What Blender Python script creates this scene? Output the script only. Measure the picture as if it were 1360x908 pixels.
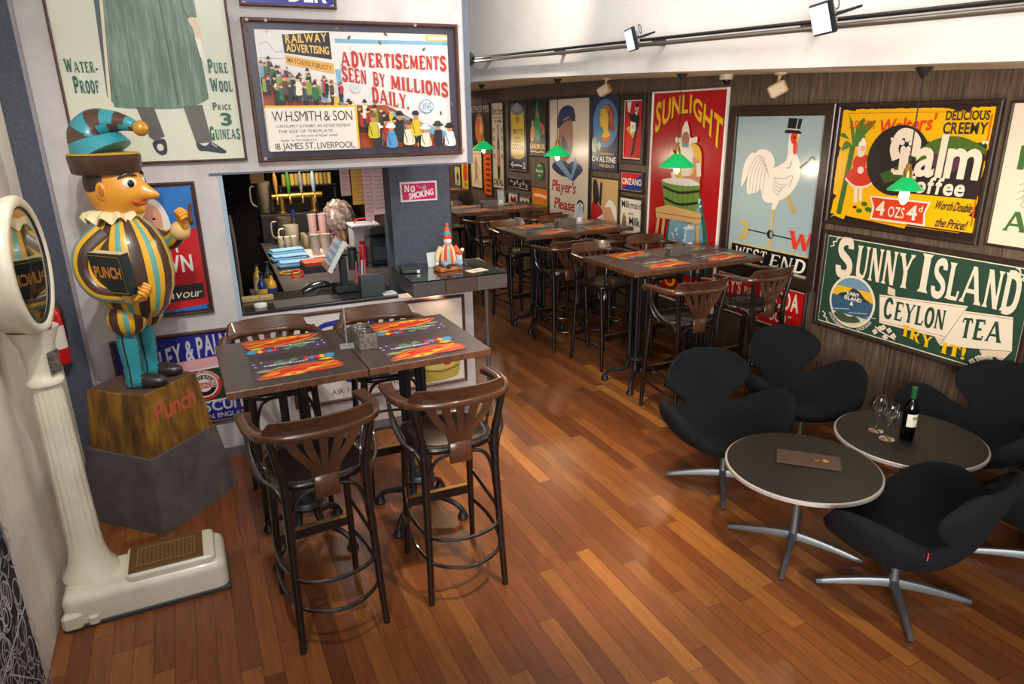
import bpy, bmesh, math, random
from math import sin, cos, pi, radians as rad
from mathutils import Vector, Matrix
from mathutils.geometry import tessellate_polygon

# ------------------------------------------------------------------ scene, camera, light
for _o in list(bpy.data.objects):
    bpy.data.objects.remove(_o)
SC = bpy.context.scene
COL = SC.collection
random.seed(7)

CAM_H, PITCH, ROLL, YAW, FPX = 2.26, rad(18.21), rad(1.06), rad(25.0), 907.0
fwd = Vector((sin(YAW) * cos(PITCH), cos(YAW) * cos(PITCH), -sin(PITCH)))
rgt = Vector((cos(YAW), -sin(YAW), 0))
dwn = fwd.cross(rgt)
r_ = rgt * cos(ROLL) + dwn * sin(ROLL)
d_ = dwn * cos(ROLL) - rgt * sin(ROLL)
cd = bpy.data.cameras.new('camera')
cd.sensor_width = 36.0
cd.lens = FPX / 1360.0 * 36.0
cd.clip_start = 0.02
cam = bpy.data.objects.new('camera', cd)
COL.objects.link(cam)
Mx = Matrix.Identity(4)
for i_ in range(3):
    Mx[i_][0] = r_[i_]; Mx[i_][1] = -d_[i_]; Mx[i_][2] = -fwd[i_]
Mx[2][3] = CAM_H
cam.matrix_world = Mx
SC.camera = cam

SC.view_settings.view_transform = 'Standard'
SC.view_settings.look = 'None'
SC.view_settings.gamma = 1.0
SC.view_settings.use_curve_mapping = False
SC.view_settings.exposure = 0.05

w = bpy.data.worlds.new('World'); SC.world = w
w.use_nodes = True
w.node_tree.nodes['Background'].inputs[0].default_value = (0.93, 0.96, 1.0, 1)
w.node_tree.nodes['Background'].inputs[1].default_value = 0.36

def lamp(name, kind, loc, energy, color=(1, 1, 1), target=None, **kw):
    l = bpy.data.lights.new(name, kind); l.energy = energy; l.color = color
    for k, v in kw.items(): setattr(l, k, v)
    o = bpy.data.objects.new(name, l); COL.objects.link(o); o.location = loc
    if target is not None:
        o.rotation_euler = (Vector(target) - Vector(loc)).to_track_quat('-Z', 'Y').to_euler()
    return o

WARM = (1.0, 0.80, 0.58); WARMER = (1.0, 0.68, 0.40); COOL = (0.90, 0.95, 1.0)
# daylight from the tall front windows behind the photographer, then an added warm fill
lamp('window_daylight', 'AREA', (-0.2, -2.2, 3.2), 60, COOL, (0.9, 4.6, 1.5), shape='RECTANGLE', size=3.6, size_y=2.2)
lamp('right_wall_fill', 'AREA', (-0.4, -1.6, 1.9), 72, (1, .93, .84), (4.4, 3.6, 1.75), shape='RECTANGLE', size=2.4, size_y=1.8, spread=rad(75))  # unseen area light added to brighten the signs on the right wall
# gallery spots high over the double height part of the room
lamp('gallery_spot', 'SPOT', (1.7, 1.2, 4.3), 720, WARM, (1.65, 3.35, 0.0), spot_size=rad(34), spot_blend=0.8, shadow_soft_size=0.08)
lamp('gallery_spot', 'SPOT', (2.2, 3.4, 4.3), 300, WARM, (2.25, 4.4, 0.0), spot_size=rad(44), spot_blend=0.8, shadow_soft_size=0.08)
lamp('gallery_spot', 'SPOT', (0.2, 1.2, 4.2), 210, (1, .93, .84), (0.3, 4.8, 1.9), spot_size=rad(75), spot_blend=0.9, shadow_soft_size=0.08)
lamp('gallery_spot', 'SPOT', (-0.1, 1.6, 4.2), 230, (1, .94, .86), (-0.5, 3.9, 0.9), spot_size=rad(62), spot_blend=0.6, shadow_soft_size=0.05)
lamp('gallery_spot', 'SPOT', (1.9, 4.6, 4.2), 240, (1, .90, .78), (3.17, 6.2, 3.1), spot_size=rad(60), spot_blend=0.9, shadow_soft_size=0.08)
lamp('gallery_spot', 'SPOT', (1.9, 0.4, 4.3), 260, WARM, (2.05, 2.0, 0.0), spot_size=rad(26), spot_blend=0.9, shadow_soft_size=0.05)
lamp('bulkhead_fill', 'AREA', (1.6, 3.6, 4.0), 48, (1, .95, .88), (3.3, 4.8, 2.9), shape='RECTANGLE', size=3.5, size_y=0.6)  # broad area light added to lift the white bulkhead, not a fitting

# ------------------------------------------------------------------ materials
def lin(c):
    if isinstance(c, str):
        c = c.lstrip('#'); c = [int(c[i:i + 2], 16) / 255 for i in (0, 2, 4)]
    return tuple(x / 12.92 if x <= 0.04045 else ((x + 0.055) / 1.055) ** 2.4 for x in c[:3]) + (1.0,)

MATS = {}
def P(col, rough=0.5, metal=0.0, coat=0.0, spec=0.5, key=None):
    k = key or (col, rough, metal, coat, spec)
    if k in MATS: return MATS[k]
    m = bpy.data.materials.new('paint_' + str(len(MATS))); m.use_nodes = True
    b = m.node_tree.nodes['Principled BSDF']
    b.inputs['Base Color'].default_value = lin(col)
    b.inputs['Roughness'].default_value = rough
    b.inputs['Metallic'].default_value = metal
    b.inputs['Coat Weight'].default_value = coat
    b.inputs['Specular IOR Level'].default_value = spec
    MATS[k] = m
    return m

def nt(name):
    m = bpy.data.materials.new(name); m.use_nodes = True
    t = m.node_tree
    return m, t, t.nodes['Principled BSDF'], t.nodes.new, t.links.new

def noisy(name, c1, c2, scale=(1, 1, 1), nscale=8, rough=0.5, detail=6, metal=0, bump=0.0, lo=0.35, hi=0.65, coat=0, c3=None, spec=0.5):
    """two-tone procedural surface on object coordinates"""
    m, t, b, N, L = nt(name)
    tc = N('ShaderNodeTexCoord'); mp = N('ShaderNodeMapping'); no = N('ShaderNodeTexNoise'); rp = N('ShaderNodeValToRGB')
    mp.inputs['Scale'].default_value = scale
    no.inputs['Scale'].default_value = nscale; no.inputs['Detail'].default_value = detail; no.inputs['Roughness'].default_value = 0.65
    L(tc.outputs['Object'], mp.inputs[0]); L(mp.outputs[0], no.inputs['Vector']); L(no.outputs[0], rp.inputs[0])
    e = rp.color_ramp.elements
    e[0].position = lo; e[0].color = lin(c1); e[1].position = hi; e[1].color = lin(c2)
    if c3:
        x = rp.color_ramp.elements.new((lo + hi) / 2); x.color = lin(c3)
    L(rp.outputs[0], b.inputs['Base Color'])
    b.inputs['Roughness'].default_value = rough; b.inputs['Metallic'].default_value = metal
    b.inputs['Coat Weight'].default_value = coat; b.inputs['Specular IOR Level'].default_value = spec
    if bump:
        bp = N('ShaderNodeBump'); bp.inputs['Strength'].default_value = bump; bp.inputs['Distance'].default_value = 0.004
        L(no.outputs[0], bp.inputs['Height']); L(bp.outputs[0], b.inputs['Normal'])
    return m

def floor_material():
    m, t, b, N, L = nt('jarrah_boards')
    def math_(op, a, c=None):
        n = N('ShaderNodeMath'); n.operation = op
        for i, x in enumerate((a, c)):
            if x is None: continue
            if isinstance(x, (int, float)): n.inputs[i].default_value = x
            else: L(x, n.inputs[i])
        return n.outputs[0]
    tc = N('ShaderNodeTexCoord'); sp = N('ShaderNodeSeparateXYZ'); L(tc.outputs['Object'], sp.inputs[0])
    u = math_('DIVIDE', sp.outputs[0], 0.086); row = math_('FLOOR', u); fu = math_('FRACT', u)
    wn = N('ShaderNodeTexWhiteNoise'); wn.noise_dimensions = '1D'; L(row, wn.inputs['W'])
    v = math_('DIVIDE', math_('ADD', sp.outputs[1], math_('MULTIPLY', wn.outputs['Value'], 7.0)), 0.95)
    cell = math_('FLOOR', v); fv = math_('FRACT', v)
    cx = N('ShaderNodeCombineXYZ'); L(row, cx.inputs[0]); L(cell, cx.inputs[1])
    w2 = N('ShaderNodeTexWhiteNoise'); w2.noise_dimensions = '2D'; L(cx.outputs[0], w2.inputs['Vector'])
    rp = N('ShaderNodeValToRGB'); L(w2.outputs['Value'], rp.inputs[0])
    e = rp.color_ramp.elements
    e[0].position = 0; e[0].color = lin('#5e341c'); e[1].position = 1; e[1].color = lin('#a86c34')
    for p_, c_ in ((0.10, '#6d3d20'), (0.45, '#7a4524'), (0.75, '#855028'), (0.95, '#8d572b')):
        x = rp.color_ramp.elements.new(p_); x.color = lin(c_)
    # grain
    mp = N('ShaderNodeMapping'); mp.inputs['Scale'].default_value = (26, 2.0, 1)
    L(tc.outputs['Object'], mp.inputs[0])
    off = N('ShaderNodeVectorMath'); off.operation = 'ADD'; L(mp.outputs[0], off.inputs[0])
    w3 = N('ShaderNodeVectorMath'); w3.operation = 'SCALE'; L(w2.outputs['Color'], w3.inputs[0]); w3.inputs['Scale'].default_value = 40
    L(w3.outputs[0], off.inputs[1])
    no = N('ShaderNodeTexNoise'); no.inputs['Scale'].default_value = 2.2; no.inputs['Detail'].default_value = 7; no.inputs['Roughness'].default_value = 0.7
    L(off.outputs[0], no.inputs['Vector'])
    mr = N('ShaderNodeMapRange'); L(no.outputs[0], mr.inputs[0]); mr.inputs[1].default_value = 0.3; mr.inputs[2].default_value = 0.7
    mr.inputs[3].default_value = 0.70; mr.inputs[4].default_value = 1.22
    # joints
    j1 = math_('LESS_THAN', fu, 0.035); j2 = math_('LESS_THAN', fv, 0.0035); jj = math_('MAXIMUM', j1, j2)
    k = math_('MULTIPLY', mr.outputs[0], math_('SUBTRACT', 1.0, math_('MULTIPLY', jj, 0.62)))
    mx = N('ShaderNodeVectorMath'); mx.operation = 'SCALE'; L(rp.outputs[0], mx.inputs[0]); L(k, mx.inputs['Scale'])
    L(mx.outputs[0], b.inputs['Base Color'])
    n2 = N('ShaderNodeTexNoise'); n2.inputs['Scale'].default_value = 3.0; L(tc.outputs['Object'], n2.inputs['Vector'])
    m2 = N('ShaderNodeMapRange'); L(n2.outputs[0], m2.inputs[0]); m2.inputs[3].default_value = 0.24; m2.inputs[4].default_value = 0.42
    L(m2.outputs[0], b.inputs['Roughness'])
    bp = N('ShaderNodeBump'); bp.inputs['Strength'].default_value = 0.12; bp.inputs['Distance'].default_value = 0.003
    L(k, bp.inputs['Height']); L(bp.outputs[0], b.inputs['Normal'])
    b.inputs['Specular IOR Level'].default_value = 0.45
    return m

def panel_material():
    """grey brown timber panelling, vertical grain, wide boards"""
    m, t, b, N, L = nt('weathered_panelling')
    tc = N('ShaderNodeTexCoord'); mp = N('ShaderNodeMapping'); mp.inputs['Scale'].default_value = (1, 26, 1.1)
    no = N('ShaderNodeTexNoise'); no.inputs['Scale'].default_value = 2.4; no.inputs['Detail'].default_value = 9; no.inputs['Roughness'].default_value = 0.72
    no.inputs['Distortion'].default_value = 0.6
    L(tc.outputs['Object'], mp.inputs[0]); L(mp.outputs[0], no.inputs['Vector'])
    rp = N('ShaderNodeValToRGB'); L(no.outputs[0], rp.inputs[0])
    e = rp.color_ramp.elements
    e[0].position = 0.3; e[0].color = lin('#35291f'); e[1].position = 0.72; e[1].color = lin('#83705f')
    x = rp.color_ramp.elements.new(0.5); x.color = lin('#5b4a3d')
    sp = N('ShaderNodeSeparateXYZ'); L(tc.outputs['Object'], sp.inputs[0])
    def math_(op, a, c=None):
        n = N('ShaderNodeMath'); n.operation = op
        for i, x in enumerate((a, c)):
            if x is None: continue
            if isinstance(x, (int, float)): n.inputs[i].default_value = x
            else: L(x, n.inputs[i])
        return n.outputs[0]
    u = math_('DIVIDE', sp.outputs[1], 0.62); fu = math_('FRACT', u); j = math_('LESS_THAN', fu, 0.010)
    wn = N('ShaderNodeTexWhiteNoise'); wn.noise_dimensions = '1D'; L(math_('FLOOR', u), wn.inputs['W'])
    tone = math_('ADD', 0.85, math_('MULTIPLY', wn.outputs['Value'], 0.3))
    k = math_('MULTIPLY', tone, math_('SUBTRACT', 1.0, math_('MULTIPLY', j, 0.7)))
    mx = N('ShaderNodeVectorMath'); mx.operation = 'SCALE'; L(rp.outputs[0], mx.inputs[0]); L(k, mx.inputs['Scale'])
    L(mx.outputs[0], b.inputs['Base Color']); b.inputs['Roughness'].default_value = 0.6
    bp = N('ShaderNodeBump'); bp.inputs['Strength'].default_value = 0.3; bp.inputs['Distance'].default_value = 0.004
    L(no.outputs[0], bp.inputs['Height']); L(bp.outputs[0], b.inputs['Normal'])
    return m

M_FLOOR = floor_material()
M_PANEL = panel_material()
M_PLASTER = noisy('mottled_plaster', '#b4afb2', '#cdc8c8', (1, 1, 1), 2.6, 0.75, 8, bump=0.08)
M_WHITE = noisy('white_emulsion', '#e4ded8', '#ece7e2', (1, 1, 1), 3, 0.7, 4)
M_CREAM = noisy('cream_plaster', '#d8cdbf', '#e6ddd0', (1, 1, 1), 5, 0.8, 6, bump=0.1)
M_CEIL = noisy('ceiling_paint', '#d6c3a6', '#dccbb0', (1, 1, 1), 3, 0.8, 3)
M_SLATE = noisy('slate_grey_wall', '#3d4350', '#4c5361', (1, 1, 1), 60, 0.7, 4)
M_DARKWOOD = noisy('dark_stained_wood', '#362014', '#573624', (1, 14, 1), 3, 0.28, 7, coat=0.35)
M_BLACKWOOD = noisy('black_brown_wood', '#120c0c', '#201412', (1, 1, 10), 4, 0.28, 6, coat=0.4)
M_TOP = noisy('tabletop_laminate', '#3b312c', '#4a403a', (12, 1, 1), 5, 0.36, 6, coat=0.1)
M_TOPEDGE = noisy('tabletop_edge', '#4c2e1f', '#6a432d', (4, 4, 1), 5, 0.4, 6)
M_IRON = noisy('cast_iron', '#14171b', '#262b31', (1, 1, 1), 30, 0.42, 4, metal=0.3)
M_STEEL = P('#b9bcc0', 0.32, 0.9)
M_ALU = P('#73777c', 0.42, 0.7)
M_BRASS = P('#b08d45', 0.35, 0.85)
M_WOOL = noisy('charcoal_wool', '#090a0d', '#191b20', (1, 1, 1), 340, 0.95, 3, bump=0.35, spec=0.2)
M_LOWTOP = noisy('black_linoleum', '#15110e', '#1f1a15', (1, 1, 1), 200, 0.5, 3, spec=0.3)
M_FRAME = noisy('dark_frame_wood', '#221713', '#3a2820', (8, 8, 1), 4, 0.42, 5, coat=0.15)
M_FRAMERED = noisy('brown_frame_wood', '#3b211a', '#55332a', (8, 8, 1), 4, 0.45, 5)
M_IVORY = noisy('chipped_ivory_enamel', '#cfc8b4', '#e2dcca', (1, 1, 1), 4, 0.32, 8, coat=0.3, c3='#d9d2be')
M_GREYPLY = noisy('grey_plinth', '#4b4544', '#5f5856', (1, 1, 1), 7, 0.7, 6, bump=0.06)
M_BLOCK = noisy('rough_timber_block', '#3b2a10', '#9a6f25', (3, 3, 0.9), 3.2, 0.55, 9, bump=0.5, c3='#6d4a1c')
M_BLOCKTOP = noisy('block_top_brown', '#4d3a2c', '#5f4836', (1, 1, 1), 14, 0.7, 5)
M_DARK = noisy('bar_black', '#141214', '#211e21', (1, 1, 1), 20, 0.6, 4)
M_BARTOP = P('#2c2b2c', 0.25, 0, 0.3)

def glass_mat(name, col=(1, 1, 1, 1), rough=0.0, ior=1.45, trans=1.0):
    m, t, b, N, L = nt(name)
    b.inputs['Base Color'].default_value = col
    b.inputs['Transmission Weight'].default_value = trans
    b.inputs['Roughness'].default_value = rough; b.inputs['IOR'].default_value = ior
    return m
def thin_glass():
    m = bpy.data.materials.new('thin_clear_glass'); m.use_nodes = True
    t = m.node_tree; N, L = t.nodes.new, t.links.new; t.nodes.remove(t.nodes['Principled BSDF'])
    lw = N('ShaderNodeLayerWeight'); lw.inputs[0].default_value = 0.5
    a = N('ShaderNodeBsdfTransparent'); a.inputs[0].default_value = (.96, .97, .97, 1)
    g = N('ShaderNodeBsdfGlossy'); g.inputs['Roughness'].default_value = 0.04
    mx = N('ShaderNodeMixShader'); L(lw.outputs['Facing'], mx.inputs[0]); L(a.outputs[0], mx.inputs[1]); L(g.outputs[0], mx.inputs[2])
    L(mx.outputs[0], t.nodes['Material Output'].inputs[0])
    return m
M_GLASS = thin_glass()
M_WINE = glass_mat('bottle_green_glass', lin('#0f2a14'), 0.02)
M_ACRYL = P('#dfe6ea', 0.08, key='clear_acrylic'); M_ACRYL.node_tree.nodes['Principled BSDF'].inputs['Alpha'].default_value = 0.22
M_POLY = glass_mat('cloudy_plastic', lin('#cfd4da'), 0.45, 1.4, 0.5)

def emis(name, col, s):
    m, t, b, N, L = nt(name)
    b.inputs['Base Color'].default_value = lin(col)
    b.inputs['Emission Color'].default_value = lin(col); b.inputs['Emission Strength'].default_value = s
    return m

# ------------------------------------------------------------------ mesh building
class MB:
    def __init__(s): s.v = []; s.f = []; s.mi = []; s.mats = []
    def slot(s, m):
        if m not in s.mats: s.mats.append(m)
        return s.mats.index(m)
    def add(s, vs, fs, m):
        o = len(s.v); k = s.slot(m)
        s.v.extend([tuple(x) for x in vs])
        for f in fs: s.f.append(tuple(i + o for i in f)); s.mi.append(k)
        return s
    def box(s, c, d, m, R=None, bev=0.0):
        hx, hy, hz = d[0] / 2, d[1] / 2, d[2] / 2
        b = min(bev, hx * .95, hy * .95, hz * .95)
        c = Vector(c); R = R or Matrix.Identity(3)
        if b <= 0:
            vs = [Vector((x, y, z)) for x in (-hx, hx) for y in (-hy, hy) for z in (-hz, hz)]
            fs = [(0, 1, 3, 2), (4, 6, 7, 5), (0, 4, 5, 1), (2, 3, 7, 6), (0, 2, 6, 4), (1, 5, 7, 3)]
        else:
            vs = []; idx = {}
            for x in (-1, 1):
                for y in (-1, 1):
                    for z in (-1, 1):
                        for a in range(3):
                            p = [x * (hx - b), y * (hy - b), z * (hz - b)]
                            p[a] = (x * hx, y * hy, z * hz)[a]
                            idx[(x, y, z, a)] = len(vs); vs.append(Vector(p))
            fs = []
            q = [(-1, -1), (1, -1), (1, 1), (-1, 1)]
            for a in range(3):
                for sg in (-1, 1):
                    f = []
                    for (p1, p2) in q:
                        k = [0, 0, 0]; k[a] = sg; k[(a + 1) % 3] = p1; k[(a + 2) % 3] = p2
                        f.append(idx[(k[0], k[1], k[2], a)])
                    fs.append(tuple(f if sg > 0 else f[::-1]))
            for a in range(3):
                a1, a2 = (a + 1) % 3, (a + 2) % 3
                for s1 in (-1, 1):
                    for s2 in (-1, 1):
                        f = []
                        for (t_, ax) in ((-1, a1), (1, a1), (1, a2), (-1, a2)):
                            k = [0, 0, 0]; k[a] = t_; k[a1] = s1; k[a2] = s2
                            f.append(idx[(k[0], k[1], k[2], ax)])
                        fs.append(tuple(f if s1 * s2 < 0 else f[::-1]))
            for x in (-1, 1):
                for y in (-1, 1):
                    for z in (-1, 1):
                        f = [idx[(x, y, z, 0)], idx[(x, y, z, 1)], idx[(x, y, z, 2)]]
                        fs.append(tuple(f if x * y * z > 0 else f[::-1]))
        return s.add([R @ v + c for v in vs], fs, m)
    def tube(s, pts, r, m, seg=8, closed=False, flat=None, sub=0):
        """round (or flat=(a,b) elliptic) tube along pts; r number or list"""
        pts = [Vector(p) for p in pts]
        if sub: pts = spline(pts, sub, closed)
        n = len(pts)
        if not isinstance(r, (list, tuple)): rr = [r] * n
        elif len(r) == n: rr = list(r)
        else:
            rr = []
            for i in range(n):
                t = i / (n - 1) * (len(r) - 1); a = min(int(t), len(r) - 2)
                rr.append(r[a] + (r[a + 1] - r[a]) * (t - a))
        vs = []; fs = []
        tg = []
        for i in range(n):
            a = pts[(i - 1) % n] if (i > 0 or closed) else pts[i]
            b = pts[(i + 1) % n] if (i < n - 1 or closed) else pts[i]
            d = (b - a); tg.append(d.normalized() if d.length > 1e-9 else Vector((0, 0, 1)))
        up = Vector((0, 0, 1)) if abs(tg[0].z) < 0.9 else Vector((0, 1, 0))
        nx = tg[0].cross(up).normalized()
        for i in range(n):
            nx = (nx - tg[i] * nx.dot(tg[i])).normalized(); ny = tg[i].cross(nx)
            for k in range(seg):
                a = 2 * pi * k / seg
                fa, fb = flat if flat else (1, 1)
                vs.append(pts[i] + (nx * cos(a) * fa + ny * sin(a) * fb) * rr[i])
        m_ = n if closed else n - 1
        for i in range(m_):
            j = (i + 1) % n
            for k in range(seg):
                k2 = (k + 1) % seg
                fs.append((i * seg + k, i * seg + k2, j * seg + k2, j * seg + k))
        if not closed:
            fs.append(tuple(range(seg))[::-1]); fs.append(tuple((n - 1) * seg + k for k in range(seg)))
        return s.add(vs, fs, m)
    def sweep(s, pts, prof, m, up=(0, 0, 1), closed=False, sub=0, scale=None):
        """sweep closed 2D profile (side, up) along pts with a fixed up"""
        pts = [Vector(p) for p in pts]
        if sub: pts = spline(pts, sub, closed)
        up = Vector(up); n = len(pts); q = len(prof); vs = []; fs = []
        for i in range(n):
            a = pts[(i - 1) % n] if (i > 0 or closed) else pts[i]
            b = pts[(i + 1) % n] if (i < n - 1 or closed) else pts[i]
            t = (b - a).normalized(); sd = t.cross(up).normalized(); u2 = sd.cross(t)
            k = scale(i / (n - 1)) if scale else (1, 1)
            for (x, y) in prof: vs.append(pts[i] + sd * x * k[0] + u2 * y * k[1])
        for i in range(n if closed else n - 1):
            j = (i + 1) % n
            for k in range(q):
                k2 = (k + 1) % q
                fs.append((i * q + k, i * q + k2, j * q + k2, j * q + k))
        if not closed:
            fs.append(tuple(range(q))[::-1]); fs.append(tuple((n - 1) * q + k for k in range(q)))
        return s.add(vs, fs, m)
    def lathe(s, prof, m, c=(0, 0, 0), seg=24, R=None, sx=1.0, sy=1.0, matf=None, cap=True):
        c = Vector(c); R = R or Matrix.Identity(3); vs = []; n = len(prof)
        for (r, z) in prof:
            for k in range(seg):
                a = 2 * pi * k / seg
                vs.append(R @ Vector((r * cos(a) * sx, r * sin(a) * sy, z)) + c)
        if matf:
            for k in range(seg):
                k2 = (k + 1) % seg
                fs = [(i * seg + k, i * seg + k2, (i + 1) * seg + k2, (i + 1) * seg + k) for i in range(n - 1)]
                used = sorted(set(x for f in fs for x in f)); mp = {x: i for i, x in enumerate(used)}
                s.add([vs[x] for x in used], [tuple(mp[x] for x in f) for f in fs], matf(k))
        else:
            fs = [(i * seg + k, i * seg + (k + 1) % seg, (i + 1) * seg + (k + 1) % seg, (i + 1) * seg + k) for i in range(n - 1) for k in range(seg)]
            if cap and prof[0][0] > 1e-6: fs.append(tuple(range(seg))[::-1])
            if cap and prof[-1][0] > 1e-6: fs.append(tuple((n - 1) * seg + k for k in range(seg)))
            s.add(vs, fs, m)
        return s
    def ell(s, c, r, m, R=None, seg=16, rings=10, fn=None):
        """ellipsoid; fn(direction)->radius factor"""
        c = Vector(c); R = R or Matrix.Identity(3); vs = []; fs = []
        r = r if isinstance(r, (tuple, list)) else (r, r, r)
        for i in range(rings + 1):
            th = pi * i / rings
            for k in range(seg):
                a = 2 * pi * k / seg; d = Vector((sin(th) * cos(a), sin(th) * sin(a), cos(th)))
                q = fn(d) if fn else 1.0
                vs.append(R @ Vector((d.x * r[0] * q, d.y * r[1] * q, d.z * r[2] * q)) + c)
        for i in range(rings):
            for k in range(seg):
                k2 = (k + 1) % seg
                fs.append((i * seg + k, (i + 1) * seg + k, (i + 1) * seg + k2, i * seg + k2))
        return s.add(vs, fs, m)
    def prism(s, poly, z0, z1, m, M=None, mside=None):
        M = M or Matrix.Identity(4); n = len(poly)
        lo = [M @ Vector((x, y, z0)) for x, y in poly]; hi = [M @ Vector((x, y, z1)) for x, y in poly]
        tri = tessellate_polygon([[Vector((x, y, 0)) for x, y in poly]])
        ar = sum(poly[i][0] * poly[(i + 1) % n][1] - poly[(i + 1) % n][0] * poly[i][1] for i in range(n))
        def ori(t, upw):
            a, b, c = (poly[i] for i in t)
            cr = (b[0] - a[0]) * (c[1] - a[1]) - (b[1] - a[1]) * (c[0] - a[0])
            return t if (cr > 0) == upw else t[::-1]
        s.add(hi, [ori(t, True) for t in tri], m); s.add(lo, [ori(t, False) for t in tri], m)
        fs = [(i, (i + 1) % n, n + (i + 1) % n, n + i) for i in range(n)]
        if ar < 0: fs = [f[::-1] for f in fs]
        s.add(lo + hi, fs, mside or m)
        return s
    def rbox(s, c, d, m, rp=.04, rt=.03, seg=5):
        """box with rounded plan corners and a rounded top edge, standing on c.z"""
        rows = []
        def loop(ins, z):
            hx, hy, r = d[0] / 2 - ins, d[1] / 2 - ins, max(.002, rp - ins); L = []
            for qx, qy, a0 in ((1, 1, 0), (-1, 1, 90), (-1, -1, 180), (1, -1, 270)):
                for k in range(seg + 1):
                    a = rad(a0 + 90 * k / seg); L.append((c[0] + qx * (hx - r) + r * cos(a), c[1] + qy * (hy - r) + r * sin(a), c[2] + z))
            return L
        rows.append(loop(0, 0)); rows.append(loop(0, d[2] - rt))
        for k in range(1, seg + 1):
            a = rad(90 * k / seg); rows.append(loop(rt * (1 - cos(a)), d[2] - rt + rt * sin(a)))
        s.grid(rows, m, close=True); n = len(rows[-1])
        s.add(rows[-1], [tuple(range(n))], m); s.add(rows[0], [tuple(range(n))[::-1]], m)
        return s
    def grid(s, rows, m, close=False):
        n = len(rows); q = len(rows[0]); vs = [p for r in rows for p in r]; fs = []
        for i in range(n - 1):
            for k in range(q if close else q - 1):
                k2 = (k + 1) % q
                fs.append((i * q + k, i * q + k2, (i + 1) * q + k2, (i + 1) * q + k))
        return s.add(vs, fs, m)
    def build(s, name, parent=None, smooth=40, sub=0, solid=0, loc=None, recalc=True):
        me = bpy.data.meshes.new(name)
        me.from_pydata(s.v, [], s.f)
        for m in s.mats: me.materials.append(m)
        me.polygons.foreach_set('material_index', s.mi)
        if smooth:
            me.polygons.foreach_set('use_smooth', [True] * len(me.polygons))
        if smooth and recalc:
            bm = bmesh.new(); bm.from_mesh(me); bmesh.ops.recalc_face_normals(bm, faces=bm.faces[:]); bm.to_mesh(me); bm.free()
        if smooth and smooth < 180: me.set_sharp_from_angle(angle=rad(smooth))
        me.update()
        o = bpy.data.objects.new(name, me); COL.objects.link(o)
        if parent: o.parent = parent
        if loc: o.location = loc
        if solid:
            md = o.modifiers.new('solid', 'SOLIDIFY'); md.thickness = solid; md.offset = 0
        if sub:
            md = o.modifiers.new('sub', 'SUBSURF'); md.levels = sub; md.render_levels = sub
        return o

def spline(pts, sub, closed=False):
    n = len(pts); out = []
    rng = n if closed else n - 1
    for i in range(rng):
        p0 = pts[(i - 1) % n] if (i > 0 or closed) else pts[0]
        p1 = pts[i]; p2 = pts[(i + 1) % n]
        p3 = pts[(i + 2) % n] if (i < n - 2 or closed) else pts[-1]
        for k in range(sub):
            t = k / sub
            out.append(0.5 * ((2 * p1) + (p2 - p0) * t + (2 * p0 - 5 * p1 + 4 * p2 - p3) * t * t + (3 * p1 - p0 - 3 * p2 + p3) * t ** 3))
    if not closed: out.append(pts[-1])
    return out

def tag(o, label=None, cat=None, group=None, kind=None):
    if label: o['label'] = label
    if cat: o['category'] = cat
    if group: o['group'] = group
    if kind: o['kind'] = kind
    return o
def thing(name, label, cat, loc=(0, 0, 0), rz=0.0, group=None, M=None):
    o = bpy.data.objects.new(name, None); COL.objects.link(o)
    o.empty_display_size = 0.05
    if M is not None: o.matrix_world = M
    else: o.location = loc; o.rotation_euler = (0, 0, rz)
    return tag(o, label, cat, group)
def dup(root, loc, rz=0.0, label=None, group=None):
    def cp(o, par):
        c = o.copy(); COL.objects.link(c); c.parent = par
        for ch in kids.get(o.name, []): cp(ch, c)
        return c
    kids = {}
    for o in list(COL.objects):
        if o.parent: kids.setdefault(o.parent.name, []).append(o)
    r = cp(root, None); r.location = loc; r.rotation_euler = (0, 0, rz)
    return tag(r, label, None, group)
def struct(name, mb, **k):
    return tag(mb.build(name, **k), kind='structure')

# bar wall frame: s along the wall (to the right), d towards the room's depth, z up
BE = rad(-1.87)
BAR = Matrix.Translation((4.817 * -sin(BE), 4.817 * cos(BE), 0)) @ Matrix.Rotation(BE, 4, 'Z')
def bp(s_, d=0.0, z=0.0): return BAR @ Vector((s_, d, z))
XR = 4.5

# ------------------------------------------------------------------ the room
def zc(y):
    t = [(-3, 2.235), (0.5, 2.385), (2.6, 2.475), (4.66, 2.562), (6.68, 2.630), (8.7, 2.668), (14, 2.672)]
    for (a, za), (b, zb) in zip(t, t[1:]):
        if y <= b: return za + (zb - za) * (y - a) / (b - a)
    return t[-1][1]
YS = [-1.6, -0.5, 0.5, 1.5, 2.6, 3.6, 4.66, 5.7, 6.68, 7.7, 8.7, 10.5, 13.3]
XS = 3.17          # face of the white bulkhead

mb = MB(); mb.box((1.0, 5.85, -0.05), (7.2, 15.0, 0.1), M_FLOOR)
struct('floor', mb, smooth=0)
mb = MB(); mb.box((XR + 0.06, 5.85, 1.37), (0.12, 15.0, 2.74), M_PANEL)
struct('wall_right', mb, smooth=0)
mb = MB(); mb.box((2.9, 13.36, 2.3), (3.4, 0.12, 4.6), M_PANEL)
struct('wall_far', mb, smooth=0)
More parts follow.
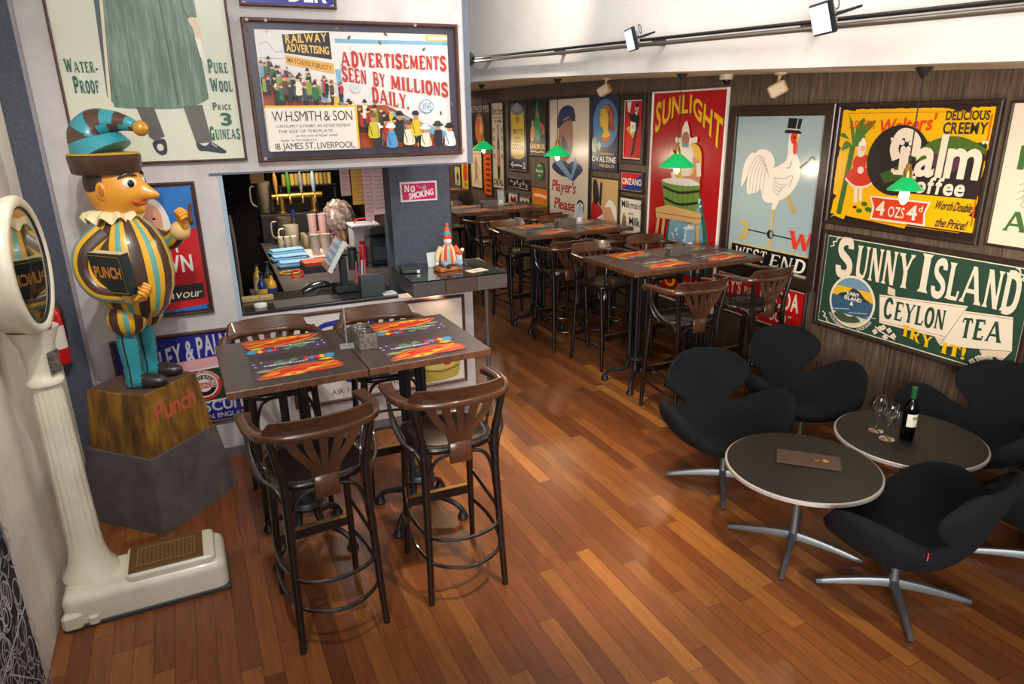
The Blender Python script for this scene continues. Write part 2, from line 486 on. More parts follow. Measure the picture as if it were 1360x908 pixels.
# bulkhead, its lower edge follows the sagging ceiling
mb = MB()
fr_, bk_ = [], []
for y in YS:
    fr_ += [(XS, y, zc(y)), (XS, y, 4.6)]; bk_ += [(XS + 0.12, y, zc(y)), (XS + 0.12, y, 4.6)]
n = len(YS)
vs = fr_ + bk_; o2 = len(fr_); fs = []
for i in range(n - 1):
    a, b, c, d = 2 * i, 2 * i + 1, 2 * i + 3, 2 * i + 2
    fs += [(a, b, c, d), (o2 + a, o2 + d, o2 + c, o2 + b), (a, d, o2 + d, o2 + a), (b, o2 + b, o2 + c, c)]
mb.add(vs, fs, M_WHITE)
struct('wall_bulkhead', mb, smooth=0)
mb = MB(); vs = []; fs = []
for y in YS: vs += [(XS, y, zc(y) + 0.003), (XR + 0.05, y, zc(y) + 0.003), (XS, y, zc(y) + 0.06), (XR + 0.05, y, zc(y) + 0.06)]
for i in range(n - 1):
    a = 4 * i; fs += [(a, a + 1, a + 5, a + 4), (a + 2, a + 6, a + 7, a + 3)]
mb.add(vs, fs, M_CEIL)
struct('ceiling', mb, smooth=0)

# bar front wall: under the hatch, left of it, above it
def bar_struct(name, boxes, m, **k):
    mb = MB()
    for (s0, s1, d0, d1, z0, z1) in boxes: mb.box(((s0 + s1) / 2, (d0 + d1) / 2, (z0 + z1) / 2), (s1 - s0, d1 - d0, z1 - z0), m)
    o = struct(name, mb, smooth=0, **k); o.matrix_world = BAR; return o
bar_struct('wall_bar_front', [(-0.85, 1.735, 0, 0.14, 0.045, 1.005)], M_PLASTER)
bar_struct('wall_bar_side', [(-0.85, 0.075, 0, 0.14, 1.005, 1.957)], M_PLASTER)
bar_struct('wall_bar_upper', [(-0.85, 1.735, 0, 0.14, 1.957, 4.6)], M_PLASTER)
bar_struct('baseboard_bar', [(-0.85, 1.735, -0.012, 0, 0.0, 0.075)], P('#6f6a6a', 0.6))
bar_struct('wall_pilaster', [(-1.06, -0.862, -0.03, 0.14, 0, 4.6)], M_SLATE)
bar_struct('trim_1', [(-0.862, -0.845, -0.036, 0.0, 0, 4.6)], P('#8d8790', 0.5))
bar_struct('trim_2', [(1.735, 1.775, -0.004, 0.14, 1.945, 4.6), (-0.0, 1.775, -0.012, 0.14, 1.945, 1.957)], P('#59616f', 0.5))
bar_struct('jamb_blue_light', [(0.066, 0.076, -0.004, 0.14, 1.0, 1.957), (0.05, 0.066, -0.003, 0.0, 1.0, 1.957)], P('#9db2c4', 0.45))  # strips coloured as the bluish side light on the hatch's left reveal
bar_struct('wall_pillar', [(1.235, 1.705, 0.36, 0.62, 0.0, 2.0)], M_SLATE)
bar_struct('wall_bar_back', [(-0.5, 2.3, 4.6, 4.7, 0, 2.6)], M_DARK)
bar_struct('wall_bar_left', [(-0.35, -0.25, 0.14, 4.6, 0, 2.6)], M_DARK)
bar_struct('wall_bar_right', [(1.74, 1.80, 0.62, 4.7, 0, 2.6)], noisy('brown_joinery', '#3a2a26', '#4a3630', (1, 1, 8), 3, 0.5, 5))
bar_struct('ceiling_bar', [(-0.35, 1.80, 0.14, 4.7, 2.3, 2.36)], M_DARK)
mb = MB(); mb.box((-0.90, 3.86, 2.3), (0.12, 1.90, 4.6), M_CREAM, bev=0.008)
struct('wall_left', mb, smooth=0)
mb = MB(); mb.box((-0.92, 1.6, 2.3), (0.12, 2.62, 4.6), M_CREAM)
struct('wall_left_front', mb, smooth=0)

# ------------------------------------------------------------------ lettering and flat artwork for enamel signs
GLY = {}
def _make_glyphs():
    chars = 'ABCDEFGHIJKLMNOPQRSTUVWXYZabcdefghijklmnopqrstuvwxyz0123456789&.!\'"-,?'
    tmp = []
    for bold in (0, 1, 2):
        for ch in chars:
            c = bpy.data.curves.new('g', 'FONT'); c.body = ch; c.size = 1.0; c.offset = (0, 0.012, 0.028)[bold]; c.resolution_u = 3
            o = bpy.data.objects.new('g', c); COL.objects.link(o); tmp.append((bold, ch, o))
    bpy.context.view_layer.update()
    dg = bpy.context.evaluated_depsgraph_get()
    for bold, ch, o in tmp:
        me = o.evaluated_get(dg).to_mesh()
        vs = [(v.co.x, v.co.y) for v in me.vertices]; fs = [tuple(p.vertices) for p in me.polygons]
        GLY[(bold, ch)] = (vs, fs)
        o.evaluated_get(dg).to_mesh_clear()
    for _, _, o in tmp:
        c = o.data; bpy.data.objects.remove(o); bpy.data.curves.remove(c)
_make_glyphs()
CAP = max(v[1] for v in GLY[(0, 'H')][0])

# a slab and swash capital face drawn from strokes: T thick, t thin, serif flags at both ends
SERIF = {
 'A': [('t', [(.04, 0), (.40, 1)], 1, 0), ('T', [(.42, 1), (.80, 0)], 0, 1), ('t', [(.17, .33), (.66, .33)], 0, 0)],
 'B': [('T', [(.13, 0), (.13, 1)], 1, 1), ('t', [(.1, .97), (.38, .97), (.56, .86), (.56, .66), (.38, .53), (.13, .53)], 0, 0), ('T', [(.36, .53), (.6, .42), (.62, .18), (.42, .04), (.1, .04)], 0, 0)],
 'C': [('T', [(.60, .76), (.52, .93), (.36, .97), (.18, .85), (.10, .5), (.18, .14), (.36, .03), (.54, .08), (.62, .24)], 0, 0)],
 'D': [('T', [(.13, 0), (.13, 1)], 1, 1), ('T', [(.08, .96), (.36, .96), (.56, .82), (.62, .5), (.56, .18), (.36, .04), (.08, .04)], 0, 0)],
 'E': [('T', [(.13, 0), (.13, 1)], 1, 1), ('t', [(.1, .96), (.56, .96), (.58, .8)], 0, 0), ('t', [(.1, .52), (.46, .52)], 0, 0), ('t', [(.1, .04), (.56, .04), (.60, .22)], 0, 0)],
 'F': [('T', [(.13, 0), (.13, 1)], 1, 1), ('t', [(.1, .96), (.56, .96), (.58, .78)], 0, 0), ('t', [(.1, .52), (.46, .52)], 0, 0)],
 'G': [('T', [(.60, .78), (.52, .93), (.36, .97), (.18, .85), (.10, .5), (.18, .14), (.36, .03), (.54, .08), (.58, .2)], 0, 0), ('T', [(.57, .0), (.57, .40)], 0, 1)],
 'H': [('T', [(.13, 0), (.13, 1)], 1, 1), ('T', [(.62, 0), (.62, 1)], 1, 1), ('t', [(.13, .52), (.62, .52)], 0, 0)],
 'I': [('T', [(.16, 0), (.16, 1)], 1, 1)],
 'J': [('T', [(.40, 1), (.40, .25), (.30, .05), (.12, .05), (.06, .2)], 1, 0)],
 'K': [('T', [(.13, 0), (.13, 1)], 1, 1), ('t', [(.13, .42), (.60, 1)], 0, 1), ('T', [(.28, .58), (.66, 0)], 0, 1)],
 'L': [('T', [(.13, 0), (.13, 1)], 1, 1), ('t', [(.1, .04), (.54, .04), (.58, .26)], 0, 0)],
 'M': [('t', [(.10, 0), (.14, 1)], 1, 0), ('T', [(.14, 1), (.44, .1)], 0, 0), ('t', [(.44, .1), (.74, 1)], 0, 0), ('T', [(.76, 1), (.80, 0)], 0, 1)],
 'N': [('t', [(.12, 0), (.12, 1)], 1, 0), ('T', [(.14, 1), (.60, 0)], 0, 0), ('t', [(.62, 0), (.62, 1)], 0, 1)],
 'O': [('T', [(.36, .97), (.18, .85), (.10, .5), (.18, .15), (.36, .03), (.54, .15), (.62, .5), (.54, .85), (.36, .97)], 0, 0)],
 'P': [('T', [(.13, 0), (.13, 1)], 1, 1), ('T', [(.1, .96), (.40, .96), (.58, .85), (.58, .6), (.40, .48), (.13, .48)], 0, 0)],
 'R': [('T', [(.13, 0), (.13, 1)], 1, 1), ('t', [(.1, .96), (.40, .96), (.58, .85), (.58, .64), (.40, .52), (.13, .52)], 0, 0), ('T', [(.34, .52), (.64, 0)], 0, 1)],
 'S': [('T', [(.56, .76), (.50, .93), (.34, .97), (.16, .90), (.10, .74), (.18, .60), (.36, .50), (.54, .38), (.60, .22), (.50, .07), (.32, .03), (.14, .08), (.07, .26)], 0, 0)],
 'T': [('T', [(.34, 0), (.34, 1)], 1, 0), ('t', [(.04, .78), (.06, .96), (.62, .96), (.64, .78)], 0, 0)],
 'U': [('T', [(.13, 1), (.13, .28), (.22, .07), (.38, .03)], 1, 0), ('t', [(.38, .03), (.54, .08), (.62, .28), (.62, 1)], 0, 1)],
 'V': [('T', [(.06, 1), (.36, 0)], 1, 0), ('t', [(.38, 0), (.66, 1)], 0, 1)],
 'W': [('T', [(.05, 1), (.28, 0)], 1, 0), ('t', [(.28, 0), (.50, .9)], 0, 0), ('T', [(.50, .9), (.72, 0)], 0, 0), ('t', [(.72, 0), (.92, 1)], 0, 1)],
 'Y': [('T', [(.05, 1), (.34, .45)], 1, 0), ('t', [(.62, 1), (.34, .45)], 1, 0), ('T', [(.34, .48), (.34, 0)], 0, 1)],
}
def serif_glyph(ch, wt):
    vs, fs = [], []; lay = 0
    for (k, pts, s0, s1) in SERIF[ch]:
        lay += 1
        wd = wt * (1.0 if k == 'T' else 0.55)
        p = [Vector((a, b, 0)) for a, b in pts]
        if len(p) > 3 and k == 'T' or len(p) > 4: p = spline(p, 4)
        n = len(p); o = len(vs)
        for i in range(n):
            d = (p[min(i + 1, n - 1)] - p[max(i - 1, 0)]).normalized(); q = Vector((-d.y, d.x, 0)) * wd / 2
            if abs(d.y) > .5 and i in (0, n - 1): q = Vector((q.x * 1.0, 0, 0)).normalized() * wd / 2 * (1 if abs(q.x) > 1e-6 else 0)
            vs += [(p[i].x + q.x, p[i].y + q.y, lay), (p[i].x - q.x, p[i].y - q.y, lay)]
        for i in range(n - 1): fs.append((o + 2 * i, o + 2 * i + 1, o + 2 * i + 3, o + 2 * i + 2))
        for flag, e in ((s0, p[0]), (s1, p[-1])):
            if flag:
                o = len(vs); lay += 1; sw = wd * 0.5 + 0.075; t = 0.05; up = -1 if e.y > .5 else 1
                vs += [(e.x - sw, e.y, lay), (e.x + sw, e.y, lay), (e.x + wd * .5, e.y + up * t * 2, lay), (e.x - wd * .5, e.y + up * t * 2, lay)]
                fs.append((o, o + 1, o + 2, o + 3))
    return vs, fs

class Art:
    """flat enamel artwork on a w x h plate; coordinates are fractions of the plate"""
    def __init__(s, w, h, z0=0.0015):
        s.w, s.h, s.z = w, h, z0; s.pic = MB(); s.lets = []; s.rough = 0.3
    def _z(s): s.z += 0.00018; return s.z
    def mat(s, c): return c if not isinstance(c, str) else P(c, s.rough)
    def poly(s, pts, c, buf=None, metric=False):
        z = s._z(); q = pts if metric else [(x * s.w, y * s.h) for x, y in pts]
        tri = tessellate_polygon([[Vector((x, y, 0)) for x, y in q]])
        (buf or s.pic).add([(x, y, z) for x, y in q], tri, s.mat(c))
    def rect(s, x0, y0, x1, y1, c): s.poly([(x0, y0), (x1, y0), (x1, y1), (x0, y1)], c)
    def blob(s, pts, c, sub=5):
        """smooth closed outline through pts"""
        q = spline([Vector((x * s.w, y * s.h, 0)) for x, y in pts], sub, True)
        s.poly([(v.x, v.y) for v in q], c, metric=True)
    def oval(s, x, y, rx, ry, c, n=28, rot=0):
        """radii in fractions of the plate height"""
        q = []
        for k in range(n):
            a = 2 * pi * k / n; u, v = rx * s.h * cos(a), ry * s.h * sin(a)
            q.append((x * s.w + u * cos(rot) - v * sin(rot), y * s.h + u * sin(rot) + v * cos(rot)))
        s.poly(q, c, metric=True)
    def line(s, pts, wd, c, sub=0, closed=False, buf=None):
        """stroke, width as a fraction of the plate height (number or start/end pair)"""
        p = [Vector((x * s.w, y * s.h, 0)) for x, y in pts]
        if sub: p = spline(p, sub, closed)
        z = s._z(); n = len(p); vs = []; fs = []
        for i in range(n):
            a = p[(i - 1) % n] if (i or closed) else p[i]; b = p[(i + 1) % n] if (i < n - 1 or closed) else p[i]
            d = (b - a).normalized(); t = i / max(1, n - 1)
            k = (wd if not isinstance(wd, tuple) else wd[0] + (wd[1] - wd[0]) * t) * s.h / 2
            vs += [(p[i].x - d.y * k, p[i].y + d.x * k, z), (p[i].x + d.y * k, p[i].y - d.x * k, z)]
        for i in range(n if closed else n - 1):
            j = (i + 1) % n; fs.append((2 * i, 2 * i + 1, 2 * j + 1, 2 * j))
        (buf or s.pic).add(vs, fs, s.mat(c))
    def border(s, m, wd, c):
        mx = m * s.h / s.w
        s.line([(mx, m), (1 - mx, m), (1 - mx, 1 - m), (mx, 1 - m)], wd, c, closed=True)
    def text(s, t, x0, y0, x1, y1, c, bold=1, shear=0, serif=0, rot=0, warp=None, track=0.10, sp=0.32, small=0):
        """fit text into the box; y0 is the baseline, y1 the cap height; small: caps after the first letter of a word are lower"""
        V, F = [], []; cur = 0.0; prev = ' '
        for ch in t:
            if ch == ' ': cur += sp; prev = ch; continue
            if serif and ch in SERIF: vs, fs = serif_glyph(ch, serif if serif > .05 else .2)
            else:
                vs, fs = GLY[(bold, ch)]; vs = [(a / CAP, b / CAP, 0) for a, b in vs]
            k = small if (small and prev != ' ') else 1.0
            vs = [(v[0] * k, v[1] * k, v[2]) for v in vs]
            lo = min(v[0] for v in vs); hi = max(v[0] for v in vs)
            o = len(V); V += [(v[0] - lo + cur, v[1], v[2]) for v in vs]; F += [tuple(i + o for i in f) for f in fs]
            cur += hi - lo + track; prev = ch
        L = cur - track; W = (x1 - x0) * s.w; H = (y1 - y0) * s.h; z = s._z(); out = []
        for a, b, ly in V:
            X = a / L * W + shear * b * H; Y = b * H
            if warp: X, Y = warp(X / W, Y / H); X, Y = X * s.w, Y * s.h; out.append((X, Y, z + ly * 5e-5)); continue
            out.append((x0 * s.w + X * cos(rot) - Y * sin(rot), y0 * s.h + X * sin(rot) + Y * cos(rot), z + ly * 5e-5))
        m = MB(); m.add(out, F, s.mat(c)); s.lets.append(m); s.z += 5e-5 * max(v[2] for v in V)
    def put(s, parent, M, pic='picture', let='lettering'):
        if s.pic.v: s.pic.build(pic, parent, smooth=0).matrix_local = M
        for m in s.lets: m.build(let, parent, smooth=0).matrix_local = M
    def ring_text(s, t, x, y, r, ht, a0, a1, c, bold=1):
        """text on an arc round (x,y); radius and height in plate-height fractions; angles in degrees, going clockwise"""
        def wp(u, v):
            a = rad(a0 + (a1 - a0) * u); q = (r + ht * v) * s.h
            return ((x * s.w + q * cos(a)) / s.w, (y * s.h + q * sin(a)) / s.h)
        s.text(t, 0, 0, 1, 1, c, bold, warp=wp)
    def jag(s, m, amp, c, n=60, seed=1):
        """plate filled to a chipped irregular edge"""
        R = random.Random(seed); q = []; n *= 3; j = m
        a = s.w / s.h; per = 2 * (1 + a); chip = 0
        for k in range(n):
            d = per * k / n
            if R.random() < .05: chip = amp * R.random()
            chip *= .72; j = m + chip + R.random() * amp * .10
            if d < a: p = (max(j, min(a - j, d)), j)
            elif d < a + 1: p = (a - j, max(j, min(1 - j, d - a)))
            elif d < 2 * a + 1: p = (max(j, min(a - j, a - (d - a - 1))), 1 - j)
            else: p = (j, max(j, min(1 - j, 1 - (d - 2 * a - 1))))
            q.append((p[0] / a, p[1]))
        s.poly(q, c)

def sign(name, label, M, w, h, plate, frame=None, fw=0.03, fd=0.03, art=None, cat='sign', group=None, lip=0.0, prough=0.3):
    """M maps local x (right), y (up), z (towards the viewer); origin at the lower left corner on the wall"""
    root = thing(name, label, cat, M=M @ Matrix.Translation((w / 2, 0, 0)), group=group)
    off = Matrix.Translation((-w / 2, 0, 0))
    def put(o): o.matrix_local = off; return o
    ix, iy, iw, ih = 0, 0, w, h
    pm = plate if not isinstance(plate, str) else P(plate, prough)
    if frame:
        mb = MB(); fm = frame
        prof = [(0, 0), (w, 0), (w, h), (0, h)]; inn = [(fw, fw), (w - fw, fw), (w - fw, h - fw), (fw, h - fw)]
        b = min(0.006, fw * .3)
        loops = [(prof, 0.0), (prof, fd - b), ([(b, b), (w - b, b), (w - b, h - b), (b, h - b)], fd), ([(fw - b, fw - b), (w - fw + b, fw - b), (w - fw + b, h - fw + b), (fw - b, h - fw + b)], fd), (inn, fd - b), (inn, 0.0)]
        vs = [(x, y, z) for l, z in loops for x, y in l]; fs = []
        for i in range(len(loops) - 1):
            for k in range(4):
                k2 = (k + 1) % 4; fs.append((i * 4 + k, i * 4 + k2, i * 4 + 4 + k2, i * 4 + 4 + k))
        mb.add(vs, fs, fm); put(mb.build('frame', root, smooth=0))
        ix = iy = fw; iw, ih = w - 2 * fw, h - 2 * fw
    mb = MB(); t = (fd * 0.45) if frame else fd
    mb.box((ix + iw / 2, iy + ih / 2, t / 2), (iw + 0.001, ih + 0.001, t), pm, bev=0.0 if frame else min(0.004, fd * .3))
    put(mb.build('plate', root, smooth=0))
    if art:
        A = Art(w, h, 0.0003); art(A)      # coordinates are fractions of the whole sign, frame included
        o2 = off @ Matrix.Translation((0, 0, t))
        A.put(root, o2)
    return root

def right_wall(yl, z0, gap=0.002):     # sign whose left edge (as seen) is at y = yl
    return Matrix(((0, 0, -1, XR - gap), (-1, 0, 0, yl), (0, 1, 0, z0), (0, 0, 0, 1)))
def bar_wall(s0, z0, gap=0.002):
    return BAR @ Matrix(((1, 0, 0, s0), (0, 0, -1, -gap), (0, 1, 0, z0), (0, 0, 0, 1)))

# ------------------------------------------------------------------ signs on the panelled right wall
CR = '#eadbc8'; INK = '#2a2a2c'
def art_palm(a):
    Y = '#f2b705'
    a.jag(0.045, 0.07, Y, 90, 3)
    a.line([(.95, .13), (.95, .9)], .012, '#d8541e'); a.line([(.07, .92), (.93, .92)], .006, '#c9781b')
    # palm tree and girl
    a.line([(.10, .09), (.12, .35), (.14, .66)], .05, '#3d6a27', 4)
    for (x, y) in ((.03, .74), (.06, .62), (.22, .74), (.25, .64), (.20, .88), (.09, .90), (.28, .86)):
        mx, my = (.14 + x) / 2, (.68 + y) / 2 + .03
        a.blob([(.14, .66), (mx - .015, my + .02), (x, y), (mx + .02, my - .03)], '#4a7a2c')
    for (x, y) in ((.28, .20), (.31, .16), (.25, .14), (.34, .15)): a.oval(x, y, .03, .02, '#3d6a27', 10)
    a.line([(.20, .36), (.215, .20)], .035, CR); a.line([(.235, .36), (.25, .22)], .03, CR)
    a.oval(.215, .165, .02, .012, INK, 10)
    a.blob([(.115, .40), (.17, .49), (.24, .50), (.33, .41), (.28, .35), (.19, .34)], '#d3361f')
    a.line([(.118, .395), (.19, .335), (.28, .345), (.335, .405)], .018, CR, 4)
    a.blob([(.165, .49), (.17, .57), (.23, .59), (.25, .49)], '#d3361f')
    a.line([(.23, .57), (.31, .55)], .05, '#d3361f'); a.line([(.31, .55), (.37, .58)], .03, CR)
    a.oval(.207, .605, .035, .03, CR); a.oval(.21, .645, .04, .05, CR); a.oval(.218, .645, .02, .026, '#e0b08c'); a.line([(.185, .68), (.235, .68)], .03, '#f4efe4')
    a.blob([(.195, .69), (.21, .73), (.23, .69)], '#f4efe4'); a.oval(.222, .47, .03, .03, CR)
    a.text('ASK FOR', .10, .80, .28, .86, '#c2531d', 1)
    a.text("Walters'", .305, .755, .655, .86, '#d8481c', 2, .18, rot=.09, track=.03)
    a.text('DELICIOUS', .71, .865, .945, .925, '#33352c', 2); a.text('CREEMY', .705, .77, .945, .845, '#33352c', 2)
    # dark roundel, dark band, frond
    D = '#2c2725'
    a.oval(.46, .56, .27, .27, D, 40)
    a.rect(.45, .32, .957, .71, D)
    a.blob([(.56, .60), (.66, .72), (.80, .75), (.93, .69), (.955, .64), (.84, .62), (.74, .60), (.62, .57)], '#4c6b2a')
    a.poly([(.36, .45), (.52, .55), (.56, .60), (.50, .42), (.40, .38)], '#3f5a26')
    for k in range(7):
        x = .62 + .045 * k; a.line([(x, .62), (x + .05, .73 - abs(k - 3) * .012)], .004, '#2f4a1c')
    a.blob([(.66, .62), (.70, .52), (.80, .50), (.84, .60)], '#5b3348')
    # Palm
    a.line([(.455, .57), (.43, .66), (.46, .76), (.52, .76), (.565, .70), (.555, .60)], .075, CR, 5)
    a.line([(.505, .49), (.50, .66)], .075, CR); a.poly([(.435, .49), (.585, .49), (.57, .455), (.45, .455)], CR); a.line([(.44, .50), (.44, .47)], .02, CR)
    for k in range(5):
        t = 2 * pi * k / 5 + .3; a.oval(.505 + .028 * cos(t), .685 + .038 * sin(t), .02, .02, CR, 10)
    a.text('alm', .575, .465, .945, .752, CR, 2, .03, track=.05)
    a.text('"', .40, .68, .43, .73, CR, 2); a.text('"', .93, .67, .965, .72, CR, 2)
    a.text('Toffee', .515, .335, .885, .45, CR, 2, .08, track=.07)
    # price ticket
    a.poly([(.315, .275), (.71, .272), (.69, .18), (.70, .085), (.335, .085), (.345, .18)], CR)
    a.poly([(.33, .262), (.695, .258), (.677, .18), (.685, .10), (.352, .10), (.36, .18)], '#d4401f')
    a.text('4', .37, .13, .43, .235, CR, 2); a.text('OZS', .455, .125, .56, .205, CR, 1); a.text('4', .575, .125, .64, .23, CR, 2); a.text('d', .645, .19, .67, .235, CR, 1)
    a.text('Worth Double', .732, .225, .94, .290, INK, 1, .3); a.text('the Price!', .752, .098, .925, .163, INK, 1, .3)
    a.line([(.30, .073), (.90, .073)], .006, '#c9781b')
sign('enamel_sign', 'yellow enamel sign with chipped edges, a red-skirted girl and big cream letters', right_wall(3.80, 1.438), 1.17, .875, '#2b201b', M_FRAME, .028, .035, art_palm)

def art_sunny(a):
    C = '#ecdcc6'; G = '#2d4a3a'
    a.border(.055, .010, C)
    for (cx, cy, sx, sy) in ((.045, .09, 1, 1), (.955, .09, -1, 1), (.045, .91, 1, -1), (.955, .91, -1, -1)):
        a.line([(cx, cy + .07 * sy), (cx + .02 * sx, cy + .05 * sy), (cx + .012 * sx, cy + .02 * sy), (cx + .03 * sx, cy + .012 * sy), (cx + .035 * sx, cy - .02 * sy), (cx + .05 * sx, cy - .03 * sy)], .012, C, 4)
    a.text('S', .088, .575, .185, .935, C, serif=.24); a.text('UNNY', .20, .585, .495, .90, C, serif=.21, track=.05)
    a.text('I', .525, .585, .575, .93, C, serif=.22); a.text('SLAND', .585, .58, .94, .895, C, serif=.21, track=.04)
    # roundel
    a.oval(.208, .335, .262, .262, C, 48)
    def clip(y0, y1, c):
        q = []
        for k in range(25):
            y = y0 + (y1 - y0) * k / 24; x = math.sqrt(max(0, .238 ** 2 - (y - .335) ** 2)) * a.h / a.w; q.append((.208 + x, y))
        q += [(.416 - x, y) for x, y in q[::-1]]
        a.poly(q, c)
    clip(.47, .572, '#6f93ad'); clip(.37, .47, '#e9b52c'); clip(.20, .37, '#3c5d78'); clip(.098, .20, '#d9cdb4')
    a.blob([(.14, .40), (.18, .425), (.205, .47), (.24, .455), (.275, .40), (.30, .365), (.14, .365)], '#2f3d48')
    a.text('SUNNY', .175, .395, .245, .43, '#f2eadb', 2); a.text('ISLAND', .165, .35, .262, .385, '#f2eadb', 2)
    a.blob([(.118, .17), (.15, .215), (.20, .18), (.24, .2), (.27, .16), (.22, .12), (.16, .115)], '#44583f')
    for k in range(5): a.line([(.10 + .05 * k, .22 + .02 * (k % 2)), (.15 + .05 * k, .235 + .02 * (k % 2))], .008, '#aebcc2')
    a.line([(.205, .30), (.21, .34), (.215, .30)], .02, '#e6e2d8')
    a.ring_text('REGISTERED', .208, .335, .27, .03, 215, 258, C); a.ring_text('TRADE MARK', .208, .335, .27, .03, 290, 330, C)
    # ribbon
    T = '#dccab0'
    a.poly([(.388, .57), (.425, .555), (.43, .49), (.39, .50)], T)
    a.poly([(.352, .475), (.757, .557), (.685, .225), (.372, .205)], C); a.line([(.356, .46), (.75, .54)], .004, '#8a6b52'); a.line([(.378, .225), (.69, .245)], .004, '#8a6b52')
    a.poly([(.64, .225), (.685, .23), (.672, .155)], T)
    a.poly([(.745, .51), (.934, .55), (.956, .275), (.672, .155)], C); a.line([(.745, .51), (.672, .155)], .004, '#8a6b52'); a.line([(.75, .495), (.935, .535)], .004, '#8a6b52')
    a.poly([(.835, .215), (.955, .275), (.925, .165), (.90, .195), (.86, .14)], T); a.line([(.835, .22), (.955, .275)], .004, '#8a6b52')
    a.text('C', .385, .275, .43, .455, G, serif=.22); a.text('EYLON', .44, .275, .675, .47, G, serif=.2, track=.06, warp=lambda u, v: (.44 + .235 * u, .272 + .028 * u + .175 * v))
    a.text('TEA', .74, .29, .92, .46, G, serif=.22, warp=lambda u, v: (.747 + .165 * u, .275 + .045 * u + .175 * v))
    yl = '#f2b90f'
    a.text('TRY', 0, 0, 1, 1, yl, serif=.26, warp=lambda u, v: (.487 + .15 * u, .145 - .035 * u + .105 * v + .01 * sin(6 * u)), track=.02)
    a.text('IT!', 0, 0, 1, 1, yl, 2, serif=.26, warp=lambda u, v: (.68 + .105 * u, .095 + .10 * v), track=.06)
    for (x, y, d) in ((.40, .12, 1), (.86, .115, -1)):
        a.line([(x - .045, y + .04 * d), (x, y), (x + .065, y + .03 * -d)], .012, C, 4)
        for k, (u, v) in enumerate(((-.02, .03), (.015, -.035), (.03, .04), (.055, .0), (-.04, -.01), (.0, .055))):
            for q in range(4): a.oval(x + u + .008 * cos(q * 1.57), y + v + .016 * sin(q * 1.57), .013, .013, C, 8)
sign('enamel_sign', 'dark green enamel tea sign with an island roundel and cream ribbon', right_wall(3.785, .622), 1.56, .765, '#2d4a3a', M_FRAME, .03, .04, art_sunny)

def art_rooster(a):
    W = '#e9e2d8'; L = '#a89f96'
    for (pts) in ([(.13, .53), (.145, .66), (.22, .735), (.30, .70), (.23, .66), (.19, .60)], [(.20, .50), (.20, .62), (.27, .745), (.40, .745), (.46, .68), (.40, .60), (.33, .52), (.27, .50)],):
        a.blob([(x + .035, y) for x, y in pts], W)
    a.blob([(.45, .64), (.60, .70), (.605, .80), (.615, .85), (.65, .865), (.70, .84), (.68, .76), (.73, .70), (.745, .64), (.73, .58), (.66, .51), (.56, .47), (.48, .455), (.43, .46), (.39, .50), (.38, .58)], W)
    a.blob([(.52, .50), (.58, .49), (.555, .44), (.535, .415), (.51, .42)], W)
    for k in range(6):
        o = k * .035; a.line([(.22 + o, .52 - .01 * k), (.235 + o, .62), (.31 + o * .6, .715 - .012 * k), (.40 + o * .3, .70 - .02 * k)], .004, L, 5)
    for k in range(4): a.line([(.50, .60 - .02 * k), (.56, .565 - .02 * k), (.64 - .02 * k, .57 - .01 * k)], .004, L, 5)
    a.line([(.50, .60), (.60, .60), (.68, .62), (.66, .555)], .004, L, 5); a.line([(.655, .70), (.645, .665), (.62, .66)], .004, '#444444', 4)
    a.poly([(.565, .850), (.715, .845), (.72, .857), (.565, .865)], '#1d1d20'); a.poly([(.585, .86), (.70, .857), (.715, .925), (.59, .93)], '#222226'); a.line([(.665, .865), (.678, .925)], .006, '#c9c6c0'); a.line([(.588, .872), (.702, .868)], .007, '#c9c6c0')
    a.blob([(.63, .845), (.68, .845), (.685, .81), (.66, .79), (.63, .81)], '#d8331c'); a.blob([(.66, .80), (.69, .80), (.695, .75), (.675, .735), (.66, .755)], '#e03b1f')
    a.poly([(.68, .835), (.725, .82), (.68, .81)], '#e0b43a'); a.oval(.665, .828, .008, .006, '#18181a', 10)
    a.line([(.66, .51), (.675, .475), (.70, .455), (.705, .42)], .016, '#d7a52f'); a.line([(.70, .455), (.735, .44), (.735, .415)], .012, '#d7a52f')
    a.line([(.74, .665), (.80, .70)], .014, '#18181a'); a.line([(.80, .70), (.845, .73), (.865, .71)], .007, '#18181a', 3)
    a.line([(.53, .42), (.527, .19)], .016, '#d8b45c'); a.line([(.27, .278), (.74, .268)], .007, '#1d1d20'); a.oval(.525, .273, .026, .026, '#1d1d20'); a.oval(.535, .273, .012, .02, '#8f9ba2', 12)
    for t in (0, 1):      # mirrored E: the vane is seen from behind
        a.line([(.20, .315), (.255, .315), (.275, .29), (.275, .255), (.25, .225), (.19, .225)], .018, '#d9b13c', 4)
    a.line([(.21, .27), (.27, .27)], .014, '#d9b13c')
    a.text('W', .70, .215, .935, .315, '#df3a1c', serif=.2)
    a.rect(.115, .068, .945, .185, '#d9b85c'); a.rect(.123, .075, .937, .178, '#131315')
    a.text('WEST', .15, .095, .50, .165, W, serif=.16, shear=.2); a.text('E', .54, .09, .64, .16, W, serif=.16, shear=.2); a.text('ND', .65, .085, .885, .16, W, serif=.16, shear=.2)
sign('framed_picture', 'framed picture of a white rooster weathervane in a top hat', right_wall(4.911, .88), 1.106, 1.435, '#9fb4ba', M_FRAME, .085, .05, art_rooster, cat='picture', prough=.2)

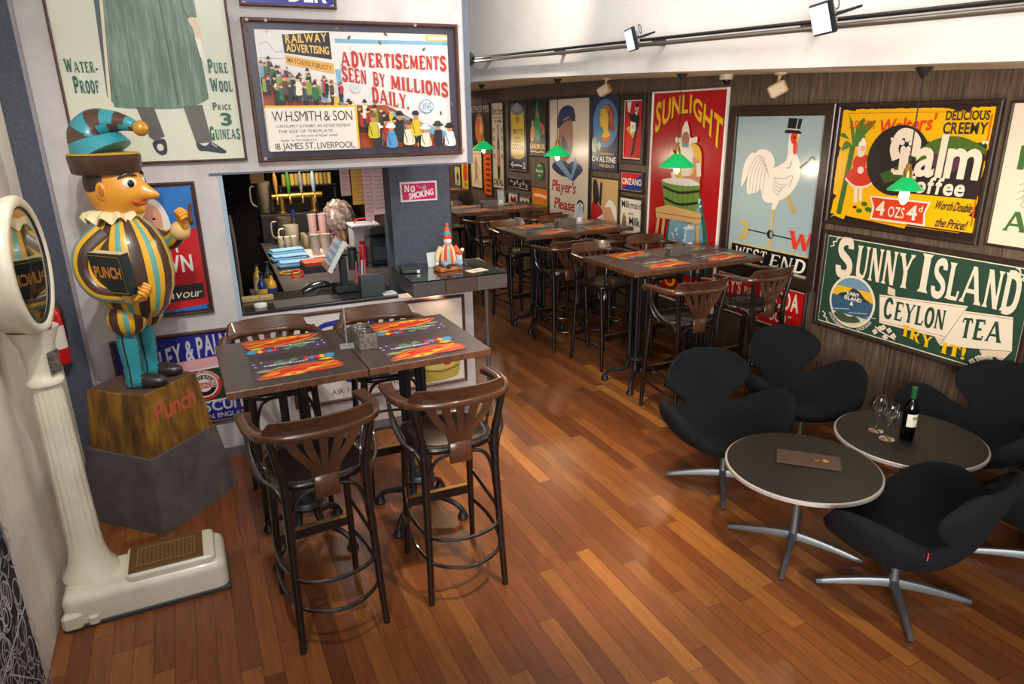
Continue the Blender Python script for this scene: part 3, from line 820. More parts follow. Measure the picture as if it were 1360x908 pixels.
def art_sunlight(a):
    Y = '#f0b81c'; K = '#2a1512'
    def arc(t, x0, x1, c, dy=0, k=1.0):
        def wp(u, v):
            X = x0 + (x1 - x0) * u; s_ = 1 - .45 * sin(pi * u)
            top = .955 + .02 * sin(pi * u) - .10 * max(0, u - .55) * 2 - .04 * max(0, .3 - u)
            return (X, top + dy - (.135 * s_ + .0) * (1 - v) * k)
        a.text(t, 0, 0, 1, 1, c, 2, warp=wp, track=.14)
    arc('SUNLIGHT', .065, .965, K, -.004); arc('SUNLIGHT', .055, .955, Y)
    # washerwoman at her tub
    a.blob([(.30, .20), (.33, .42), (.40, .56), (.70, .56), (.80, .45), (.88, .32), (.90, .18), (.60, .15)], '#2c6a58')
    a.blob([(.33, .22), (.36, .45), (.42, .58), (.68, .58), (.76, .45), (.82, .30), (.80, .18), (.55, .18)], '#7aa6bf')
    R = random.Random(4)
    for k in range(60):
        x, y = .36 + R.random() * .42, .2 + R.random() * .33
        a.oval(x, y, .007 + R.random() * .004, .006, '#dfe6e6', 8, R.random() * 3)
    a.blob([(.37, .72), (.42, .76), (.55, .77), (.70, .75), (.74, .68), (.72, .58), (.60, .56), (.45, .57), (.38, .63)], '#e6b422')
    a.blob([(.44, .77), (.50, .755), (.58, .76), (.63, .70), (.60, .62), (.50, .61), (.46, .68)], '#e8dfd2')
    a.blob([(.45, .79), (.46, .83), (.51, .865), (.55, .83), (.575, .79), (.66, .795), (.66, .77), (.585, .765), (.52, .75), (.45, .765), (.385, .765), (.375, .79)], '#ece5da')
    a.oval(.51, .782, .028, .035, '#a86a4a', 18); a.line([(.47, .755), (.56, .755)], .018, '#5d938f')
    for x in (.498, .524): a.oval(x, .787, .004, .003, K, 8)
    a.line([(.50, .766), (.522, .766)], .003, '#7c2f22')
    a.blob([(.62, .70), (.72, .68), (.73, .60), (.66, .575), (.52, .59), (.50, .61), (.60, .62), (.65, .64)], '#c98a5e'); a.line([(.70, .68), (.72, .62)], .03, '#e8dfd2')
    a.blob([(.34, .66), (.30, .70), (.33, .73), (.38, .70), (.37, .64)], '#c98a5e'); a.line([(.36, .63), (.40, .57)], .03, '#e8dfd2')
    a.poly([(.20, .585), (.28, .455), (.72, .455), (.745, .585)], '#6f9440'); a.blob([(.21, .585), (.34, .60), (.60, .605), (.74, .585), (.60, .572), (.34, .572)], '#e9e4da')
    for k in range(1, 7):
        t = k / 7; a.line([(.20 + .545 * t, .58), (.28 + .44 * t, .457)], .002, '#34521f')
    for y, d in ((.548, .0), (.493, .0)):
        t = (.585 - y) / .13; a.line([(.205 + .08 * t, y + .008), (.47, y - .012), (.742 - .022 * t, y + .008)], .012, '#2a2420', 4)
    a.poly([(.135, .445), (.32, .47), (.79, .455), (.77, .405), (.15, .40)], '#d5aa6d'); a.line([(.14, .425), (.78, .43)], .003, '#6e4a28')
    for (x0, x1, y1) in ((.19, .14, .23), (.27, .24, .23), (.66, .70, .18), (.74, .80, .2)): a.line([(x0, .40), (x1, y1), (x1 + (x1 - x0) * .8, .15)], .022, '#d0a468')
    a.text('SOAP', .20, .072, .80, .138, Y, 2, track=.25)
sign('enamel_sign', 'tall red enamel soap sign with a washerwoman at a green tub', right_wall(6.09, .40), 1.11, 2.08, '#b01318', M_WHITE, .018, .03, art_sunlight)

def art_fryred(a):
    a.border(.06, .028, CR)
    a.text("FRY'S", .06, .52, .30, .84, CR, 2); a.text('PURE', .34, .58, .46, .74, CR, 2); a.text('COCOA', .52, .50, .93, .86, CR, 2)
    a.text('STRONGER', .12, .2, .46, .36, CR, 2); a.text('FOOD', .60, .18, .82, .38, CR, 2); a.text('"', .84, .27, .87, .37, CR, 1)
sign('enamel_sign', "low red enamel sign with white letters behind the stools under the rooster picture", right_wall(4.95, .465), 1.07, .40, '#c4171b', M_FRAME, .02, .03, art_fryred)

def art_nal(a):
    a.text('N', .12, .55, .34, .70, '#3e6b2c', 2)
    a.text('AL', .10, .12, .42, .26, '#3e6b2c', serif=.24)
    for k in range(3): a.line([(.16, .44 - .05 * k), (.24, .47 - .05 * k), (.20, .40 - .05 * k), (.34, .36 - .03 * k), (.5, .42)], .006, '#b7a37c', 5)
sign('enamel_sign', 'cream enamel sign with green letters cut off at the right edge', right_wall(2.585, 1.45), .80, .85, '#ead9c4', M_FRAME, .014, .03, art_nal)

def art_players(a):
    # plain bust of a seaman
    N = '#1d2c5c'
    a.blob([(.08, .50), (.18, .55), (.40, .56), (.50, .54), (.62, .56), (.78, .54), (.84, .50), (.72, .455), (.62, .42), (.50, .44), (.30, .45)], N)
    a.poly([(.10, .56), (.28, .575), (.58, .455), (.55, .42)], '#7f9fc2'); a.poly([(.66, .60), (.72, .55), (.60, .43), (.56, .44)], '#7f9fc2')
    a.blob([(.28, .60), (.25, .78), (.30, .84), (.55, .86), (.60, .78), (.60, .68), (.56, .60), (.45, .56), (.34, .56)], '#a9785a')
    a.blob([(.33, .68), (.36, .60), (.48, .575), (.58, .62), (.60, .69), (.50, .66), (.44, .70), (.36, .74)], '#4f3f38')
    a.oval(.29, .73, .028, .018, '#93644a', 12); a.poly([(.56, .76), (.63, .715), (.56, .705)], '#a9785a')
    a.blob([(.22, .81), (.26, .90), (.42, .945), (.60, .93), (.66, .86), (.58, .85), (.40, .83), (.26, .79)], N); a.line([(.26, .81), (.42, .855), (.60, .87)], .028, '#131c3a', 3); a.line([(.36, .845), (.52, .868)], .012, '#a8935a')
    a.poly([(.58, .865), (.68, .84), (.56, .835)], '#14182a')
    R = '#b31a28'
    a.text("Player's", .08, .33, .68, .41, R, 1, .2, track=.02); a.text('Please', .14, .20, .66, .28, R, 1, .2, track=.02)
    a.oval(.80, .24, .055, .055, '#33302c', 26); a.oval(.80, .24, .038, .038, CR, 24); a.oval(.80, .24, .028, .028, '#55504a', 20)
sign('enamel_sign', "tall cream enamel sign of a seaman in a navy cap above red script", right_wall(8.335, .75), 1.04, 1.73, '#e2d2be', M_FRAME, .016, .03, art_players)

def art_ovaltine(a):
    a.oval(.52, .64, .315, .315, '#4f7fae', 40)
    a.blob([(.50, .60), (.46, .72), (.44, .84), (.58, .89), (.72, .86), (.82, .76), (.80, .64), (.86, .56), (.74, .54), (.62, .58)], '#8a3f16', 5)
    a.blob([(.44, .84), (.55, .88), (.66, .84), (.60, .78), (.50, .80)], '#c97a28', 4); a.blob([(.70, .82), (.78, .72), (.74, .60), (.68, .70)], '#b9661f', 4)
    a.blob([(.36, .82), (.345, .74), (.32, .685), (.35, .67), (.36, .61), (.44, .585), (.47, .52), (.40, .46), (.66, .42), (.70, .50), (.62, .56), (.64, .70), (.58, .79), (.46, .83)], '#e4b92e', 4)
    a.line([(.37, .745), (.43, .75)], .008, '#5a3014'); a.line([(.365, .64), (.41, .645)], .010, '#b0361c'); a.oval(.47, .72, .02, .012, '#e9cf6a', 8)
    a.blob([(.40, .47), (.55, .45), (.70, .48), (.66, .41), (.48, .39)], '#c2702e')
    a.blob([(.06, .38), (.10, .45), (.22, .45), (.26, .36), (.22, .26), (.08, .27)], '#8fa8a0'); a.blob([(.26, .36), (.34, .40), (.40, .34), (.32, .28)], '#b9c4b0')
    a.text('DRINK DELICIOUS', .36, .225, .86, .255, '#e5c23a', 1); a.text('OVALTINE', .07, .13, .92, .20, '#f0ece4', 2); a.text('FOR HEALTH', .36, .06, .88, .10, '#e5c23a', 2)
sign('enamel_sign', 'navy enamel sign with a red-haired lady in a blue oval', right_wall(7.29, 1.635), .60, .84, '#1e2550', M_FRAME, .014, .03, art_ovaltine)

def art_waiter(a):
    a.rect(.13, .08, .87, .92, CR); a.rect(.155, .095, .845, .905, '#c41e22')
    a.blob([(.44, .60), (.50, .50), (.56, .40), (.50, .22), (.44, .14), (.52, .13), (.60, .22), (.66, .42), (.74, .56), (.76, .68), (.66, .74), (.56, .74), (.40, .72), (.32, .78), (.28, .74), (.40, .64)], '#211d20')
    a.oval(.64, .81, .052, .05, '#dba888', 18); a.blob([(.59, .82), (.62, .875), (.70, .86), (.69, .82)], '#2a1c18'); a.poly([(.56, .74), (.66, .70), (.66, .76)], '#f2efe8')
    a.poly([(.24, .90), (.42, .90), (.36, .74), (.28, .76)], '#efeae0'); a.poly([(.22, .52), (.36, .56), (.60, .46), (.52, .38)], '#d3ae55'); a.poly([(.40, .62), (.62, .60), (.62, .48), (.42, .46)], '#efeae0')
    a.line([(.46, .56), (.58, .55)], .008, '#8a857c'); a.line([(.46, .53), (.58, .52)], .008, '#8a857c')
sign('framed_picture', 'dark framed red picture of a waiter carrying a tray', right_wall(6.65, 1.745), .455, .725, '#2a1d17', M_FRAME, .05, .04, art_waiter, cat='picture')
def art_cinzano(a):
    a.poly([(.06, .10), (.94, .10), (.94, .90)], '#20397e'); a.poly([(.06, .10), (.94, .90), (.06, .90)], '#c3242a')
    a.text('CINZANO', .08, .36, .92, .64, '#f0ece6', 2)
sign('enamel_sign', 'small diagonally split red and blue sign under the waiter picture', right_wall(6.635, 1.445), .44, .23, '#e8e2da', M_FRAME, .02, .03, art_cinzano)
def art_milk(a):
    a.text('Milkmaid', .10, .76, .92, .90, '#23252e', 1); a.text('BRAND', .40, .62, .62, .67, '#23252e', 1); a.text('Milk', .44, .42, .90, .58, '#23252e', 2)
    a.blob([(.14, .30), (.16, .55), (.22, .64), (.30, .55), (.34, .30)], '#8a6a4a'); a.oval(.235, .62, .035, .035, '#d9b08e', 14)
sign('enamel_sign', 'white enamel milk sign below the small red and blue sign', right_wall(6.64, .86), .46, .54, '#e9e0d2', M_FRAME, .025, .03, art_milk)
def art_book(a):
    a.blob([(.06, .06), (.06, .55), (.30, .52), (.44, .40), (.50, .10)], '#b3252a'); a.blob([(.08, .90), (.22, .92), (.30, .60), (.12, .55)], '#2a2022'); a.poly([(.34, .92), (.42, .90), (.38, .5), (.3, .55)], '#2a2022')
    a.blob([(.46, .36), (.52, .54), (.68, .58), (.82, .50), (.80, .30), (.66, .18), (.50, .22)], '#cf9a78'); a.blob([(.52, .50), (.66, .64), (.88, .54), (.92, .30), (.80, .40), (.70, .52)], '#e6e1d8'); a.blob([(.48, .30), (.60, .20), (.74, .22), (.64, .14), (.48, .16)], '#e6e1d8')
    a.poly([(.26, .30), (.46, .38), (.50, .16), (.30, .08)], '#e9e2d4'); a.line([(.31, .27), (.45, .32)], .012, '#555048'); a.line([(.31, .2), (.45, .25)], .012, '#555048'); a.poly([(.60, .06), (.92, .06), (.9, .2), (.7, .18)], '#b3252a')
sign('enamel_sign', 'tan sign of a white-haired man reading, under the navy lady sign', right_wall(7.26, .88), .62, .69, '#c6a56e', M_FRAME, .016, .03, art_book)

def art_frytin(a):
    a.rect(.15, .22, .83, .85, '#d9bc2c'); a.oval(.49, .22, .17, .035, '#d9bc2c'); a.oval(.49, .85, .17, .05, '#6f7378'); a.rect(.15, .85, .83, .90, '#63676c'); a.oval(.49, .90, .17, .05, '#8d9196'); a.line([(.38, .94), (.49, .965), (.60, .94)], .014, '#c9c6c0', 3)
    a.oval(.49, .74, .075, .055, '#b8982a'); a.line([(.42, .70), (.49, .78), (.56, .71)], .01, '#4a3a14', 3)
    a.text("FRY'S", .24, .54, .76, .61, '#5a2418', 2); a.text('PURE', .36, .47, .62, .50, '#5a2418', 1); a.text('BREAKFAST', .25, .42, .75, .45, '#5a2418', 1); a.text('COCOA', .2, .32, .8, .395, '#5a2418', 2)
    a.text('4', .1, .06, .25, .14, '#e9e2d8', 2); a.line([(.28, .09), (.5, .10), (.72, .09)], .025, '#e9e2d8'); a.text('2', .75, .06, .9, .14, '#e9e2d8', 2)
sign('enamel_sign', "navy enamel sign picturing a tall yellow cocoa tin", right_wall(9.60, 1.495), .62, .985, '#1c1f42', M_FRAME, .03, .03, art_frytin)
def art_laker(a):
    a.blob([(.36, .40), (.38, .66), (.48, .97), (.56, .80), (.66, .60), (.66, .35), (.5, .28)], '#1f8a52'); a.oval(.49, .74, .055, .045, '#b87a52'); a.blob([(.60, .55), (.72, .60), (.88, .52), (.86, .42), (.74, .40), (.74, .50)], '#b5403a')
    a.blob([(.12, .30), (.14, .50), (.28, .58), (.36, .46), (.30, .30)], '#c78b60'); a.rect(.18, .52, .32, .63, '#8aa66a')
    a.text('LAKEROL', .08, .15, .92, .23, '#d8a625', 2); a.line([(.12, .09), (.3, .1), (.5, .085), (.7, .1), (.88, .09)], .02, '#d8a625', 3)
sign('enamel_sign', 'black enamel sign of a green hooded figure above yellow letters', right_wall(8.94, 1.73), .54, .755, '#1d1a18', M_FRAME, .016, .03, art_laker)
def art_small(a):
    for k in range(6): a.oval(.14 + .145 * k, .5 + .12 * (-1) ** k, .24, .15, '#b9b0a4', 14, .4 * k)
    a.line([(.08, .5), (.3, .62), (.5, .4), (.7, .6), (.92, .45)], .09, '#8d857b', 4)
sign('framed_picture', 'small dark wide sign with grey scrollwork under the cocoa tin sign', right_wall(9.63, 1.25), .70, .155, '#1d1a1a', M_FRAME, .018, .03, art_small, cat='picture')
def art_or2(a):
    a.rect(.06, .60, .94, .95, '#e06a1c'); a.line([(.14, .78), (.5, .79), (.86, .76)], .08, '#f0d9a0'); a.blob([(.2, .2), (.3, .5), (.6, .55), (.8, .3), (.6, .12)], '#a88a1c')
sign('enamel_sign', 'orange topped yellow sign between the green disc and the table', right_wall(8.86, .80), .52, .53, '#c79a22', M_FRAME, .014, .03, art_or2)
def art_egg(a):
    a.text('LETHORPES', .05, .80, .95, .94, '#a8a29a', 2, track=.05); a.oval(.5, .42, .27, .36, '#b5653c', 36); a.blob([(.45, .68), (.56, .6), (.5, .4), (.58, .3), (.64, .5), (.58, .68)], '#d9a27c')
sign('enamel_sign', 'dark enamel sign with a big copper coloured oval', right_wall(11.15, 1.80), .88, .68, '#26201e', M_FRAME, .02, .03, art_egg)
def art_beer(a):
    a.text('Beric Beer', .08, .86, .92, .95, '#2d2a26', 1); a.line([(.08, .83), (.92, .83)], .008, '#7a4a2c'); a.text('Very Mild', .2, .77, .8, .81, '#2d2a26', 1)
    a.blob([(.42, .15), (.42, .50), (.47, .62), (.47, .74), (.55, .74), (.55, .62), (.62, .50), (.62, .15)], '#43291c', 4); a.rect(.40, .27, .64, .46, '#b07a58'); a.rect(.42, .14, .62, .2, '#3f4a22')
    for y in (.66, .56, .46, .36): a.text('B', .12, y, .24, y + .05, '#3d3832', 1); a.text('E', .76, y, .88, y + .05, '#3d3832', 1)
    a.text('DEAL', .12, .04, .88, .11, '#3d3832', 1)
sign('enamel_sign', 'narrow cream sign with a dark bottle down its middle', right_wall(10.22, 1.20), .46, 1.28, '#dccbb0', M_FRAME, .014, .03, art_beer)
def art_orange(a):
    for k in range(7): a.blob([(.2, .85 - .125 * k), (.5, .9 - .125 * k), (.82, .88 - .125 * k), (.7, .83 - .125 * k), (.4, .84 - .125 * k)], '#7c2a10')
sign('enamel_sign', 'narrow bright orange sign left of the bottle sign', right_wall(10.60, 1.06), .36, .66, '#e0601a', M_FRAME, .01, .03, art_orange)
def art_creamf(a):
    a.blob([(.3, .1), (.36, .4), (.3, .6), (.45, .82), (.6, .6), (.56, .4), (.66, .1), (.5, .25)], '#a9855f'); a.line([(.5, .65), (.85, .4)], .02, '#a9855f'); a.line([(.1, .9), (.9, .9)], .02, '#b79c74')
sign('enamel_sign', 'faded cream sign with a tan dancing figure left of the orange sign', right_wall(11.14, 1.14), .51, .62, '#d6c4a2', M_FRAME, .01, .03, art_creamf)
def art_far1(a): a.oval(.5, .45, .16, .22, '#5a4a2a'); a.line([(.5, .6), (.5, .85)], .04, '#5a4a2a'); a.text('OIL', .2, .08, .8, .2, '#5a6a2a', 2)
sign('enamel_sign', 'narrow cream sign farthest along the panelled wall', right_wall(11.95, 1.10), .32, .36, '#d3cca4', M_FRAME, .01, .03, art_far1)
def art_far2(a): a.blob([(.3, .35), (.3, .85), (.7, .9), (.75, .4)], '#d0481c'); a.oval(.5, .2, .1, .07, '#5c7a2c')
sign('enamel_sign', 'small yellow sign with an orange flash far down the panelled wall', right_wall(11.60, 1.06), .36, .48, '#d8c03a', M_FRAME, .01, .03, art_far2)
for k, (yl, z0, w_, h_, c1, c2, lb) in enumerate(((9.66, .98, .36, .2, '#e6dccb', '#8c2a22', 'small white sign with dark red mark low below the scroll sign'), (9.27, .98, .36, .17, '#d9d0c0', '#3a3a3a', 'small pale sign with dark figures low beside the orange topped sign'), (10.05, .98, .34, .16, '#4f7a3a', '#c9b46a', 'small green sign low below the bottle sign'))):
    sign('enamel_sign', lb, right_wall(yl, z0), w_, h_, c1, M_FRAME, .012, .025, lambda a, c2=c2: a.blob([(.2, .4), (.35, .75), (.5, .55), (.7, .78), (.8, .35), (.5, .25)], c2))
# round green tea sign
rt = thing('round_sign', 'round green enamel tea sign below the green hooded figure', 'sign', M=right_wall(8.60, 1.425))
mb = MB(); mb.lathe([(.0, 0), (.118, 0), (.122, .006), (.118, .02), (0.0, .022)], P('#3f6d34', .3), seg=36, c=(0, .118, 0)); mb.build('plate', rt)
A_ = Art(.24, .24, .0235); A_.ring_text('DRINK PURE', .5, .5, .30, .09, 130, 50, '#e6e0c8'); A_.text('Mazawattee', .08, .46, .92, .62, '#e6e0c8', 2, .1); A_.text('TEA', .36, .22, .64, .34, '#e6e0c8', 2)
A_.put(rt, Matrix.Translation((-.12, -.002, 0)))

# ------------------------------------------------------------------ signs on the bar wall
def art_gab(a):
    G = '#1f5a44'
    coat = noisy('painted_green_coat', '#4a6255', '#7f978a', (9, .8, 1), 3.2, .35, 6, c3='#617a6c')
    a.poly([(.25, 1), (.262, .57), (.236, .245), (.262, .225), (.31, .57), (.31, 1)], '#44525e')
    a.blob([(.302, 1.0), (.302, .57), (.283, .36), (.262, .225), (.30, .207), (.50, .200), (.68, .205), (.80, .232), (.814, .26), (.80, .42), (.772, .55), (.80, .80), (.80, 1.0)], coat, 4)
    for (x0, x1, wd, c) in ((.60, .63, .006, '#3e5547'), (.42, .39, .005, '#56705f'), (.70, .73, .005, '#56705f')):
        a.line([(x0, 1), ((x0 + x1) / 2, .6), (x1, .215)], wd, c, 3)
    a.poly([(.66, 1), (.80, 1), (.815, .53), (.775, .51), (.74, .56)], coat); a.line([(.66, 1), (.74, .56), (.775, .51)], .005, '#3e5547')
    a.blob([(.76, .52), (.80, .525), (.825, .49), (.815, .45), (.79, .455), (.78, .49)], '#d9c3a8'); a.poly([(.785, .46), (.815, .45), (.835, .36), (.80, .39)], '#e8e2d6')
    a.line([(.305, 1), (.300, .57), (.241, .195)], .010, '#d8cfae')
    a.poly([(.385, .21), (.485, .208), (.52, .10), (.455, .085), (.43, .10)], '#55504c'); a.poly([(.655, .21), (.77, .215), (.795, .075), (.70, .07)], '#5a5550')
    a.blob([(.445, .08), (.455, .045), (.49, .03), (.52, .045), (.515, .09)], '#23262e'); a.oval(.483, .06, .012, .014, '#cfccc4', 10)
    a.blob([(.70, .075), (.71, .045), (.76, .04), (.80, .035), (.86, .03), (.875, .038), (.84, .055), (.79, .075), (.75, .06)], '#23283a'); a.line([(.79, .07), (.82, .055)], .006, '#8a93a0')
    a.text('WATER-', .040, .330, .215, .376, G, serif=.25, small=.78, bold=2); a.text('PROOF', .068, .260, .205, .313, G, serif=.25, small=.78); a.text('EVER', .085, .155, .20, .195, G, serif=.25, small=.78)
    a.text('PURE', .835, .332, .955, .378, G, serif=.25, small=.78); a.text('WOOL', .832, .264, .968, .312, G, serif=.25, small=.78); a.text('PRICE', .828, .196, .945, .221, G, serif=.22, small=.75)
    a.text('3', .868, .138, .935, .182, G, 2); a.text('GUINEAS', .79, .085, .975, .131, G, serif=.24, small=.8)
sign('enamel_sign', 'tall pale green coat sign showing trousered legs and a long green coat', bar_wall(-.70, 2.03), .94, 1.56, '#cfd3bf', M_FRAMERED, .014, .03, art_gab)

def art_whs(a):
    W = '#d9d5d4'; O = '#a9502a'; R = '#b23a30'; B = '#79a8c4'
    a.rect(.051, .078, .949, .925, W)
    a.rect(.40, .845, .949, .875, B); a.poly([(.84, .875), (.949, .875), (.949, .92), (.84, .92)], '#e2b83a'); a.rect(.85, .885, .949, .91, W)
    a.poly([(.055, .66), (.12, .60), (.16, .55), (.20, .44), (.40, .42), (.47, .40), (.47, .39), (.053, .39)], O)
    a.poly([(.44, .40), (.62, .40), (.80, .25), (.949, .15), (.949, .078), (.46, .078)], O)
    a.poly([(.62, .37), (.949, .17), (.949, .10), (.66, .30)], B); a.poly([(.39, .66), (.415, .66), (.42, .40), (.40, .41)], B)
    a.line([(.06, .82), (.10, .84), (.13, .78), (.165, .78)], .004, '#8fa6b2', 3); a.line([(.06, .735), (.165, .73)], .004, '#8fa6b2'); a.line([(.33, .6), (.40, .55)], .004, '#8fa6b2')
    a.poly([(.168, .895), (.378, .918), (.380, .73), (.17, .77)], '#2c2a2c')
    a.text('RAILWAY', 0, 0, 1, 1, '#dcb25a', 2, warp=lambda u, v: (.180 + .185 * u, .838 + .015 * u + .055 * v))
    a.text('ADVERTISING', 0, 0, 1, 1, '#dcb25a', 2, warp=lambda u, v: (.180 + .19 * u, .782 - .018 * u + .052 * v))
    a.poly([(.172, .755), (.385, .70), (.385, .628), (.174, .695)], '#d8a24e')
    a.text('MATCHLESS PUBLICITY', 0, 0, 1, 1, '#6b4a22', 1, warp=lambda u, v: (.18 + .195 * u, .708 - .058 * u + .032 * v))
    for t, x0, x1, y0, y1, dy, c in (('ADVERTISEMENTS', .417, .938, .685, .785, -.025, R), ('SEEN', .418, .535, .582, .68, -.028, R), ('BY', .565, .625, .550, .645, -.02, R), ('MILLIONS', .65, .942, .52, .62, -.062, R), ('DAILY.', .553, .735, .425, .53, -.060, R)):
        a.text(t, 0, 0, 1, 1, c, serif=.27, track=.05, warp=lambda u, v, x0=x0, x1=x1, y0=y0, y1=y1, dy=dy: (x0 + (x1 - x0) * u, y0 + dy * u + (y1 - y0) * v), bold=2)
    for x, y, r in ((.824, .385, .06), (.478, .525, .04)):
        a.oval(x, y, r * 1.0, r * .9, '#4f93b0' if r > .05 else '#a8b8c0', 26); a.oval(x, y, r * .9, r * .78, W, 26); a.text('WHS', x - r * .42, y - r * .6, x + r * .42, y + r * .5, '#4f93b0' if r > .05 else '#a8b8c0', 1)
    # the crowd: coats, hats and heads
    rn = random.Random(11)
    cols = ['#26262c', '#26262c', '#e2d9c4', '#b5302a', '#2d6b43', '#d9b62f', '#3f4552', '#7a9fb8', '#7f9a3a', '#5a3f30']
    def person(x, y, k, c=None):
        c = c or rn.choice(cols); h = .085 * k; w = rn.uniform(.8, 1.15)
        for q in (-1, 1): a.line([(x + q * .004 * k, y + h * .2), (x + q * rn.uniform(.003, .009) * k, y - h * .6)], .013 * k, '#2a2626')
        a.blob([(x - .012 * k * w, y - h * .1), (x - .010 * k, y + h * .5), (x - .009 * k, y + h * .9), (x + .008 * k, y + h * .92), (x + .011 * k, y + h * .5), (x + .012 * k * w, y - h * .1)], c, 3)
        if rn.random() < .6: a.line([(x + .009 * k, y + h * .8), (x + .016 * k, y + h * .35)], .014 * k, c)
        a.oval(x, y + h * 1.06, .013 * k, .016 * k, '#d8a888', 9)
        hc = rn.choice(['#26262c', '#e8dfcc', '#26262c', '#7a5a30', '#b5302a', '#26262c'])
        a.oval(x, y + h * 1.17, .021 * k, .006 * k, hc, 9); a.oval(x, y + h * 1.24, .012 * k, .014 * k, hc, 9)
    for k in range(34):
        t = k / 33; person(.065 + .34 * t + rn.uniform(-.012, .012), .62 - .17 * t + rn.uniform(-.08, .04), .62 + rn.random() * .35)
    for k in range(16):
        t = k / 15; person(.07 + .22 * t + rn.uniform(-.01, .01), .47 + rn.uniform(-.04, .05), .8 + rn.random() * .3)
    for k in range(34):
        t = k / 33; person(.44 + .33 * t + rn.uniform(-.012, .012), .37 - .19 * t - rn.random() * .12, .85 + rn.random() * .3)
    for k, (x, y, c, hc, hb) in enumerate(((.60, .13, '#b5302a', '#26262c', 0), (.555, .085, '#2c2c34', '#e8e2d2', 1), (.535, .16, '#c8b832', '#7a5a30', 0), (.62, .085, '#4f93c4', '#dfe4e6', 1), (.665, .17, '#2c2c34', '#26262c', 0), (.705, .10, '#ded6c2', '#7a4a2a', 0), (.745, .17, '#d8b42c', '#2a2a2e', 0), (.79, .07, '#e2dac6', '#e8e2d2', 1), (.855, .09, '#2c2c34', '#3a3a3e', 1), (.915, .075, '#e8e2da', '#26262c', 1))):
        y0 = max(.082, y)
        a.blob([(x - .025, y0), (x - .026, y + .06), (x - .018, y + .11), (x + .014, y + .115), (x + .023, y + .07), (x + .025, y0)], c, 3)
        a.line([(x - .022, y + .10), (x - .010, y0 + .01)], .006, '#3a3434'); a.line([(x + .02, y + .10), (x + .018, y0 + .01)], .005, '#8a8478')
        a.oval(x - .002, y + .138, .022, .026, '#b98468', 12)
        if hb: a.oval(x - .002, y + .152, .046, .013, hc, 16)
        a.blob([(x - .018, y + .150), (x - .016, y + .178), (x + .008, y + .182), (x + .014, y + .150)], hc, 3)
    a.rect(.051, .078, .46, .40, '#e2b92e'); a.rect(.051, .078, .45, .385, '#e3dcd2')
    K = '#33302e'
    a.text('W.H.SMITH & SON', .075, .29, .435, .36, K, 0, track=.08); a.text('CAN SUPPLY & EXHIBIT AN ADVERTISEMENT', .09, .245, .425, .265, K, 0); a.text('THE SIZE OF THIS PLATE', .095, .208, .34, .228, K, 0); a.text('at the rate of 1d per week', .17, .178, .36, .196, K, 0, .2); a.text('Apply for Particulars to', .10, .148, .26, .164, K, 0, .2)
    a.text('18 JAMES ST, LIVERPOOL.', .075, .09, .44, .135, K, 0, track=.08)
    for k in range(10): a.oval(rn.choice([.02, .98, rn.random()]), rn.choice([.03, .97, .04]), .012, .012, '#9c8f80', 8)
    for x, y in ((.62, .9), (.59, .84), (.80, .80), (.45, .87), (.40, .93), (.87, .33), (.93, .40)): a.oval(x, y, .018, .010, '#6d5a48', 9, x * 9)
sign('enamel_sign', 'wide framed railway advertising plate with a painted crowd', bar_wall(.305, 2.015), 1.375, .845, '#4a4654', M_FRAMERED, .022, .055, art_whs)
def art_der(a):
    a.blob([(.03, .5), (.03, .2), (.08, .06), (.5, .05), (.92, .06), (.97, .2), (.97, .6), (.9, .9), (.1, .9)], '#2b2f8c'); a.text('DER', .50, .13, .90, .6, '#e8e2da', 2)
sign('enamel_sign', 'white sign with a blue panel peeping in above the railway plate', bar_wall(.312, 2.925), .575, .30, '#e2dedb', M_FRAMERED, .016, .04, art_der)
def art_brown(a):
    a.jag(.03, .05, '#1f6fc0', 50, 5); a.poly([(.10, .03), (.95, .07), (.95, .66), (.10, .60)], '#c4171f')
    a.blob([(.28, .60), (.28, .76), (.38, .88), (.56, .88), (.66, .76), (.66, .60), (.5, .54)], '#e6dfd4'); a.blob([(.34, .64), (.34, .80), (.46, .86), (.58, .80), (.58, .66), (.46, .58)], '#d99a84'); a.poly([(.25, .55), (.70, .55), (.66, .62), (.30, .62)], '#3a2424'); a.poly([(.42, .52), (.52, .52), (.54, .61), (.40, .61)], '#e6dfd4')
    for x in (.42, .51): a.oval(x, .745, .012, .009, '#2a2020', 8)
    a.text('Y', .64, .49, .75, .58, '#e8e2da', 2); a.text('BROWN', .12, .34, .84, .46, '#e8e2da', 2); a.poly([(.12, .10), (.92, .12), (.92, .24), (.12, .22)], '#2a2422'); a.text('Flavour', .42, .135, .88, .20, '#e8e2da', 0, .25)
sign('enamel_sign', 'blue and red sign with a white-haired man behind the jester statue', bar_wall(-.62, 1.07), .53, .845, '#3a2019', M_FRAMERED, .014, .03, art_brown)
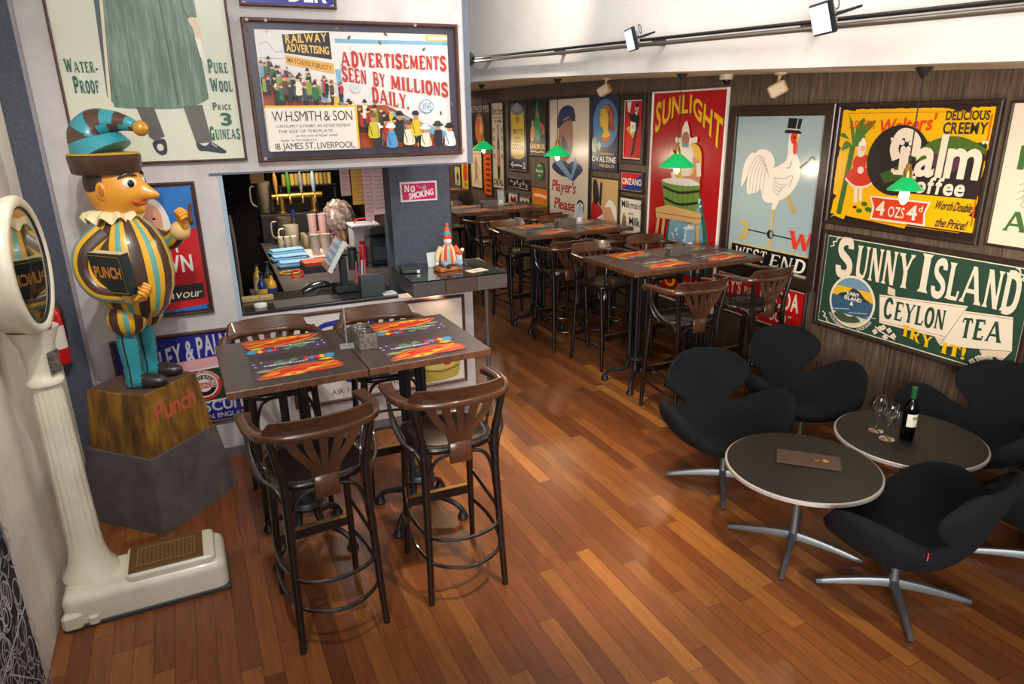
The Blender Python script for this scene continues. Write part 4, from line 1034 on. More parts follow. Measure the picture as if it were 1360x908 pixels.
def art_hunt(a):
    S = '#c6c6cc'
    a.jag(.03, .025, '#252a86', 50, 9)
    a.text('HUNTLEY & PALMERS', 0, 0, 1, 1, S, 2, warp=lambda u, v: (.06 + .97 * u, min(.95, .50 + .25 * sin(pi * min(1, u * .62 + .0)) + .20 * v)), track=.08)
    a.poly([(.42, .70), (.80, .72), (.84, .62), (.40, .59)], '#dfa8ae'); a.poly([(.40, .59), (.84, .62), (.84, .24), (.42, .22)], '#e4dcd6'); a.poly([(.415, .575), (.825, .60), (.825, .255), (.435, .235)], '#1d3a2c')
    a.oval(.63, .42, .165, .165, '#c5302c', 36); a.oval(.63, .42, .13, .13, '#e8e2da', 36); a.oval(.63, .42, .115, .115, '#22201f', 34); a.oval(.63, .42, .07, .07, '#e8e2da', 28); a.rect(.555, .39, .705, .45, '#c5302c')
    a.ring_text('READING BISCUITS', .63, .42, .135, .025, 160, 20, '#e8e2da'); a.ring_text('HUNTLEY & PALMERS', .63, .42, .075, .035, 200, -20, '#e8e2da'); a.text('RELIANCE', .57, .40, .69, .44, '#e8e2da', 1)
    a.text('BISCUITS', .50, .13, 1.0, .24, S, 2); a.text('READING & LONDON. ENGLAND', .08, .045, .97, .095, S, 1)
sign('enamel_sign', 'blue biscuit sign on the bar front behind the jester plinth', bar_wall(-.73, .29), .80, .66, '#2a1c1c', M_FRAMERED, .016, .03, art_hunt)
def art_camp(a):
    B = '#2a3aa4'
    fl_ = MB(); a.lets.append(fl_)
    a.line([(.14, .88), (.15, .80), (.20, .85), (.33, .87)], (.03, .06), B, 5, buf=fl_); f2_ = MB(); a.lets.append(f2_); a.line([(.40, .84), (.46, .90), (.44, .74), (.40, .70)], .06, B, 5, buf=f2_)
    a.text('Cocoa', .26, .20, .66, .44, B, 2, .25, track=.01)
    a.text('ASK YOUR GROCER FOR IT', .20, .085, .66, .14, '#4a4644', 0, .1)
    a.blob([(.72, .10), (.71, .60), (.95, .62), (.955, .14), (.9, .06), (.78, .05)], '#b5a850', 3); a.oval(.835, .61, .17, .05, '#9c9040'); a.blob([(.74, .22), (.74, .42), (.84, .46), (.93, .42), (.93, .22), (.84, .18)], '#cfc27a', 3); a.poly([(.86, .22), (.90, .22), (.93, .42), (.88, .44)], '#c5302c'); a.line([(.72, .2), (.84, .15), (.95, .2)], .012, '#5a5526', 4)
sign('enamel_sign', 'white cocoa sign with blue script under the bar hatch', bar_wall(.342, .285), 1.315, .70, '#dcd8d4', M_FRAMERED, .020, .03, art_camp)
def art_ns(a):
    a.rect(.02, .04, .98, .96, '#d3ccd0'); a.rect(.045, .09, .955, .91, '#c2185b')
    a.text('NO', .10, .50, .40, .85, '#ece6e4', serif=.24, small=.8); a.text('SMOKING', 0, 0, 1, 1, '#ece6e4', 2, warp=lambda u, v: (.22 + .68 * u, .12 + .18 * u + .30 * v), track=.05)
    a.line([(.44, .80), (.62, .62)], .04, '#b8a8ac'); a.oval(.66, .66, .11, .14, '#9b8f94', 14)
ns = sign('no_smoking_sign', 'small pink no smoking sign on the dark pillar', BAR @ Matrix(((1, 0, 0, 1.312), (0, 0, -1, .358), (0, 1, 0, 1.660), (0, 0, 0, 1))), .29, .148, '#d3ccd0', None, 0, .004, art_ns)
# chalk board at the far left
cb = thing('chalkboard', 'chalk covered blackboard on the left wall by the weighing machine', 'blackboard', M=Matrix(((0, 0, 1, -.858), (1, 0, 0, 2.0), (0, 1, 0, .03), (0, 0, 0, 1))))
mb = MB(); mb.box((0, .75, .011), (1.90, 1.5, .022), noisy('chalkboard_black', '#2b2930', '#3c3a44', (1, 1, 1), 8, .8, 5), bev=.003); mb.build('board', cb, smooth=0)
A_ = Art(1.9, 1.5, .0225); rn = random.Random(5)
for k in range(150):
    x, y = .55 + rn.random() * .44, rn.random() * .62
    pts = [(x, y)]; an = rn.random() * 6.3
    for q in range(rn.randint(4, 8)):
        an += rn.uniform(-.9, 1.2); x += .016 * cos(an); y += .02 * sin(an); pts.append((min(.992, x), max(.012, y)))
    A_.line(pts, .0052, '#a5a2ad', 4)
for k in range(60):
    x, y = .6 + rn.random() * .36, .05 + rn.random() * .5; r0 = .008 + rn.random() * .02; x = min(x, .985 - r0)
    A_.line([(x + r0 * cos(t), y + r0 * 1.6 * sin(t)) for t in (0, 1.05, 2.1, 3.15, 4.2, 5.25)], .0045, '#b9b6c0', 3, closed=True)
for pts in ([(.955, .02), (.955, .6)], [(.975, .02), (.975, .6)], [(.62, .30), (.97, .31)], [(.64, .02), (.75, .28), (.93, .06), (.64, .02)]): A_.line(pts, .007, '#c4c1ca')
A_.pic.build('chalk_drawing', cb, smooth=0).location = (-.95, 0, 0)

# ------------------------------------------------------------------ bar stools
SEAT_Z, RAIL_Z = 0.79, 1.035
def make_stool(label, brass=True):
    t = thing('bar_stool', label, 'bar stool')
    W = M_BLACKWOOD
    # seat: rounded square with a shallow saddle
    mb = MB(); prof = [(0, -.030), (.90, -.030), (.985, -.022), (1.0, -.006), (.985, .006), (.93, .012), (.80, .008), (.5, -.002), (0, -.006)]
    rows = []
    for r, z in prof:
        row = []
        for k in range(40):
            a = 2 * pi * k / 40; c, s_ = cos(a), sin(a); e = 2 / 3.4
            x = .205 * (abs(c) ** e) * (1 if c > 0 else -1); y = .205 * (abs(s_) ** e) * (1 if s_ > 0 else -1)
            x *= 1.04 + .06 * (y / .2)
            row.append((x * r, y * r + .01, SEAT_Z + z))
        rows.append(row)
    mb.grid(rows, W, close=True); mb.build('seat', t, smooth=60)
    for sx in (-1, 1):
        mb = MB(); mb.tube([(sx * .195, -.245, 0), (sx * .185, -.225, .30), (sx * .175, -.195, .76), (sx * .192, -.205, .92), (sx * .213, -.215, RAIL_Z)], [.0155, .018, .021, .018, .016], W, 10, sub=4); mb.build('leg', t)
        mb = MB(); mb.tube([(sx * .190, .225, 0), (sx * .182, .205, .35), (sx * .172, .170, .785)], [.015, .018, .021], W, 10, sub=4); mb.build('leg', t)
    # arm rail, one bent flat band
    mb = MB(); path = [(-.262, .115, RAIL_Z - .002), (-.268, .02, RAIL_Z + .004), (-.262, -.09, RAIL_Z + .008), (-.225, -.185, RAIL_Z + .01), (-.13, -.235, RAIL_Z + .01), (0, -.25, RAIL_Z + .01), (.13, -.235, RAIL_Z + .01), (.225, -.185, RAIL_Z + .01), (.262, -.09, RAIL_Z + .008), (.268, .02, RAIL_Z + .004), (.262, .115, RAIL_Z - .002)]
    pr = [(-.025, -.015), (.025, -.015), (.028, -.011), (.028, .012), (.025, .015), (-.025, .015), (-.028, .012), (-.028, -.011)]
    mb.sweep(path, pr, M_DARKWOOD, sub=6, scale=lambda u: (1.0 + .25 * max(0, 1 - min(u, 1 - u) * 9), 1.0)); mb.build('arm_rail', t, smooth=50)
    # crest board on top of the rail
    mb = MB(); R = spline([Vector(p) for p in path], 6); R = [p for p in R if abs(p.x) <= .232 and p.y < -.12]; n = len(R); rows = []
    for i, p in enumerate(R):
        d = (R[min(i + 1, n - 1)] - R[max(i - 1, 0)]).normalized(); o = Vector((d.y, -d.x, 0))
        if o.y > 0: o = -o
        u = i / (n - 1); h = .066 * min(1, (.12 + min(u, 1 - u) * 9)); q = p + Vector((0, 0, .012))
        b = o * .004 + Vector((0, 0, h)) + o * .022 * (h / .066)
        a0, a1 = q - o * .010, q + o * .010
        rows.append([a0, a1, q + b + o * .007, q + b - o * .007])
    mb.grid(rows, M_DARKWOOD, close=True); m0 = len(mb.v); mb.add(rows[0], [(0, 1, 2, 3)], M_DARKWOOD); mb.add(rows[-1], [(3, 2, 1, 0)], M_DARKWOOD); mb.build('crest_rail', t, smooth=45)
    # fanned splats meeting in a small block
    mb = MB()
    for k in range(-2, 3):
        x0, x1 = k * .072, k * .021
        P0 = [(x0 * 1.02, -.232 - .005 * (2 - abs(k)), RAIL_Z), (x0 * .78, -.226, .96), (x1 * 1.35, -.214, .875), (x1, -.206, .80)]
        mb.sweep(P0, [(-.0145, -.004), (.0145, -.004), (.0145, .004), (-.0145, .004)], M_DARKWOOD, up=(0, 1, 0), sub=4, scale=lambda u: (1.45 - .75 * u, 1))
    mb.box((0, -.208, .775), (.110, .016, .11), M_DARKWOOD, bev=.006); mb.build('fan_splat', t, smooth=45)
    for sx in (-1, 1):
        mb = MB(); mb.tube([(sx * .263, .045, RAIL_Z - .008), (sx * .270, .03, .965), (sx * .268, -.03, .885), (sx * .248, -.115, .825), (sx * .208, -.17, .795), (sx * .19, -.19, .74)], [.009, .010, .010, .010], W, 8, sub=5); mb.build('arm_support', t)
        mb = MB(); mb.tube([(sx * .268, .06, RAIL_Z - .01), (sx * .262, .065, .95), (sx * .243, .05, .86), (sx * .215, .01, .79), (sx * .205, -.03, .775)], [.009, .009], W, 8, sub=5); mb.build('arm_support', t)
    # bent braces under the seat
    mb = MB()
    for (ax, ay, bx, by) in ((-.177, -.198, .177, -.198), (-.175, .178, .175, .178), (-.175, -.198, -.173, .178), (.175, -.198, .173, .178)):
        for q in (0, 1):
            (x0, y0), (x1, y1) = ((ax, ay), (bx, by)) if q == 0 else ((bx, by), (ax, ay))
            L = lambda t_: (x0 + (x1 - x0) * t_, y0 + (y1 - y0) * t_)
            mb.tube([(*L(.03), .56), (*L(.05), .65), (*L(.14), .735), (*L(.30), .762), (*L(.42), .766)], .009, W, 7, sub=4)
    mb.build('seat_brace', t)
    for z, b, f in ((.375, .045, .155), (.235, .075, .21)):
        mb = MB(); x = .20; mb.tube([(-.185 - .004, f + .045, z + .06 if z > .3 else z + .0), (-x - .012, .06, z + .01), (-x - .008, -.12, z), (-.155, -.235 - b * .3, z - .01), (0, -.25 - b, z - .015), (.155, -.235 - b * .3, z - .01), (x + .008, -.12, z), (x + .012, .06, z + .01), (.185 + .004, f + .045, z + .06 if z > .3 else z)], .0095, W, 8, sub=5); mb.build('foot_ring', t)
    mb = MB(); mb.box((0, .213, .315), (.36, .024, .052), W, bev=.004); fr = mb.build('footrest', t, smooth=0)
    mb = MB(); mb.box((0, .213, .343), (.335, .026, .005), M_BRASS if brass else M_BLACKWOOD, bev=.001); mb.build('brass_strip', fr, smooth=0)
    return t

G_NEAR = 'stools round the near bar tables'
st0 = make_stool('dark bentwood bar stool nearest the camera, back turned, left of the near pair', True)
st0.location = (.355, 2.905, 0); st0.rotation_euler.z = rad(4); st0['group'] = G_NEAR
dup(st0, (1.0, 2.93, 0), rad(-2), 'dark bentwood bar stool pushed in at the right-hand near table, back to camera', G_NEAR)
dup(st0, (.34, 4.03, 0), pi + rad(2), 'dark bentwood bar stool behind the left-hand near table, facing the camera', G_NEAR)
dup(st0, (.985, 3.99, 0), pi - rad(3), 'dark bentwood bar stool behind the right-hand near table, by the white sign under the hatch', G_NEAR)
G_FAR = 'stools at the tables along the panelled wall'
dup(st0, (3.30, 3.99, 0), rad(-3), 'dark bentwood bar stool behind the left winged armchair, back to camera', G_FAR)
dup(st0, (4.02, 4.05, 0), rad(4), "dark bentwood bar stool in front of the low red sign", G_FAR)
dup(st0, (3.42, 5.27, 0), pi + rad(6), 'dark bentwood bar stool facing the camera behind the tallest visible wall table', G_FAR)
dup(st0, (4.08, 5.36, 0), pi, 'dark bentwood bar stool half hidden between the tall red soap sign and the wall table', G_FAR)
dup(st0, (3.32, 5.93, 0), rad(-2), 'dark bentwood bar stool with back turned at the middle wall table, aisle side', G_FAR)
dup(st0, (4.0, 6.02, 0), rad(2), 'dark bentwood bar stool with back turned at the middle wall table, wall side', G_FAR)
dup(st0, (3.36, 7.04, 0), pi + rad(3), 'dark bentwood bar stool facing the camera behind the middle wall table', G_FAR)
dup(st0, (4.02, 7.10, 0), pi - rad(2), 'dark bentwood bar stool in front of the seaman sign', G_FAR)
dup(st0, (3.40, 7.98, 0), rad(2), 'dark bentwood bar stool with back turned at the third wall table, aisle side', G_FAR)
dup(st0, (4.05, 7.80, 0), rad(-2), 'dark bentwood bar stool with back turned at the third wall table, wall side', G_FAR)
dup(st0, (3.40, 9.2, 0), pi, 'dark bentwood bar stool in the dim far end behind the third wall table', G_FAR)
dup(st0, (3.42, 10.75, 0), 0, 'dark bentwood bar stool at the last table, seen past the dark pillar', G_FAR)

# ------------------------------------------------------------------ bar tables, pushed together in pairs
TW, TD, TH = .652, .765, 1.10
def make_table(label):
    t = thing('bar_table', label, 'bar table')
    mb = MB(); mb.box((0, 0, TH - .019), (TW, TD, .038), M_TOPEDGE, bev=.003); top = mb.build('tabletop', t, smooth=0)
    mb = MB(); mb.box((0, 0, TH + .0004), (TW - .006, TD - .006, .0012), M_TOP); mb.build('laminate', top, smooth=0)
    mb = MB(); mb.box((0, 0, TH - .048), (.40, .46, .02), M_IRON, bev=.004); mb.build('top_bracket', t, smooth=0)
    for sx in (-1, 1):
        for sy in (-1, 1):
            mb = MB(); q = [(.020, TH - .058), (.024, TH - .075), (.018, TH - .10), (.0165, .62), (.0165, .30), (.022, .27), (.022, .25)]
            mb.lathe(q[::-1], M_IRON, (sx * .048, sy * .048, 0), 12); mb.build('post', t)
            mb = MB()
            mb.tube([(sx * .045, sy * .045, .24), (sx * .062, sy * .062, .145), (sx * .105, sy * .105, .118), (sx * .155, sy * .155, .098), (sx * .190, sy * .190, .062), (sx * .198, sy * .198, .035)], [.020, .022, .019, .016, .015, .017], M_IRON, 9, sub=4)
            mb.lathe([(.030, 0), (.034, .012), (.026, .03), (.020, .05)], M_IRON, (sx * .197, sy * .197, 0), 12); mb.build('leg', t)
    mb = MB(); mb.lathe([(.085, .225), (.095, .24), (.085, .262), (.07, .27)], M_IRON, (0, 0, 0), 20); mb.build('collar', t)
    return t
tb0 = make_table('bar table at near left, its dark top edge nearest the jester plinth')
tb0['group'] = 'near pair of bar tables'; tb0.location = (.357, 3.525, 0); tb0.rotation_euler.z = rad(.6)
dup(tb0, (1.015, 3.53, 0), rad(.6), 'bar table at near right, beside the bar front corner', 'near pair of bar tables')
GT = 'bar tables along the panelled wall'
for (x, y, l1, l2) in ((3.375, 4.655, 'bar table behind the left winged armchair, aisle half of its pair', "bar table against the wall between the tall red soap sign and the rooster picture"),
                       (3.395, 6.575, 'bar table of the middle wall pair, aisle half', 'bar table of the middle wall pair, wall half under the navy lady sign'),
                       (3.43, 8.63, 'bar table of the third wall pair, aisle half', 'bar table of the third wall pair, wall half by the seaman sign'),
                       (3.43, 11.45, 'bar table at the far end, aisle half, seen past the dark pillar', 'bar table at the far end against the wall')):
    dup(tb0, (x, y, 0), 0, l1, GT); dup(tb0, (x + .660, y, 0), 0, l2, GT)

# place mats: printed paper, red boat shapes on plum
def make_mat(label):
    t = thing('placemat', label, 'place mat')
    w_, h_ = .41, .275
    mb = MB(); mb.box((0, 0, .0006), (w_, h_, .0012), P('#453a4c', .5)); mb.build('paper', t, smooth=0)
    A = Art(w_, h_, .0013); A.rough = .45
    O, Rd, Yl, Bl, Gn = '#d8622a', '#c8321f', '#e0a92c', '#3a8aae', '#5f7a55'
    A.blob([(.02, .06), (.20, .36), (.45, .50), (.72, .56), (.98, .42), (.97, .12), (.6, .02), (.2, .015)], O); A.blob([(.08, .14), (.3, .30), (.55, .38), (.80, .40), (.66, .22), (.35, .12)], Rd)
    A.line([(.36, .02), (.55, .12), (.80, .33), (.97, .52)], .025, Yl, 5); A.blob([(.30, .05), (.38, .16), (.52, .16), (.56, .05), (.44, .01)], Yl); A.oval(.43, .09, .05, .04, Rd); A.blob([(.58, .22), (.66, .29), (.74, .25), (.66, .20)], Yl); A.blob([(.78, .30), (.86, .40), (.96, .32), (.88, .24)], '#b8862a')
    A.blob([(.03, .40), (.12, .50), (.22, .44), (.14, .34)], '#8a8458'); A.blob([(.2, .46), (.3, .56), (.42, .52), (.3, .45)], Gn)
    for k, c in enumerate((Rd, Bl, Rd, Yl, Rd, Bl)): A.blob([(.62 + .062 * k, .80), (.66 + .062 * k, .90), (.70 + .062 * k, .82), (.66 + .062 * k, .68)], c, 2)
    A.blob([(.86, .72), (.92, .9), (.98, .86), (.96, .66)], Bl, 3); A.blob([(.78, .62), (.9, .66), (.96, .58), (.86, .54)], Yl); A.blob([(.25, .74), (.34, .90), (.42, .78), (.5, .92), (.56, .8), (.4, .68)], Gn, 3)
    A.blob([(.55, .03), (.72, .20), (.98, .34), (.985, .03)], '#b5451f', 4); A.line([(.03, .05), (.3, .30), (.6, .46), (.96, .50)], .02, '#7a2418', 5); A.line([(.50, .02), (.64, .14), (.80, .20), (.97, .24)], .03, Yl, 4); A.blob([(.64, .05), (.70, .12), (.80, .10), (.74, .03)], Rd, 3); A.blob([(.10, .10), (.20, .24), (.30, .22), (.22, .10)], '#e07a2c', 4); A.line([(.16, .32), (.28, .44), (.42, .49)], .018, '#d8b04a', 4); A.oval(.70, .36, .05, .035, Rd, 12)
    A.text('TUMBLING MARKET', .13, .62, .66, .69, '#e3dde0', 1)
    for x, y in ((.03, .82), (.04, .66), (.12, .88)): A.oval(x, y, .022, .022, '#d8d2da', 8)
    A.put(t, Matrix.Translation((-w_ / 2, -h_ / 2, 0)))
    return t
mt0 = make_mat('place mat at the front left of the near tables'); mt0['group'] = 'place mats'
mt0.location = (.378, 3.365, TH + .0014); mt0.rotation_euler.z = rad(0)
GP = 'place mats'
Z = TH + .0014
for x, y, r, l in ((.378, 3.745, pi, 'place mat at the back left of the near tables'), (1.015, 3.33, rad(1), 'place mat at the front right of the near tables'), (1.07, 3.73, pi - rad(2), 'place mat at the back right of the near tables')): dup(mt0, (x, y, Z), r, l, GP)
k_ = 0
for ty, nm in ((4.655, 'wall table nearest the rooster picture'), (6.575, 'middle wall table'), (8.63, 'third wall table'), (11.45, 'far end table')):
    for x, dy, r, side in ((3.44, -.19, 0, 'front aisle corner'), (3.44, .19, pi, 'back aisle corner'), (4.03, -.19, rad(-1), 'front wall corner'), (4.05, .19, pi, 'back wall corner')):
        dup(mt0, (x, ty + dy, Z), r + rad((k_ * 37) % 5 - 2), 'place mat on the %s, %s' % (nm, side), GP); k_ += 1

# cutlery caddies
M_TIN = noisy('stamped_tin', '#5a524c', '#8a8178', (1, 1, 1), 60, .45, 4, metal=.5)
def make_caddy(label, full=True):
    t = thing('cutlery_caddy', label, 'caddy')
    mb = MB(); w_, d_, h_, q = .10, .22, .085, .006
    for x in (-1, 1): mb.box((x * (w_ - q) / 2, 0, h_ / 2), (q, d_, h_), M_TIN, bev=.002)
    for y in (-1, 1): mb.box((0, y * (d_ - q) / 2, h_ / 2), (w_ - 2 * q, q, h_), M_TIN, bev=.002)
    mb.box((0, 0, .004), (w_ - 2 * q, d_ - 2 * q, .006), M_TIN); mb.box((0, 0, .045), (w_ - 2 * q, .004, .07), M_TIN)
    mb.build('box', t, smooth=0)
    if full:
        rn = random.Random(3)
        for k in range(9):
            x, y = rn.uniform(-.03, .03), rn.uniform(-.08, .06); mb = MB()
            mb.tube([(x, y, .035), (x * .8, y + .035, .052), (x * .7, y + .06, .066)], [.003, .003, .0045], M_STEEL, 6, sub=3)
            mb.ell((x * .7, y + .068, .070), (.009, .016, .004), M_STEEL, seg=10, rings=6); mb.build('cutlery', t)
    return t
cd0 = make_caddy('stamped tin caddy of cutlery between the near tables'); cd0['group'] = 'cutlery caddies'; cd0.location = (.765, 3.55, TH + .0012)
for x, y, l in ((3.80, 4.70, 'stamped tin caddy on the wall table nearest the rooster picture'), (3.77, 6.63, 'stamped tin caddy on the middle wall table'), (3.74, 8.68, 'stamped tin caddy on the third wall table')): dup(cd0, (x, y, TH + .0012), rad(88), l, 'cutlery caddies')
# menu holders
def holder(loc, rz, label, paper=None):
    t = thing('menu_holder', label, 'menu holder', loc, rz)
    mb = MB(); mb.box((0, 0, .002), (.075, .085, .004), M_ACRYL, bev=.001); mb.build('foot', t, smooth=0)
    mb = MB(); mb.box((.0, 0, .112), (.004, .10, .212), M_ACRYL, bev=.001); mb.build('upright', t, smooth=0)
    if paper:
        mb = MB(); mb.box((.0045, 0, .105), (.002, .085, .17), P(paper, .5)); mb.box((.0060, 0, .05), (.001, .05, .05), P('#e8e2da', .5)); mb.build('card', t, smooth=0)
holder((.672, 3.55, TH + .0012), rad(-8), 'empty clear acrylic menu holder between the near tables')
holder((3.99, 4.80, TH + .0012), rad(-90), 'clear menu holder with a blue card before the tall red soap sign', '#6a8296')
holder((3.99, 6.70, TH + .0012), rad(-90), 'clear menu holder with a grey card before the seaman sign', '#8a9aa2')
holder((3.95, 8.75, TH + .0012), rad(-90), 'clear menu holder with a pale card on the third wall table', '#aab4b8')

# ------------------------------------------------------------------ swan armchairs and low tables
def four_star(t, r, h, name='base_leg'):
    mb = MB(); mb.lathe([(.0, .045), (.030, .05), (.027, .085), (.019, .12), (.016, h)], M_ALU, (0, 0, 0), 16); mb.build('column', t)
    for k in range(4):
        a = k * pi / 2; mb = MB()
        mb.sweep([(.0, 0, .078), (r * .35, 0, .066), (r * .75, 0, .042), (r, 0, .022)], [(-.017, -.022), (.017, -.022), (.017, .004), (.010, .014), (-.010, .014), (-.017, .004)], M_ALU, sub=4, scale=lambda u: (1.05 - .35 * u, 1.25 - .75 * u))
        mb.lathe([(.010, 0), (.010, .014)], P('#1a1a1c', .6), (r - .014, 0, 0), 10)
        mb.v = [(x * cos(a) - y * sin(a), x * sin(a) + y * cos(a), z) for x, y, z in mb.v]; mb.build(name, t, smooth=40)
CAGE = [
 [(0, .315, .345), (.12, .310, .350), (.215, .285, .375), (.285, .250, .425), (.318, .205, .475)],
 [(0, .285, .385), (.13, .275, .388), (.235, .235, .412), (.315, .185, .480), (.362, .140, .560)],
 [(0, .180, .388), (.13, .170, .390), (.240, .130, .422), (.330, .080, .500), (.385, .045, .602)],
 [(0, .050, .374), (.13, .040, .377), (.240, .010, .414), (.335, -.030, .500), (.392, -.065, .610)],
 [(0, -.070, .366), (.12, -.080, .370), (.215, -.095, .402), (.300, -.120, .478), (.352, -.150, .575)],
 [(0, -.170, .378), (.095, -.175, .382), (.165, -.180, .404), (.222, -.192, .446), (.262, -.208, .498)],
 [(0, -.240, .425), (.062, -.240, .428), (.105, -.236, .436), (.136, -.230, .446), (.155, -.226, .456)],
 [(0, -.275, .500), (.060, -.273, .500), (.105, -.264, .500), (.136, -.252, .500), (.156, -.242, .500)],
 [(0, -.305, .585), (.092, -.300, .584), (.168, -.280, .580), (.222, -.250, .574), (.254, -.222, .568)],
 [(0, -.335, .675), (.108, -.330, .674), (.200, -.308, .668), (.268, -.270, .660), (.306, -.232, .650)],
 [(0, -.362, .750), (.095, -.357, .747), (.178, -.336, .735), (.236, -.302, .718), (.266, -.270, .700)],
 [(0, -.380, .800), (.060, -.376, .797), (.110, -.362, .785), (.150, -.342, .768), (.180, -.320, .748)]]
def make_swan(label, tagside=1):
    t = thing('winged_armchair', label, 'armchair')
    rows = []
    for r in CAGE: rows.append([Vector((-x, y, z)) for x, y, z in r[:0:-1]] + [Vector(p) for p in r])
    n, q = len(rows), len(rows[0])
    thick = [.050, .085, .115, .125, .120, .100, .070, .055, .050, .046, .044, .040]      # deep seat, thinner back
    out = []
    for i in range(n):
        o = []
        for k in range(q):
            du = rows[min(i + 1, n - 1)][k] - rows[max(i - 1, 0)][k]; dv = rows[i][min(k + 1, q - 1)] - rows[i][max(k - 1, 0)]
            nn = dv.cross(du).normalized()
            e = abs(k - (q - 1) / 2) / ((q - 1) / 2)
            o.append(rows[i][k] + nn * (thick[i] * (1 - .38 * e ** 2)))
        out.append(o)
    if out[3][q // 2].z > rows[3][q // 2].z:
        out = [[rows[i][k] * 2 - out[i][k] for k in range(q)] for i in range(n)]
    mb = MB(); mb.grid(rows, M_WOOL); mb.grid(out, M_WOOL); o2 = n * q; m_ = n * q
    rim = [(0, k) for k in range(q)] + [(i, q - 1) for i in range(1, n)] + [(n - 1, k) for k in range(q - 2, -1, -1)] + [(i, 0) for i in range(n - 2, 0, -1)]
    ix = [i * q + k for i, k in rim]
    for j in range(len(ix)):
        a_, b_ = ix[j], ix[(j + 1) % len(ix)]
        mb.f.append((a_, b_, b_ + m_, a_ + m_)); mb.mi.append(0)
    mb.build('upholstered_shell', t, smooth=180, sub=2)
    mb = MB(); mb.lathe([(.0, .20), (.04, .20), (.06, .225), (.085, .262), (.0, .28)], P('#2a2c30', .5), (0, -.02, 0), 20); mb.build('seat_plate', t)
    four_star(t, .345, .24)
    tg = (rows[5][0] + out[5][0]) / 2; mb = MB(); mb.box(tg + Vector((-.006, -.004, -.012)), (.026, .005, .022), P('#d0242e', .6), Matrix.Rotation(rad(20), 3, 'Z')); mb.build('red_label_tab', t, smooth=0)
    return t
GS = 'charcoal winged armchairs round the low tables'
sw0 = make_swan('charcoal winged armchair at the far left of the low tables, facing right'); sw0['group'] = GS
sw0.location = (2.86, 2.97, 0); sw0.rotation_euler.z = rad(168)
def turn_base(root, deg):
    for ch in [o for o in COL.objects if o.parent == root and o.name.split('.')[0] == 'base_leg']: ch.rotation_euler.z = rad(deg) - root.rotation_euler.z
    return root
turn_base(sw0, 50)
turn_base(dup(sw0, (3.68, 3.11, 0), rad(170), 'charcoal winged armchair by the wall behind the wine table, below the green sign', GS), 40)
turn_base(dup(sw0, (2.85, 1.755, 0), rad(10), 'charcoal winged armchair nearest the camera, turned to the menu table', GS), 50)
turn_base(dup(sw0, (3.69, 1.56, 0), rad(6), 'charcoal winged armchair cut off at the right edge', GS), 40)
turn_base(dup(sw0, (4.02, 2.22, 0), rad(85), 'charcoal winged armchair in the shade against the wall behind the wine table', GS), 30)

def make_low(label):
    t = thing('low_round_table', label, 'coffee table')
    mb = MB(); R = .388; mb.lathe([(0, .472), (R - .012, .472), (R, .478), (R, .494), (R - .006, .4975), (R - .012, .498)], P('#b9b4ae', .4, .4), seg=64); top = mb.build('table_edge', t, smooth=40)
    mb = MB(); mb.lathe([(R - .010, .4975), (R - .010, .4995), (0, .4995)], M_LOWTOP, seg=64); mb.build('tabletop', t, smooth=40)
    mb = MB(); mb.lathe([(0, .44), (.10, .445), (.13, .472), (0, .472)], M_ALU, seg=24); mb.build('top_mount', t)
    four_star(t, .345, .45)
    return t
lt0 = make_low('low round black table with a closed menu on it'); lt0['group'] = 'low round tables'
lt0.location = (2.725, 2.262, 0); lt0.rotation_euler.z = rad(35)
dup(lt0, (3.512, 2.225, 0), rad(15), 'low round black table with wine bottle and glasses on it', 'low round tables')
# menu on the first table
t = thing('menu_folder', 'closed brown menu folder on the low round table', 'menu', (2.785, 2.278, .5), rad(-46))
mb = MB(); mb.box((0, 0, .004), (.315, .150, .006), P('#4a352c', .45), bev=.001); mb.box((0, 0, .009), (.315, .150, .003), P('#4b382f', .4), bev=.001); mb.build('cover', t, smooth=0)
mb = MB(); mb.box((.003, 0, .0068), (.308, .144, .002), P('#d8d2c8', .7)); mb.build('pages', t, smooth=0)
A_ = Art(.315, .150, .0108)
for k in range(7): A_.blob([(.72 + .02 * (k % 3), .42 + .06 * (k // 3)), (.75 + .02 * (k % 3), .50 + .06 * (k // 3)), (.78 + .02 * (k % 3), .44 + .06 * (k // 3))], '#d8962a', 3)
A_.line([(.60, .42), (.66, .42)], .1, '#a8743a')
A_.pic.build('gold_emblem', t, smooth=0).location = (-.157, -.075, 0)
# wine
t = thing('wine_bottle', 'dark green wine bottle with cream label on the low table', 'bottle', (3.478, 2.218, .5))
mb = MB(); mb.lathe([(0, 0), (.034, 0), (.0375, .005), (.0375, .175), (.034, .20), (.020, .225), (.0145, .24), (.0135, .295), (.0155, .297), (.0155, .305), (.012, .306)], M_WINE, seg=28); mb.build('glass', t)
mb = MB(); mb.lathe([(.0, .004), (.034, .006), (.034, .17), (.030, .19), (0, .195)], P('#0a0608', .3), seg=24); mb.build('wine', t)
mb = MB(); mb.lathe([(.0142, .245), (.0158, .246), (.0158, .309), (0, .3095)], P('#1f5a3c', .35, .3), seg=20); mb.build('foil_capsule', t)
mb = MB(); rows = [[(.0381 * cos(rad(a)), .0381 * sin(rad(a)), z) for a in range(-165, -15, 6)] for z in (.085, .160)]; mb.grid(rows, P('#ddd8c4', .6)); lb = mb.build('label', t)
mb = MB(); rows = [[(.0383 * cos(rad(a)), .0383 * sin(rad(a)), z) for a in range(-125, -60, 6)] for z in (.128, .146)]; mb.grid(rows, P('#8a8f6a', .6)); mb.build('label_vignette', lb)
